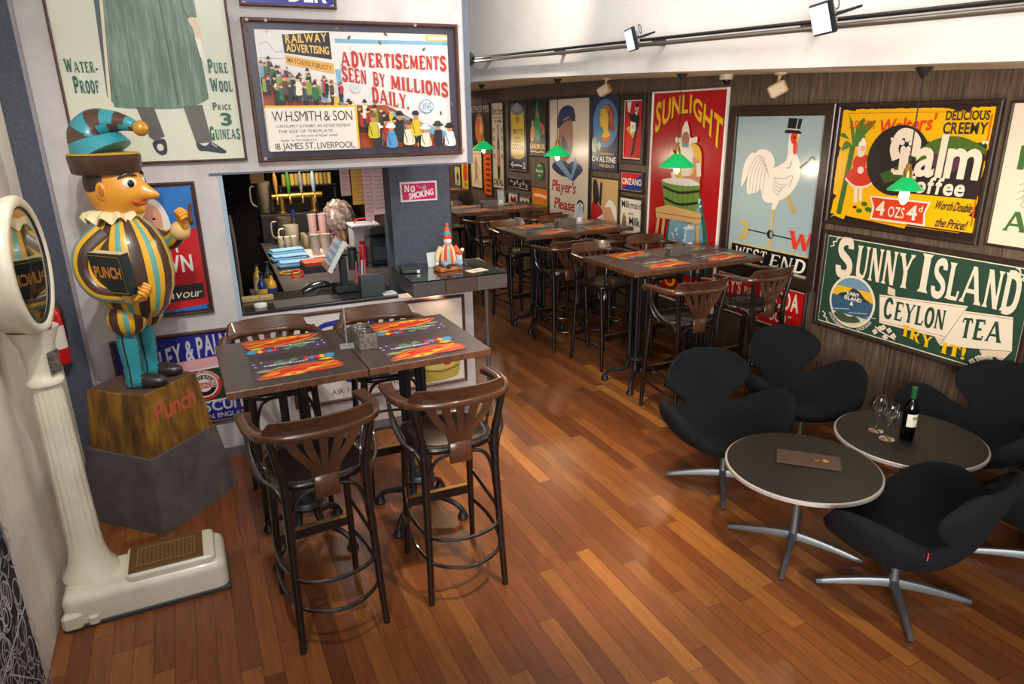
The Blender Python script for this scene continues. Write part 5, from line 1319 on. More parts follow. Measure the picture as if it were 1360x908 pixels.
def make_glass(label):
    t = thing('wine_glass', label, 'wine glass')
    mb = MB(); mb.lathe([(r * 1.22, z * 1.12) for r, z in ((0, 0), (.033, 0), (.033, .0015), (.006, .006), (.0038, .015), (.0036, .085), (.008, .092), (.026, .108), (.036, .128), (.0375, .145), (.034, .17), (.029, .192), (.0280, .192), (.0328, .17), (.0360, .145), (.0345, .129), (.0245, .110), (0, .0965))], M_GLASS, seg=32); mb.build('goblet', t, smooth=60)
    return t
g0 = make_glass('empty wine glass next to the bottle, the farther one'); g0.location = (3.412, 2.36, .5); g0['group'] = 'wine glasses'
dup(g0, (3.375, 2.262, .5), 0, 'empty wine glass next to the bottle, the nearer one', 'wine glasses')

# ------------------------------------------------------------------ jester statue on its block and plinth
def frustum(name, c, hd0, hd1, h, m, parent=None, mtop=None):
    """square block turned 45 degrees: half diagonals below and above"""
    mb = MB(); vs = []
    for hd, z in ((hd0, 0), (hd1, h - .004), (hd1 - .006, h)):
        for k in range(4): a = k * pi / 2 - pi / 2; vs.append((hd * cos(a), hd * sin(a), z))
    fs = [(i * 4 + k, i * 4 + (k + 1) % 4, i * 4 + 4 + (k + 1) % 4, i * 4 + 4 + k) for i in range(2) for k in range(4)] + [(3, 2, 1, 0)]
    mb.add(vs, fs, m); mb.add(vs[8:], [(0, 1, 2, 3)], mtop or m)
    return mb.build(name, parent, smooth=0)
pl = thing('plinth', 'grey square plinth under the wooden block of the jester statue', 'plinth', (-.395, 4.368, 0))
frustum('body', None, .434, .358, .455, M_GREYPLY, pl)
bl = thing('wooden_block', 'rough timber block with carved red lettering, standing on the grey plinth', 'block', (-.388, 4.362, .456))
frustum('block', None, .335, .287, .362, M_BLOCK, bl, M_BLOCKTOP)
# carved lettering on the right front face
h0, h1 = .335 / math.sqrt(2), .287 / math.sqrt(2)
up = Vector((-(h0 - h1), 0, .362)).normalized()
Rz = Matrix.Rotation(rad(-45), 4, 'Z')
fx = Vector((0, 1, 0)); fn_ = fx.cross(up).normalized()
if fn_.x < 0: fn_ = -fn_
FM = Matrix(((fx.x, up.x, fn_.x, h0 + .0008), (fx.y, up.y, fn_.y, -.20), (fx.z, up.z, fn_.z, 0), (0, 0, 0, 1)))
A_ = Art(.40, .36, .0); A_.rough = .5
A_.text('Punch', .12, .50, .88, .80, '#b4573a', 2, .12, track=.02)
A_.put(bl, Rz @ FM, 'picture', 'carved_lettering')

js = thing('jester_statue', 'painted wooden jester statue in striped costume carrying a book', 'statue', (-.375, 4.350, .8185), rad(-117))
TEAL, BRN, YEL, SKIN, DK = '#2f8c9a', '#4a342b', '#e0aa2c', '#d9942e', '#2e2826'
TQ = '#5aa39a'
mT, mB, mY, mS, mD, mQ = [P(c, .33, 0, .25) for c in (TEAL, BRN, YEL, SKIN, DK, TQ)]
pat = [mB, mB, mB, mB, mY, mY, mQ, mQ, mY, mY]
def stripes(k): return pat[(k + 3) % 10]
mb = MB(); mb.lathe([(.02, .385), (.11, .40), (.165, .46), (.203, .56), (.216, .65), (.211, .74), (.190, .83), (.15, .90), (.10, .955), (.06, .985)], None, (0, .052, 0), 80, matf=stripes)
mb.build('tunic', js, smooth=60)
for s_ in (-1, 1):
    mb = MB(); mb.lathe([(.02, .515), (.07, .505), (.100, .46), (.108, .41), (.095, .36), (.065, .325), (.05, .32)], None, (s_ * .088, .022, 0), 50, matf=stripes); mb.build('breeches', js, smooth=60)
    mb = MB(); mb.lathe([(.050, .335), (.056, .26), (.050, .16), (.044, .10), (.05, .06), (.052, .01), (0, .0)], None, (s_ * .088, 0, 0), 32, matf=lambda k: mD if k % 8 == 0 else mT); mb.build('stocking', js, smooth=60)
    mb = MB(); mb.ell((s_ * .090, .065, .034), (.055, .125, .046), mT, fn=lambda d: 1.0 if d.z > -.7 else .93, seg=24, rings=14)
    for i, f in enumerate(mb.f):
        if sum(mb.v[q][1] for q in f) / 4 > .055: mb.mi[i] = mb.slot(mD)
    mb.v = [(x, y, max(z, .001)) for x, y, z in mb.v]; mb.build('shoe', js, smooth=60)
def striped_arm(pts, rr, name='sleeve'):
    P_ = spline([Vector(p) for p in pts], 6); n = len(P_); mb = MB()
    r_ = [rr[0] + (rr[1] - rr[0]) * i / (n - 1) for i in range(n)]
    mb.tube(P_, r_, mB, 30)
    for i, f in enumerate(mb.f):
        if len(f) == 4: mb.mi[i] = mb.slot(pat[((f[0] % 30) + 5) % 10])
    mb.ell(P_[-1], (rr[1] * 1.25,) * 3, P('#d8b878', .5), seg=14, rings=8)
    return mb.build(name, js, smooth=60)
striped_arm([(.11, .01, .88), (.185, -.06, .80), (.208, -.07, .69), (.222, .0, .595), (.205, .15, .572)], (.072, .044))
striped_arm([(-.13, .02, .88), (-.19, .10, .82), (-.19, .20, .80), (-.145, .290, .86)], (.075, .045))
def carved_hand(c, fw_, pl_, grip, name='hand'):
    """palm plus thumb and four curled fingers; fw_ finger direction, pl_ palm direction"""
    f = Vector(fw_).normalized(); p = Vector(pl_).normalized(); sd = f.cross(p).normalized(); c = Vector(c)
    R = Matrix((sd, f, p)).transposed(); mb = MB()
    mb.ell(c, (.040, .048, .022), mS, R, 18, 10)
    for k in range(4):
        o = sd * (-.030 + .020 * k); L = (.052, .060, .058, .046)[k]
        b = c + o + f * .034
        mb.tube([b, b + f * L * .5 + p * .006, b + f * L * .72 + p * .034, b + f * L * .35 + p * .055], [.0115, .0118, .0112, .0095], mS, 9, sub=4)
        mb.ell(b + f * L * .35 + p * .055, .0095, mS, seg=8, rings=6)
    b = c - sd * .034 - f * .004
    mb.tube([b, b - sd * .016 + f * .022 + p * .018, b + f * .050 + p * .040 + sd * .006], [.014, .0125, .0095], mS, 9, sub=4)
    mb.ell(b + f * .050 + p * .040 + sd * .006, .0095, mS, seg=8, rings=6)
    return mb.build(name, js, smooth=70)
carved_hand((.232, .200, .572), (.15, .9, .1), (.55, .0, .80), 1)
carved_hand((-.125, .325, .905), (.1, .55, .75), (.75, -.35, .15), 1)
mb = MB(); mb.tube([(-.165, .36, 1.0), (-.095, .385, .955), (-.03, .42, .915)], .012, P('#5a2f22', .5), 10); mb.build('stick', js)
# book under the right arm
RB = Matrix.Rotation(rad(-20), 3, 'Z') @ Matrix.Rotation(rad(6), 3, 'Y')
bk = MB(); bk.box((.243, .092, .700), (.056, .250, .225), P('#1c2a2c', .4), RB, .004); bko = bk.build('book', js, smooth=0)
mb = MB(); mb.box(Vector((.243, .092, .700)) + RB @ Vector((0, -.004, .0)), (.044, .251, .228), P('#cdbf98', .7), RB); mb.build('book_pages', bko, smooth=0)
Mb = Matrix.Translation(Vector((.243, .092, .700)) + RB @ Vector((.0282, -.125, -.1125))) @ RB.to_4x4() @ Matrix(((0, 0, 1, 0), (1, 0, 0, 0), (0, 1, 0, 0), (0, 0, 0, 1)))
A_ = Art(.25, .225, .0004); A_.border(.06, .018, '#b8923c'); A_.text('PUNCH', .12, .42, .88, .68, '#d88a3a', 2, .08)
A_.put(bko, Mb, 'book_border', 'book_title')
# ruff
mb = MB(); rows = []
for (r, z, wv) in ((.075, 1.005, 0), (.135, .985, .012), (.150, .955, .020), (.10, .965, .006), (.07, .98, 0)):
    rows.append([((r + wv * .6 * sin(11 * 2 * pi * k / 88)) * cos(2 * pi * k / 88), (r + wv * .6 * sin(11 * 2 * pi * k / 88)) * sin(2 * pi * k / 88) + .01, z + wv * sin(11 * 2 * pi * k / 88)) for k in range(88)])
mb.grid(rows, P('#e0cfa4', .45), close=True); mb.build('ruff', js, smooth=70)
# head
HC = Vector((0, .045, 1.115))
def face(d):
    def g(x, y, z, s): v = Vector((x, y, z)).normalized(); return math.exp(-((d - v).length / s) ** 2)
    return 1 + .60 * g(0, 1, -.18, .17) + .16 * g(0, 1, .06, .17) + .24 * g(0, .90, -.74, .22) + .07 * g(.45, .8, -.22, .28) + .07 * g(-.45, .8, -.22, .28) - .10 * g(0, 1, -.40, .12) + .05 * g(0, .9, .42, .4)
mb = MB(); mb.ell(HC, (.122, .150, .162), mS, seg=64, rings=48, fn=face)
mb.tube([(0, 0, .95), (0, .01, 1.02)], [.07, .065], mS, 16); head = mb.build('head', js, smooth=80)
mb = MB(); mb.ell(HC + Vector((0, -.022, .03)), (.123, .128, .145), P('#2c2622', .4), seg=28, rings=16, fn=lambda d: 1.0 if d.y < .25 else .90); mb.build('hair', js, smooth=60)
for s_ in (-1, 1):
    mb = MB(); R = Matrix.Rotation(rad(s_ * -38), 3, 'Z')
    e0 = HC + Vector((s_ * .062, .122, .030)); mb.ell(e0, (.038, .013, .030), P('#efe3c8', .3), R, 16, 10)
    mb.ell(e0 + Vector((s_ * .004, .009, -.002)), (.019, .009, .020), P('#1e1a18', .25), R, 14, 8); mb.build('eye', head)
    mb = MB(); mb.tube([HC + Vector((s_ * .100, .085, .058)), HC + Vector((s_ * .072, .124, .078)), HC + Vector((s_ * .030, .150, .066))], [.005, .007, .005], mD, 8, sub=4); mb.build('eyebrow', head)
    mb = MB(); mb.ell(HC + Vector((s_ * .117, -.005, -.005)), (.016, .030, .048), mS, None, 14, 10); mb.ell(HC + Vector((s_ * .130, .002, -.004)), (.006, .016, .028), P('#b06a22', .4), None, 12, 8); mb.build('ear', head)
mb = MB(); mb.tube([HC + Vector((x, .142 - 3.2 * x * x, -.082 + 3.8 * x * x)) for x in (-.070, -.045, 0, .045, .070)], [.004, .010, .012, .010, .004], P('#c2543a', .35), 10, sub=5); mb.build('mouth', head)
# cap
mb = MB(); mb.lathe([(.132, 1.190), (.152, 1.20), (.160, 1.285), (.148, 1.292)], mB, (0, .02, 0), 40, sy=1.14); mb.lathe([(.150, 1.286), (.158, 1.292), (.150, 1.302)], P('#c49a3c', .3, .3), (0, .02, 0), 40, sy=1.14); mb.build('cap_band', js, smooth=60)
CP = spline([Vector(p) for p in ((0, .02, 1.293), (0, -.005, 1.345), (0, -.015, 1.395), (0, .02, 1.44), (0, .09, 1.457), (0, .16, 1.450), (0, .215, 1.432))], 8); n = len(CP)
rr = [(.152, .138, .118, .088, .060, .042, .028)[min(5, i // 8)] + ((.152, .138, .118, .088, .060, .042, .028)[min(6, i // 8 + 1)] - (.152, .138, .118, .088, .060, .042, .028)[min(5, i // 8)]) * (i % 8) / 8 if i < n - 1 else .026 for i in range(n)]
mb = MB(); mb.tube(CP, rr, mT, 32)
for i, f in enumerate(mb.f):
    if len(f) == 4:
        row = f[0] // 32; sh = (f[0] % 32) * 7 // 32
        if row > 11 and ((row + (3 if f[0] % 32 > 16 else 0)) // 6) % 2 == 0: mb.mi[i] = mb.slot(mB)
mb.build('cap', js, smooth=60)
mb = MB(); mb.ell((0, .245, 1.420), .040, P('#c08a2c', .3, .2), seg=20, rings=14); mb.build('bobble', js)

# ------------------------------------------------------------------ ivory weighing machine
ws = thing('weighing_machine', 'ivory cast iron weighing machine with a round glazed dial', 'weighing scale', (-.445, 3.435, 0))
X0, Y0 = -.445, 3.435
mb = MB()
mb.box((0, 0, .012), (.735, .335, .024), P('#3a3a3a', .6), bev=.004)
mb.rbox((.0, 0, .022), (.72, .32, .148), M_IVORY, .05, .045); mb.box((-.325, -.155, .05), (.085, .05, .085), M_IVORY, bev=.014); mb.box((-.24, -.16, .035), (.045, .03, .05), M_IVORY, bev=.008)
mb.build('base', ws, smooth=30)
mb = MB(); mb.rbox((.115, 0, .165), (.405, .275, .036), M_IVORY, .03, .016); pf = mb.build('platform', ws, smooth=30)
mb = MB(); mb.box((.095, 0, .204), (.335, .245, .008), P('#6b4a26', .5, .25), bev=.002); pl_ = mb.build('tread_plate', pf, smooth=0)
mb = MB()
for i in range(13):
    for j in range(8):
        mb.box((.095 - .114 + .019 * i, -.062 + .0178 * j, .2085), (.011, .003, .003), P('#a8865a', .4, .4), Matrix.Rotation(rad(45 if (i + j) % 2 else -45), 3, 'Z'))
for (x0, y0, w_, d_) in ((0, -.078, .26, .004), (0, .078, .26, .004), (-.13, 0, .004, .16), (.13, 0, .004, .16)): mb.box((.095 + x0, y0, .209), (w_, d_, .003), P('#a8865a', .4, .4))
mb.build('tread_pattern', pl_, smooth=0)
CX, CY = -.245, .055
def flut(r, z, n=14, dep=.006, seg=84): return [((r - dep * max(0, math.cos(n * 2 * pi * k / seg)) ** 2) * cos(2 * pi * k / seg) + CX, (r - dep * max(0, math.cos(n * 2 * pi * k / seg)) ** 2) * sin(2 * pi * k / seg) + CY, z) for k in range(seg)]
mb = MB(); rows = [flut(.125, .165, dep=0), flut(.118, .19, dep=0), flut(.092, .23, dep=0), flut(.078, .30, dep=0), flut(.074, .36, dep=.001), flut(.073, .40), flut(.062, 1.10), flut(.060, 1.14, dep=.001), flut(.060, 1.16, dep=0)]
mb.grid(rows, M_IVORY, close=True); mb.build('column', ws, smooth=50)
mb = MB(); mb.lathe([(.058, 1.155), (.074, 1.165), (.076, 1.185), (.062, 1.20), (.058, 1.23), (.070, 1.34), (.10, 1.42)], M_IVORY, (CX, CY, 0), 36, cap=False); mb.build('capital', ws, smooth=50)
RY = Matrix.Rotation(rad(90), 3, 'Y')
HZ = 1.692
hx = -.222
RD = Matrix.Rotation(rad(-4.5), 3, 'Z') @ RY
mb = MB(); mb.lathe([(.0, -.135), (.24, -.130), (.275, -.10), (.285, -.03), (.296, .0), (.297, .022), (.285, .036), (.262, .040), (.250, .030)], M_IVORY, (hx, CY, HZ), 64, R=RD, cap=False); mb.build('dial_housing', ws, smooth=50)
mb = MB(); mb.lathe([(.252, .026), (.246, .030), (.240, .026)], P('#2a2826', .4), (hx, CY, HZ), 64, R=RD, cap=False); mb.build('dial_gasket', ws)
mb = MB(); mb.lathe([(0, .010), (.250, .010)], P('#1b1a18', .35), (hx, CY, HZ), 64, R=RD); dl = mb.build('dial_face', ws, smooth=0)
mb = MB()
for k in range(60):
    a = 2 * pi * k / 60; r0 = .205 if k % 5 else .19
    p0, p1 = Vector((r0 * cos(a), r0 * sin(a), .0115)), Vector((.225 * cos(a), .225 * sin(a), .0115)); q = Vector((-sin(a), cos(a), 0)) * .0016
    mb.add([RD @ v + Vector((hx, CY, HZ)) for v in (p0 - q, p1 - q, p1 + q, p0 + q)], [(0, 1, 2, 3)], P('#cdbd8a', .4))
mb.build('dial_graduations', dl, smooth=0)
mb = MB(); ndl = [RD @ Vector(v) + Vector((hx, CY, HZ)) for v in ((-.18, .006, .014), (-.18, -.006, .014), (.05, -.012, .014), (.05, .012, .014))]; mb.add(ndl, [(0, 1, 2, 3)], P('#c4302a', .4)); mb.build('needle', dl, smooth=0)
def mirror_glass():
    m, t, b, N, L = nt('reflective_dial_glass')
    b.inputs['Base Color'].default_value = (.9, .92, .92, 1); b.inputs['Roughness'].default_value = .02; b.inputs['Transmission Weight'].default_value = 1; b.inputs['IOR'].default_value = 4.5
    return m
mb = MB(); mb.lathe([(0, .020), (.244, .020), (.244, .024), (0, .026)], mirror_glass(), (hx, CY, HZ), 64, R=RD); mb.build('dial_glass', ws)
mb = MB(); PQ = Matrix.Rotation(rad(-25), 3, 'Z')
mb.box(Vector((CX, CY, 1.265)) + PQ @ Vector((.066, -.004, 0)), (.010, .070, .105), noisy('worn_plaque', '#3a3836', '#8d8a86', (1, 1, 1), 40, .45, 5, metal=.5), PQ, .003); mb.build('plaque', ws, smooth=0)

# fire extinguisher in the shade of the dark pilaster, behind the scale
ex = thing('fire_extinguisher', 'red fire extinguisher on the dark pilaster behind the weighing machine', 'fire extinguisher', M=BAR @ Matrix.Translation((-.985, -.10, .88)))
RED = P('#c41a1e', .3, 0, .3)
mb = MB(); mb.lathe([(0, 0), (.05, 0), (.056, .012), (.056, .30), (.045, .34), (.02, .365), (.018, .375)], RED, seg=28); cyl = mb.build('cylinder', ex)
mb = MB(); rows = [[(.0565 * cos(rad(a)), .0565 * sin(rad(a)), z) for a in range(-130, -10, 6)] for z in (.10, .24)]; mb.grid(rows, P('#d8d2cc', .5)); mb.build('label', cyl)
mb = MB(); mb.lathe([(.016, .372), (.02, .38), (.016, .405)], P('#b5b5b5', .3, .8), seg=14); mb.box((.0, -.035, .415), (.016, .10, .012), P('#1d1d1f', .4), Matrix.Rotation(rad(-12), 3, 'X'), .003); mb.tube([(.015, 0, .39), (.055, -.01, .36), (.062, -.01, .28), (.058, 0, .15)], .007, P('#1d1d1f', .5), 8, sub=5); mb.build('valve_and_hose', ex)
mb = MB(); mb.box((0, .062, .2), (.05, .014, .10), P('#5a5a5c', .5, .5), bev=.002); mb.build('wall_bracket', ex, smooth=0)
hk = thing('wall_hook', 'small steel hook on the dark pilaster above the extinguisher', 'hook', M=BAR @ Matrix.Translation((-1.0, -.032, 1.36)))
mb = MB(); mb.tube([(0, 0, .04), (0, -.02, .03), (0, -.04, 0), (0, -.03, -.02), (0, -.01, -.01)], .005, M_STEEL, 8, sub=4); mb.build('hook', hk)

# ------------------------------------------------------------------ bar hatch: counter, pass shelf and what stands on them
def B(s_, d, z, rz=0): return BAR @ Matrix.Translation((s_, d, z)) @ Matrix.Rotation(rz, 4, 'Z')
ct = thing('bar_counter', 'black bar counter along the hatch under the till', 'counter', M=B(.62, .27, 0))
mb = MB(); mb.box((0, -.0, 1.0185), (1.08, .52, .023), M_BARTOP, bev=.004); mb.build('worktop', ct, smooth=0)
mb = MB(); mb.box((0, .07, .503), (1.06, .34, 1.006), M_DARK); mb.build('carcass', ct, smooth=0)
# pass shelf with dark tiled edge and a glass top
sh = thing('pass_shelf', 'raised tiled shelf with a glass top beside the dark pillar', 'shelf', M=B(1.555, .06, 0))
mT1, mT2, mT3 = noisy('slate_tile', '#3d3a3e', '#4c484c', (1, 1, 1), 90, .5, 4), noisy('brown_tile', '#43332f', '#50403a', (1, 1, 1), 90, .5, 4), noisy('grey_tile', '#4a4444', '#585050', (1, 1, 1), 90, .5, 4)
mb = MB(); w_ = .72
for k, m in enumerate((mT1, mT2, mT3)): mb.box((-w_ / 2 + w_ / 6 + k * w_ / 3, -.03, 1.118), (w_ / 3 - .003, .60, .106), m, bev=.003)
mb.build('tiled_edge', sh, smooth=0)
mb = MB(); mb.box((0, -.03, 1.176), (w_ + .006, .61, .009), glass_mat('shelf_glass', (.86, .95, .92, 1)), bev=.001); mb.build('glass_top', sh, smooth=0)
mb = MB(); mb.tube([(.245, -.19, 0), (.245, -.19, 1.065)], .017, P('#6d6a66', .4, .6), 14); mb.build('steel_leg', sh)
mb = MB(); mb.box((.14, -.19, 1.058), (.16, .05, .012), P('#c9c6c4', .4)); mb.build('strip_light_cover', sh, smooth=0)
lamp('under_shelf_light', 'AREA', bp(1.45, -.03, 1.04), 2.6, WARMER, bp(1.2, -.2, .7), shape='RECTANGLE', size=.5, size_y=.03)

# small jester figurine
ff = thing('jester_figurine', 'small painted jester figurine sitting on the glass shelf', 'figurine', M=B(1.56, .03, 1.1815))
OR, mW = P('#c8552a', .35), P('#d8d2c4', .4)
mb = MB(); mb.box((-.01, -.02, .014), (.19, .12, .028), P('#a8643a', .5), Matrix.Rotation(rad(12), 3, 'Z'), .003); mb.build('wooden_seat', ff, smooth=0)
pt2 = [OR, P('#d8c49a', .4), P('#c23a2a', .4), P('#7a9a96', .4)]
mb = MB(); mb.lathe([(.03, .035), (.068, .05), (.066, .10), (.056, .15), (.035, .185), (.02, .19)], None, (0, 0, 0), 32, matf=lambda k: pt2[(k // 2) % 4]); mb.build('tunic', ff, smooth=60)
for s_ in (-1, 1):
    mb = MB(); mb.tube([(s_ * .05, .0, .165), (s_ * .085, -.015, .12), (s_ * (.095 if s_ < 0 else .10), -.03, .07 if s_ < 0 else .125)], [.024, .02, .015], P('#d0b48a', .4) if s_ < 0 else OR, 10, sub=4)
    mb.ell((s_ * (.097 if s_ < 0 else .104), -.033, .055 if s_ < 0 else .142), .015, mW, seg=10, rings=8); mb.build('arm', ff)
    mb = MB(); mb.tube([(s_ * .03, -.01, .05), (s_ * .05, -.05, .055), (s_ * .085 if s_ > 0 else -.03, -.085, .042)], [.026, .022, .016], P('#6f8fb0', .4), 10, sub=4); mb.ell((s_ * .10 if s_ > 0 else -.028, -.10, .040), (.018, .026, .013), P('#1c1a1a', .3), seg=12, rings=8); mb.build('leg', ff)
mb = MB(); mb.ell((0, -.006, .215), (.031, .034, .037), mW, seg=18, rings=12, fn=lambda d: 1 + .2 * math.exp(-((d - Vector((0, -1, -.1))).length / .25) ** 2)); mb.build('head', ff)
for nm, z0, z1, r0, r1, m in (('cap_brim', .232, .258, .036, .032, P('#c23a2a', .4)), ('cap_band', .258, .285, .032, .024, P('#3f8f98', .4)), ('cap_tip', .285, .325, .024, .010, OR)):
    mb = MB(); mb.lathe([(r0, z0), (r0 * 1.04, z0 + .006), (r1, z1)], m, (0, 0, 0), 20); mb.build(nm, ff)
mb = MB(); mb.ell((.004, 0, .332), .013, P('#c4623a', .4), seg=12, rings=8); mb.build('bobble', ff)
# things on the shelf
t = thing('counter_card', 'small white card standing behind the figurine', 'card', M=B(1.475, .17, 1.181, rad(10))); mb = MB(); mb.box((0, 0, .055), (.075, .004, .11), P('#c9d0d8', .5), Matrix.Rotation(rad(-10), 3, 'X')); mb.build('card', t, smooth=0)
t = thing('leaflet', 'pale printed leaflet lying beside the figurine', 'leaflet', M=B(1.73, -.12, 1.181, rad(15))); mb = MB(); mb.box((0, 0, .0012), (.15, .10, .002), P('#cfc4ac', .5)); mb.build('paper', t, smooth=0); A_ = Art(.15, .10, .0024); A_.oval(.5, .5, .28, .2, '#8f8264'); A_.pic.build('print', t, smooth=0).location = (-.075, -.05, 0)
t = thing('counter_card', 'white and blue folded card right of the figurine', 'card', M=B(1.665, .16, 1.181, rad(-20))); mb = MB(); mb.box((0, 0, .045), (.10, .004, .09), P('#c6d2de', .5), Matrix.Rotation(rad(-14), 3, 'X')); mb.build('card', t, smooth=0)
t = thing('card_terminal', 'black folded card terminal on the left of the glass shelf', 'terminal', M=B(1.275, .10, 1.181, rad(-8))); mb = MB(); mb.box((0, 0, .014), (.13, .20, .026), P('#1e2226', .4), bev=.006); mb.box((0, .02, .030), (.12, .15, .008), P('#2b3036', .3), bev=.002); mb.build('body', t, smooth=0); mb = MB(); mb.box((.055, -.105, .016), (.02, .012, .02), P('#d8d8d4', .5)); mb.build('paper_end', t, smooth=0)
# till
ti = thing('touch_till', 'touch screen till tilted on the bar counter', 'till', M=B(.775, .35, 1.031, rad(-90)))
mb = MB(); mb.box((0, .06, .025), (.20, .18, .05), P('#1f2226', .4), bev=.008); mb.box((0, .055, .14), (.08, .05, .22), P('#1f2226', .4), bev=.006); mb.build('stand', ti, smooth=0)
Rs = Matrix.Rotation(rad(-31), 3, 'X')
mb = MB(); mb.box((0, 0, .285), (.30, .035, .26), P('#3a3a40', .35), Rs, .006); bod = mb.build('screen_housing', ti, smooth=0)
def RsP(x, y, z): return Vector((0, 0, .285)) + Rs @ Vector((x, y, z))
mb = MB(); mb.add([RsP(x, -.0182, z) for x, z in ((-.15, -.125), (.15, -.125), (.15, .125), (-.15, .125))], [(0, 1, 2, 3)], P('#a8806a', .4)); mb.build('bezel', bod, smooth=0)
mb = MB(); mb.box(RsP(.153, -.002, 0), (.006, .034, .252), P('#b9c4c8', .35), Rs); mb.build('silver_edge', bod, smooth=0)
mb = MB(); mb.add([RsP(x, -.019, z) for x, z in ((-.135, -.085), (.135, -.085), (.135, .110), (-.135, .110))], [(0, 1, 2, 3)], emis('screen_glow', '#8f9aa4', .45))
for i in range(3):
    for j in range(4):
        x, z = -.09 + .06 * j, -.05 + .055 * i
        mb.add([RsP(x + a, -.0195, z + b) for a, b in ((-.016, -.014), (.016, -.014), (.016, .014), (-.016, .014))], [(0, 1, 2, 3)], P(('#5f6f80', '#7a5a6a', '#6a7a86')[(i + j) % 3], .5))
mb.build('screen', bod, smooth=0)
t = thing('receipt_printer', 'dark receipt printer on the counter right of the till', 'printer', M=B(.995, .150, 1.031, rad(-4)))
mb = MB(); mb.prism([(-.085, 0), (.085, 0), (.08, .12), (-.075, .15)], -.085, .085, P('#2a3338', .45), Matrix(((0, 0, 1, 0), (1, 0, 0, 0), (0, 1, 0, 0), (0, 0, 0, 1)))); mb.build('body', t, smooth=0)
mb = MB(); mb.box((-.0, .0, .142), (.13, .05, .008), P('#4a5258', .4), Matrix.Rotation(rad(-10), 3, 'X')); mb.build('paper_slot', t, smooth=0)
for k, c in enumerate(('#c23a4a', '#3a5a9a', '#d8d4cc', '#c86a8a')):
    t = thing('pen', ('red', 'blue', 'white', 'pink')[k] + ' capped pen beside the printer', 'pen', M=B(.93 + .026 * k, .40 + .02 * k, 1.0305), group=None); mb = MB(); mb.tube([(0, 0, 0), (.012, .0, .20)], .006, P(c, .4), 8); mb.build('barrel', t)
t = thing('scanner', 'black curved scanner lying on the counter left of the printer', 'scanner', M=B(.625, .385, 1.031, rad(15))); mb = MB(); mb.tube([(-.11, 0, .02), (-.04, 0, .045), (.05, 0, .055), (.11, 0, .035)], [.020, .032, .034, .02], P('#20262c', .22), 14, sub=5, flat=(1.4, .8)); mb.build('body', t)
t = thing('drip_mat', 'rectangular grey drip mat on the left of the bar counter', 'mat', M=B(.52, .13, 1.0305)); mb = MB(); mb.box((0, 0, .004), (.46, .21, .008), noisy('ribbed_rubber', '#3b3532', '#575049', (1, 90, 1), 3, .6, 2), bev=.002); mb.build('mat', t, smooth=0)
t = thing('spike_file', 'white round bill spike on the counter left end', 'bill spike', M=B(.205, .13, 1.0305)); mb = MB(); mb.lathe([(0, 0), (.042, 0), (.045, .008), (.042, .022), (0, .026)], P('#d8d6d0', .4), seg=28); mb.build('foot', t); mb = MB(); mb.tube([(0, 0, .02), (.0, 0, .15)], [.0025, .001], M_STEEL, 6); mb.build('spike', t)
t = thing('notepad', 'white notepad on the counter in front of the glass shelf', 'notepad', M=B(1.10, .075, 1.0305, rad(8))); mb = MB(); mb.box((0, 0, .008), (.10, .085, .014), P('#c9ccd0', .6), bev=.001); mb.build('pages', t, smooth=0)
t = thing('chopping_board', 'yellow edged board at the left end of the counter', 'board', M=B(.20, .35, 1.0305)); mb = MB(); mb.box((0, 0, .012), (.22, .10, .024), P('#9a8458', .6), bev=.003); mb.build('board', t, smooth=0)

# long back counter running away from the hatch
lc = thing('back_counter', 'long stainless bar counter running back behind the hatch', 'counter', M=B(1.06, 2.40, 0))
mb = MB(); mb.box((.0, 0, .925), (1.25, 3.40, .03), noisy('worn_steel', '#4a4644', '#6a6460', (1, 6, 1), 5, .35, 5, metal=.5), bev=.004); mb.build('worktop', lc, smooth=0)
mb = MB(); mb.box((.05, 0, .45), (1.10, 3.35, .90), M_DARK); mb.build('carcass', lc, smooth=0)
ZB = .941
rn = random.Random(21)
def lath(name, prof, m, seg=20, parent=None): mb = MB(); mb.lathe(prof, m, seg=seg); return mb.build(name, parent)
# receipt box, dockets, books
t = thing('label_printer', 'big black kitchen printer at the right of the bar behind the till', 'printer', M=B(1.43, 1.70, ZB)); mb = MB(); mb.box((0, 0, .14), (.26, .30, .28), P('#23282d', .4), bev=.02); mb.box((0, -.06, .31), (.27, .26, .08), P('#1c2024', .35), Matrix.Rotation(rad(-14), 3, 'X'), .01); mb.build('body', t, smooth=0); mb = MB(); mb.box((.05, -.195, .33), (.07, .004, .04), P('#b8bcc0', .5), Matrix.Rotation(rad(-14), 3, 'X')); mb.build('sticker', t, smooth=0); mb = MB(); mb.box((.0, -.155, .12), (.22, .01, .12), P('#3f4a52', .2)); mb.build('cover', t, smooth=0)
t = thing('storage_box', 'translucent plastic box with a red handle behind the till', 'box', M=B(1.42, 2.45, ZB)); mb = MB(); mb.box((0, 0, .13), (.28, .26, .26), P('#a8a9ae', .5), bev=.012); mb.build('tub', t, smooth=0); mb = MB(); mb.box((0, 0, .275), (.30, .28, .03), P('#b5b8c0', .45), bev=.008); mb.build('lid', t, smooth=0); mb = MB(); mb.tube([(-.09, 0, .285), (-.06, 0, .33), (.06, 0, .33), (.09, 0, .285)], .009, P('#c4262a', .4), 8, sub=4); mb.build('red_handle', t)
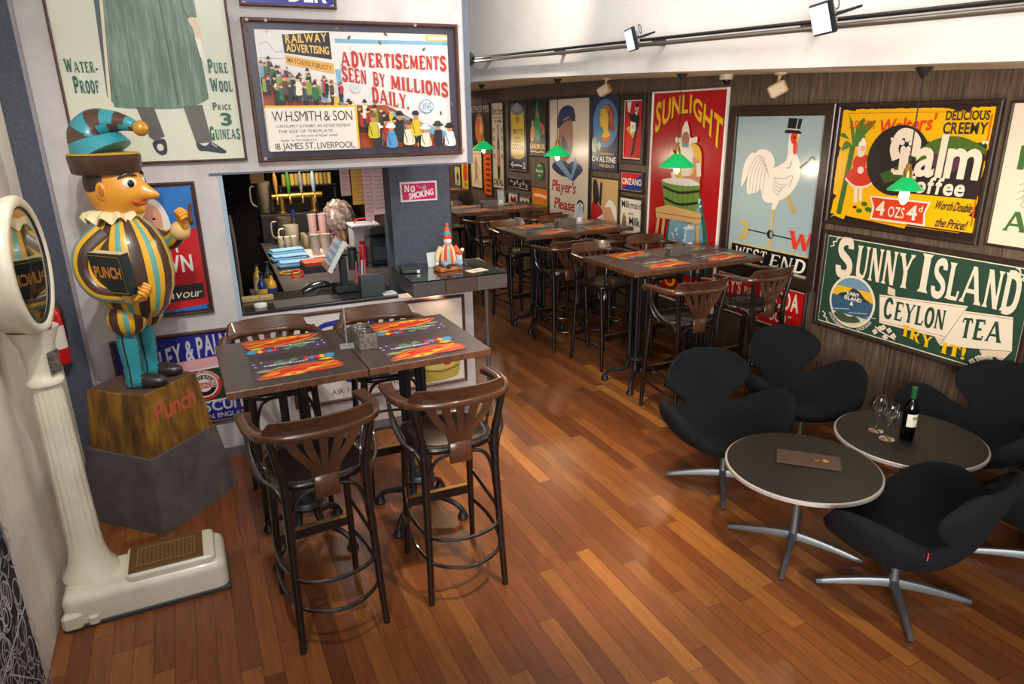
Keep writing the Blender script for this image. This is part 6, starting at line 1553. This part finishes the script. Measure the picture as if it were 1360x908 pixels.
t = thing('plastic_bag', 'big clear plastic bag of straws in the middle of the bar', 'bag', M=B(1.27, 3.02, ZB)); mb = MB(); mb.ell((0, 0, .24), (.19, .20, .25), noisy('crinkled_plastic', '#5a4a46', '#a89892', (1, 1, 1), 26, .2, 6, c3='#776862', bump=1.0), seg=40, rings=26, fn=lambda d: 1 + .05 * sin(9 * d.x + 4 * d.z) * sin(11 * d.y - 5 * d.z) + .02 * sin(23 * d.z + 8 * d.x)); mb.v = [(x, y, max(0.001, z)) for x, y, z in mb.v]; mb.build('bag', t, smooth=20)
t = thing('book', 'red covered book on top of a dark ledger by the till', 'book', M=B(.81, 1.66, ZB + .055, rad(6))); mb = MB(); mb.box((0, 0, .018), (.27, .20, .034), P('#b04428', .5), bev=.003); mb.build('cover', t, smooth=0); mb = MB(); mb.box((0, .003, .018), (.265, .20, .026), P('#cfc6b4', .7)); mb.build('pages', t, smooth=0)
t = thing('book', 'dark ledger underneath the red book', 'book', M=B(.81, 1.66, ZB, rad(3))); mb = MB(); mb.box((0, 0, .027), (.28, .21, .054), P('#2a2c3a', .5), bev=.003); mb.build('cover', t, smooth=0)
t = thing('tape_dispenser', 'red tape dispenser beside the red book', 'tape dispenser', M=B(.60, 1.42, ZB)); mb = MB(); mb.tube([(.05 * cos(a), .02 * sin(a), .03 + .03 * sin(a)) for a in [2 * pi * k / 12 for k in range(12)]], .012, P('#c42a22', .3), 8, closed=True); mb.build('body', t)
t = thing('strap', 'yellow strap coiled beside the red book', 'strap', M=B(.555, 1.60, ZB)); mb = MB(); mb.tube([(.09 * cos(a), .06 * sin(a), .01) for a in [2 * pi * k / 14 for k in range(14)]], .008, P('#c99a2c', .5), 8, closed=True); mb.build('strap', t)
for k, (x, y, l) in enumerate(((.53, 1.92, 'blue folded cloth nearest the till'), (.50, 2.26, 'blue folded cloth in the middle of the bar'), (.51, 2.62, 'blue folded cloth below the glass jugs'))):
    t = thing('folded_cloth', l, 'cloth', M=B(x + .12, y, ZB, rad(4 * k)), group='blue cloths'); mb = MB(); mb.box((0, 0, .022), (.34, .17, .044), P('#5f93b8', .7), bev=.015); mb.box((.01, .0, .05), (.33, .15, .014), P('#6fa2c6', .7), bev=.006); mb.build('cloth', t, smooth=30)
def bottle(x, y, z, h, r, c, label, lab=None, cap=None, group=None, name='bottle', cat='bottle', glass=False):
    t = thing(name, label, cat, M=B(x, y, z), group=group)
    lath('body', [(0, 0), (r * .95, 0), (r, .006), (r, h * .58), (r * .8, h * .68), (r * .36, h * .80), (r * .34, h * .96), (r * .42, h * .97), (r * .42, h)], c, parent=t)
    if lab: lath('label', [(r * 1.01, h * .18), (r * 1.012, h * .5)], lab, parent=t)
    if cap: lath('cap', [(r * .44, h * .95), (r * .46, h * 1.005), (0, h * 1.01)], cap, parent=t)
    return t
t = bottle(1.06, 2.06, ZB, .26, .05, P('#7a1fa0', .25, 0, .3), 'bright purple squirt bottle behind the till', P('#5a1a86', .3), P('#6a1a92', .3))
for k, (x, y, l) in enumerate(((.905, 2.38, 'front left paper cup of the pink and white pair'), (1.01, 2.37, 'front right paper cup of the pink and white pair'), (.93, 2.66, 'back left paper cup, pink and tall'), (1.035, 2.66, 'back right paper cup, pink and tall'))):
    t = thing('paper_cup', l + ' stack on the bar', 'cup', M=B(x, y, ZB + .012), group='paper cup stacks'); h = .20 + .17 * (k > 1)
    lath('cup', [(0, 0), (.036, 0), (.045, h), (.047, h), (.047, h + .006), (.041, h + .004), (.036, h * .6), (0, h * .55)], P('#c8a09a' if k > 1 else '#cdbcae', .5), parent=t); lath('print', [(.0382, h * .25), (.0405, h * .5)], P(('#a04a4a', '#3a3634')[k % 2], .5), parent=t)
t = thing('cup_tray', 'pale tray under the paper cups', 'tray', M=B(.965, 2.50, ZB)); mb = MB(); mb.box((0, 0, .005), (.28, .50, .009), P('#b8a8a0', .5), bev=.003); mb.build('tray', t, smooth=0)
def jug(x, y, z, h, r, label, m, col='#a8a08a', group='jugs on the bar'):
    t = thing('glass_jug', label, 'jug', M=B(x, y, z, rad(180)), group=group)
    lath('body', [(0, .004), (r * .8, .004), (r * .85, .01), (r, h), (r * .97, h), (r * .80, .02), (0, .016)], m, 28, t)
    mb = MB(); mb.tube([(r * .95, 0, h * .85), (r * 1.6, 0, h * .8), (r * 1.6, 0, h * .35), (r * .88, 0, h * .2)], .010, P(col, .3), 8, sub=5); mb.build('handle', t)
M_CLOUD = P('#7d7466', .25, 0, .3)
jug(.74, 2.98, ZB, .25, .08, 'white handled jug nearest the blue cloths', P('#b8ae98', .3), '#d8d0c0'); jug(.70, 3.28, ZB, .30, .085, 'brown tinted jug behind the white handled jug', P('#6a5d52', .25)); jug(.545, 3.68, ZB + .312, .36, .085, 'tall clouded pitcher standing on the raised ledge', M_CLOUD)
for k in range(9):
    x, y = .885 + .085 * (k % 3), 2.98 + .12 * (k // 3)
    t = thing('tumbler', 'upturned glass tumbler in the rows behind the paper cups', 'glass', M=B(x, y, ZB), group='tumblers on the bar'); lath('glass', [(.028, 0), (.034, .01), (.030, .12), (0, .124), (0, .118), (.027, .115)], P('#a69a78', .15, 0, .6), 16, t)
lg = thing('raised_ledge', 'raised ledge across the far end of the bar carrying the beer taps', 'ledge', M=B(.95, 3.64, ZB)); mb = MB(); mb.box((0, 0, .155), (.96, .40, .31), M_DARK, bev=.004); mb.build('ledge', lg, smooth=0)
for k in range(12):
    t = thing('beer_glass', 'amber lit beer glass in the row on the raised ledge', 'glass', M=B(.79 + .048 * k, 3.74, ZB + .605), group='row of beer glasses'); lath('glass', [(0, 0), (.020, 0), (.024, .02), (.022, .13), (.019, .13), (.017, .02), (0, .012)], P(('#a8924a', '#8a7a4a', '#c4aa5a')[k % 3], .15, 0, .5), 14, t)
rk = thing('glass_rack', 'dark rack holding the row of beer glasses at the far end', 'rack', M=B(1.055, 3.74, ZB + .311)); mb = MB(); mb.box((0, 0, .285), (.66, .09, .016), M_DARK, bev=.002)
for x in (-.31, .31): mb.box((x, 0, .139), (.02, .06, .278), M_DARK)
mb.build('rack', rk, smooth=0)
tp = thing('beer_tap', 'gold beer tap manifold with tall wooden and green handles', 'beer tap', M=B(.745, 3.55, ZB + .311))
mb = MB(); mb.lathe([(.05, 0), (.05, .012), (.03, .02), (.028, .17)], M_BRASS, (-.02, 0, 0), 18); mb.lathe([(.05, 0), (.05, .012), (.03, .02), (.028, .17)], M_BRASS, (.34, 0, 0), 18); mb.tube([(-.12, 0, .19), (.44, 0, .19)], .032, M_BRASS, 16); mb.build('manifold', tp)
for k in range(4):
    x = -.07 + .14 * k; mb = MB(); mb.tube([(x, 0, .19), (x, -.07, .185), (x, -.09, .11)], .013, M_BRASS, 10, sub=3); mb.build('spout', tp)
    mb = MB(); c_ = (P('#a87a3a', .4), P('#3f7a2c', .35), P('#b8c0c8', .2, .7), P('#8aa6b8', .3))[k]; mb.lathe([(.010, .21), (.018, .25), (.026, .34), (.022, .42), (.010, .46), (0, .465)], c_, (x, -.02, 0), 14); mb.build('tap_handle', tp)
for k, (x, y, c, h, l) in enumerate(((.28, 1.15, '#1f2f6a', .27, 'blue labelled syrup bottle left of the cloths'), (.36, 1.20, '#c9a02a', .25, 'yellow syrup bottle left of the cloths'), (.27, 1.50, '#b89a3a', .28, 'amber syrup bottle at the back of the left well'), (.36, 1.55, '#2a2a3a', .28, 'dark syrup bottle at the back of the left well'))):
    bottle(x, y, .796, h, .04, P(c, .2, 0, .3), l, P(('#d8b83a', '#3a3a8a', '#d8cfa8', '#c9a02a')[k], .5), P('#1a1a1a', .4))
wl = thing('speed_rail', 'steel bottle well on the left inside the bar hatch', 'bottle rail', M=B(.31, 1.40, 0)); mb = MB(); mb.box((0, 0, .78), (.23, .80, .03), M_DARK, bev=.004); mb.box((0, -.395, .83), (.23, .012, .10), P('#3a3438', .4, .5)); mb.box((0, 0, .39), (.20, .70, .76), M_DARK); mb.build('rail', wl, smooth=0)
for k, (sx_, w_, h_, c, a_, lb) in enumerate(((.955, .075, .23, '#c9a2a4', 6, 'narrow pink docket hanging left of the yellow menu'), (1.055, .12, .30, '#d0a236', 10, 'yellow printed menu hanging at the top of the bar hatch'), (1.115, .07, .43, '#cfa8aa', 8, 'long pink docket hanging between the yellow and wide pink menus'), (1.20, .12, .38, '#d2adb0', 14, 'wide pink menu hanging nearest the dark pillar'))):
    t = thing('hanging_menu', lb, 'menu', M=B(sx_, .63 - .022 * k, 1.935 - h_), group=None)
    Rk = Matrix.Rotation(rad(a_), 3, 'Z'); mb = MB(); mb.box((0, 0, h_ / 2), (w_, .003, h_), P(c, .6), Rk); mb.build('sheet', t, smooth=0)
    mb = MB()
    for q in range(int(h_ / .03) - 1): mb.box(Rk @ Vector((0, -.0022, h_ - .03 - .03 * q)), (w_ * (.5 + .12 * (q % 3)), .001, .005), P('#8f7078', .6), Rk)
    mb.build('printing', t, smooth=0)
rl = thing('docket_rail', 'dark rail inside the hatch holding the hanging menus', 'rail', M=B(1.08, .60, 1.935)); mb = MB(); mb.box((0, 0, .012), (.46, .12, .024), M_DARK); mb.build('rail', rl, smooth=0); mb = MB()
for x in (-.2, .2): mb.tube([(x, 0, .02), (x, 0, .364)], .008, M_DARK, 8)
mb.build('hanger_rod', rl)
sb = thing('wooden_sign_block', 'small light wooden block hanging at the hatch top left', 'block', M=B(.33, .80, 1.82)); mb = MB(); mb.box((0, 0, .045), (.10, .03, .09), P('#b8893c', .5), bev=.004); mb.build('block', sb, smooth=0); mb = MB(); mb.tube([(0, 0, .085), (0, 0, .479)], .004, M_DARK, 6); mb.build('hanger_rod', sb)
kt = thing('waste_bin', 'steel bucket low in the left of the bar hatch', 'bucket', M=B(.19, .72, .60)); lath('bucket', [(0, 0), (.08, 0), (.10, .28), (.104, .285), (.096, .28), (.078, .01)], P('#5a5650', .35, .6), 24, kt)
_ = 0
ks = thing('bin_stand', 'dark stand under the steel bucket', 'stand', M=B(.19, .72, 0)); mb = MB(); mb.box((0, 0, .30), (.24, .24, .598), M_DARK, bev=.004); mb.build('stand', ks, smooth=0)
# more clutter behind the hatch
mDoor = noisy('bar_cupboard_wood', '#4a3a30', '#63503f', (1, 1, 6), 4, .5, 6)
for k in range(4):
    mb = MB(); mb.box((-.519, -1.25 + .82 * k, .46), (.02, .76, .80), mDoor, bev=.004); dr = mb.build('door', lc, smooth=0)
    mb = MB(); mb.tube([(-.532, -1.0 + .82 * k, .62), (-.545, -1.0 + .82 * k, .60), (-.545, -1.0 + .82 * k, .50), (-.532, -1.0 + .82 * k, .48)], .005, M_STEEL, 6); mb.build('handle', dr)
t = thing('steel_pipe', 'upright grey pipe in the dark left of the bar hatch', 'pipe', M=B(.12, 1.6, 0)); mb = MB(); mb.tube([(0, 0, 0), (0, 0, 1.30), (-.01, 0, 1.50)], .016, P('#8d8680', .4, .5), 10); mb.build('pipe', t)
t = thing('wall_dispenser', 'grey soap dispenser on the dark wall left of the bar hatch', 'dispenser', M=B(-.19, 2.4, 1.25)); mb = MB(); mb.box((0, 0, .12), (.11, .12, .24), P('#6b645c', .4), bev=.02); mb.build('body', t, smooth=0)
t = thing('cupboard_front', 'dim brown door panel on the back wall of the bar', 'panel', M=B(1.0, 4.578, 1.0)); mb = MB(); mb.box((0, 0, .55), (.55, .03, 1.1), P('#3d3632', .6)); mb.build('panel', t, smooth=0); mb = MB(); mb.box((-.31, -.005, .55), (.05, .04, 1.1), P('#7d756e', .5)); mb.build('edge_strip', t, smooth=0)
for k in range(6):
    t = thing('glass_jar', 'clear lidded jar between the jugs and the paper cups', 'jar', M=B(.60 + .068 * (k % 3), 2.80 - .10 * (k // 3), ZB), group='jars on the bar') if k < 3 else thing('bottle', 'amber bottle standing behind the paper cups', 'bottle', M=B(1.13 + .06 * (k - 3), 2.58 + .02 * k, ZB), group='amber bottles on the bar')
    lath('body', [(0, 0), (.028, 0), (.030, .01), (.030, .13), (.022, .15), (.012, .17), (.012, .20)] if k > 2 else [(0, 0), (.028, 0), (.031, .01), (.031, .13), (.028, .145)], P('#7a5a2a' if k > 2 else '#a59a80', .15, 0, .5), 16, t)
    lath('lid', [(.014, .195), (.014, .21), (0, .212)] if k > 2 else [(.030, .142), (.030, .158), (0, .16)], P('#2a2420' if k > 2 else '#c9c2b2', .4), 16, t)
t = thing('thermos', 'red cylindrical bottle beside the black kitchen printer', 'bottle', M=B(1.235, 1.62, ZB)); lath('body', [(0, 0), (.036, 0), (.038, .01), (.038, .19), (.026, .21)], P('#a82a2c', .35), 20, t); lath('cap', [(.026, .208), (.026, .24), (0, .242)], P('#7a1f22', .4), 16, t)
t = thing('canister', 'dark green canister between the till and the kitchen printer', 'canister', M=B(1.12, 1.55, ZB)); lath('body', [(0, 0), (.045, 0), (.045, .17), (.04, .18)], P('#22342e', .4), 20, t); lath('lid', [(.042, .178), (.042, .20), (0, .202)], P('#15181a', .4), 20, t)
t = thing('clear_packet', 'crumpled clear packet in front of the plastic box', 'packet', M=B(1.18, 2.28, ZB)); mb = MB(); mb.ell((0, 0, .055), (.08, .07, .06), noisy('crinkled_wrap', '#6a5f5a', '#c0b4ae', (1, 1, 1), 40, .2, 5, bump=1.0), seg=24, rings=16, fn=lambda d: 1 + .1 * sin(9 * d.x) * sin(8 * d.y)); mb.v = [(x, y, max(.001, z)) for x, y, z in mb.v]; mb.build('packet', t, smooth=20)
t = thing('tap_handle', 'blue glowing cooler handle among the beer taps', 'tap handle', M=B(.80, 3.20, ZB)); lath('base', [(0, 0), (.022, 0), (.022, .28), (.014, .30)], P('#4a4640', .3, .5), 14, t); lath('handle', [(.014, .295), (.016, .38), (0, .385)], P('#2238a0', .3), 14, t)
t = thing('cable', 'white cable looping beside the till', 'cable', M=B(.66, .60, 1.031)); t['label'] = 'white cable looping beside the till stand'; t.matrix_world = B(.58, .475, 1.0305); mb = MB(); mb.tube([(-.06, 0, .004), (-.03, .02, .02), (.0, .03, .04), (.04, .02, .03), (.07, .0, .004)], .004, P('#c4c0bc', .5), 8, sub=5); mb.build('cable', t)
lamp('bar_downlight', 'SPOT', bp(.8, 2.2, 2.25), 130, (1, .86, .72), bp(1.0, 2.4, 0), spot_size=rad(120), spot_blend=.8, shadow_soft_size=.1)
lamp('bar_downlight', 'SPOT', bp(.9, 3.1, 2.25), 90, WARM, bp(1.0, 3.5, 0), spot_size=rad(110), spot_blend=.8, shadow_soft_size=.1)
lamp('bar_downlight', 'SPOT', bp(.7, 1.0, 2.25), 60, (1, .9, .8), bp(.8, 1.0, 0), spot_size=rad(120), spot_blend=.8, shadow_soft_size=.1)

# ------------------------------------------------------------------ lamps, track, speakers
def green_shade_mat():
    m, t, b, N, L = nt('green_glass_shade')
    b.inputs['Base Color'].default_value = lin('#0a8a48'); b.inputs['Roughness'].default_value = .15
    b.inputs['Emission Color'].default_value = lin('#0ad070'); b.inputs['Emission Strength'].default_value = .55
    b.inputs['Coat Weight'].default_value = .5
    return m
M_SHADE = green_shade_mat(); M_BULB = emis('warm_bulb', '#ffd9a0', 14)
def pendant(x, y, z, label, k=1.0):
    t = thing('pendant_lamp', label, 'pendant lamp', (x, y, z), group='green pendant lamps')
    mb = MB(); mb.lathe([(r * k, .1 + (q - .1) * (k + .1 if k < 1 else 1)) for r, q in ((.030, .105), (.045, .095), (.145, .012), (.150, 0), (.146, 0), (.142, .010), (.042, .090), (.028, .098))], M_SHADE, seg=40, cap=False); mb.build('shade', t)
    mb = MB(); mb.lathe([(0, .175), (.012, .172), (.016, .15), (.022, .14), (.024, .10), (.022, .085), (0, .08)], M_BRASS, seg=18); mb.build('socket', t)
    mb = MB(); mb.lathe([(.010, .088), (.013, .07), (.024, .04), (.026, .0), (.020, -.035), (.008, -.05), (0, -.052)], M_BULB, seg=18); mb.build('bulb', t)
    zt = zc(y); mb = MB(); mb.tube([(0, 0, .17), (0, 0, zt - z - .03)], .0035, P('#2a201c', .6), 6); mb.build('cord', t)
    mb = MB(); mb.lathe([(.045, zt - z), (.043, zt - z - .008), (.014, zt - z - .05), (.004, zt - z - .058)], P('#2a2422', .5), seg=20); mb.build('ceiling_rose', t)
    lamp('pendant_bulb', 'POINT', (x, y, z - .08), 13, WARM, shadow_soft_size=.04)
pendant(3.70, 2.62, 1.80, "green shaded pendant lamp before the yellow toffee sign", .62)
pendant(3.70, 4.66, 1.845, 'green shaded pendant lamp before the tall red soap sign')
pendant(3.70, 6.69, 1.855, 'green shaded pendant lamp before the seaman sign')
pendant(3.70, 8.72, 1.86, 'green shaded pendant lamp beside the corner of the bar wall')
pendant(3.70, 10.8, 1.86, 'green shaded pendant lamp at the dim far end')
lamp('far_end_light', 'AREA', (3.7, 11.8, 2.6), 30, WARM, (3.9, 12.0, 0), shape='RECTANGLE', size=.9, size_y=1.4)

# twin rod lighting track on the bulkhead
XT = XS - .10
def zt_(y): return 2.664 + .0385 * (y - 2.35) 
tr = thing('lighting_track', 'twin rod lighting track along the white bulkhead', 'light track', (XT, 4.0, zt_(4.0)))
for dz, r, m in ((.018, .011, P('#3a3634', .4, .6)), (-.014, .014, P('#8d8378', .35, .7))):
    mb = MB(); mb.tube([(0, y - 4.0, zt_(y) - zt_(4.0) + dz) for y in (-.6, 1.5, 3.0, 5.0, 7.75)], r, m, 10); mb.build('rod', tr)
for y in (.6, 2.9, 4.2, 5.6, 7.2):
    mb = MB(); mb.box((.05, y - 4.0, zt_(y) - zt_(4.0)), (.10, .03, .05), P('#4a4644', .4, .5), bev=.004); mb.build('bracket', tr, smooth=0)
def flood(y, tgt, label, px_=XT, rnd=False, e=60):
    c = Vector((px_ - .14, y, zt_(y) + .01)); d = (Vector(tgt) - c).normalized(); q = d.to_track_quat('-Z', 'Y').to_matrix()
    t = thing('track_floodlight', label, 'floodlight', c, group=None)
    if rnd:
        mb = MB(); mb.lathe([(.02, .09), (.05, .06), (.075, .01), (.078, -.01), (.070, -.012)], P('#2c2c30', .4, .4), R=q, seg=28); mb.build('housing', t); mb = MB(); mb.lathe([(.07, -.008), (0, -.008)], emis('lit_lens', '#fff3dc', 6), R=q, seg=28); mb.build('lens', t)
    else:
        mb = MB(); mb.box(q @ Vector((0, 0, .016)), (.20, .15, .026), P('#1c2026', .4, .4), q, .006); mb.box(q @ Vector((0, 0, .042)), (.13, .09, .03), P('#9a9ea4', .35, .6), q, .012); mb.build('housing', t, smooth=0)
        mb = MB(); mb.box(q @ Vector((0, 0, .002)), (.178, .128, .004), emis('lit_flood_glass', '#c9d3de', .9), q); mb.build('lens', t, smooth=0)
        mb = MB(); mb.tube([q @ Vector(v) for v in ((-.106, 0, .012), (-.106, 0, .15), (.106, 0, .15), (.106, 0, .012))], .006, P('#1f2228', .4, .4), 8); mb.tube([q @ Vector((.03 * cos(k * .7), .05 + .03 * sin(k * .7), .09)) for k in range(9)], .004, P('#6d7580', .5), 6, closed=True); mb.build('yoke_bracket', t)
    mb = MB(); mb.tube([q @ Vector((0, 0, .03)), Vector((.05, .05, .02)), Vector((XT - c.x, .10, 0))], .013, P('#3a3a3c', .4, .5), 8, sub=4); mb.build('yoke', t)
    lamp('flood_beam', 'SPOT', c + d * .03, e, (1, .93, .82), tgt, spot_size=rad(95), spot_blend=.9, shadow_soft_size=.06)
flood(4.28, (.4, 5.2, 2.0), 'square floodlight in the middle of the bulkhead track', e=70)
flood(2.66, (.6, 3.6, 1.9), 'square floodlight nearest the camera on the bulkhead track', e=14)
flood(7.50, (1.6, 4.4, 2.5), 'round spotlight at the far end of the bulkhead track, beside the bar wall', rnd=True, e=14, px_=XT + .10)

def speaker(x, y, label):
    z = zc(y); t = thing('ceiling_speaker', label, 'speaker', (x, y, z), group='cream ceiling speakers')
    m = P('#cdb89c', .5); R = Matrix.Rotation(rad(35), 3, 'Z') @ Matrix.Rotation(rad(-28), 3, 'X')
    mb = MB(); mb.lathe([(.045, 0), (.043, -.012), (.02, -.02)], m, seg=20); mb.tube([(0, 0, -.015), (.0, .01, -.05), (-.01, -.0, -.085)], .011, m, 8, sub=3); mb.build('ceiling_bracket', t)
    mb = MB(); mb.box(Vector((-.05, -.04, -.115)), (.10, .12, .085), m, R, .012); mb.build('cabinet', t, smooth=0)
    mb = MB(); mb.box(Vector((-.05, -.04, -.115)) + R @ Vector((0, -.0605, 0)), (.085, .004, .072), P('#b5a086', .6), R); mb.build('grille', t, smooth=0)
speaker(4.0, 3.93, 'cream ceiling speaker above the rooster picture'); speaker(4.0, 6.22, 'cream ceiling speaker above the navy lady sign')
cm = thing('dome_camera', 'cream dome camera on the ceiling above the tall red soap sign', 'security camera', (4.1, 4.60, zc(4.60)))
mb = MB(); mb.lathe([(.055, 0), (.055, -.03), (.048, -.042), (.0, -.044)], P('#d0bfa6', .5), seg=24); mb.build('mount', cm); mb = MB(); mb.lathe([(.036, -.044), (.036, -.055), (.026, -.075), (.0, -.085)], P('#17171a', .1), seg=20); mb.build('dome', cm)
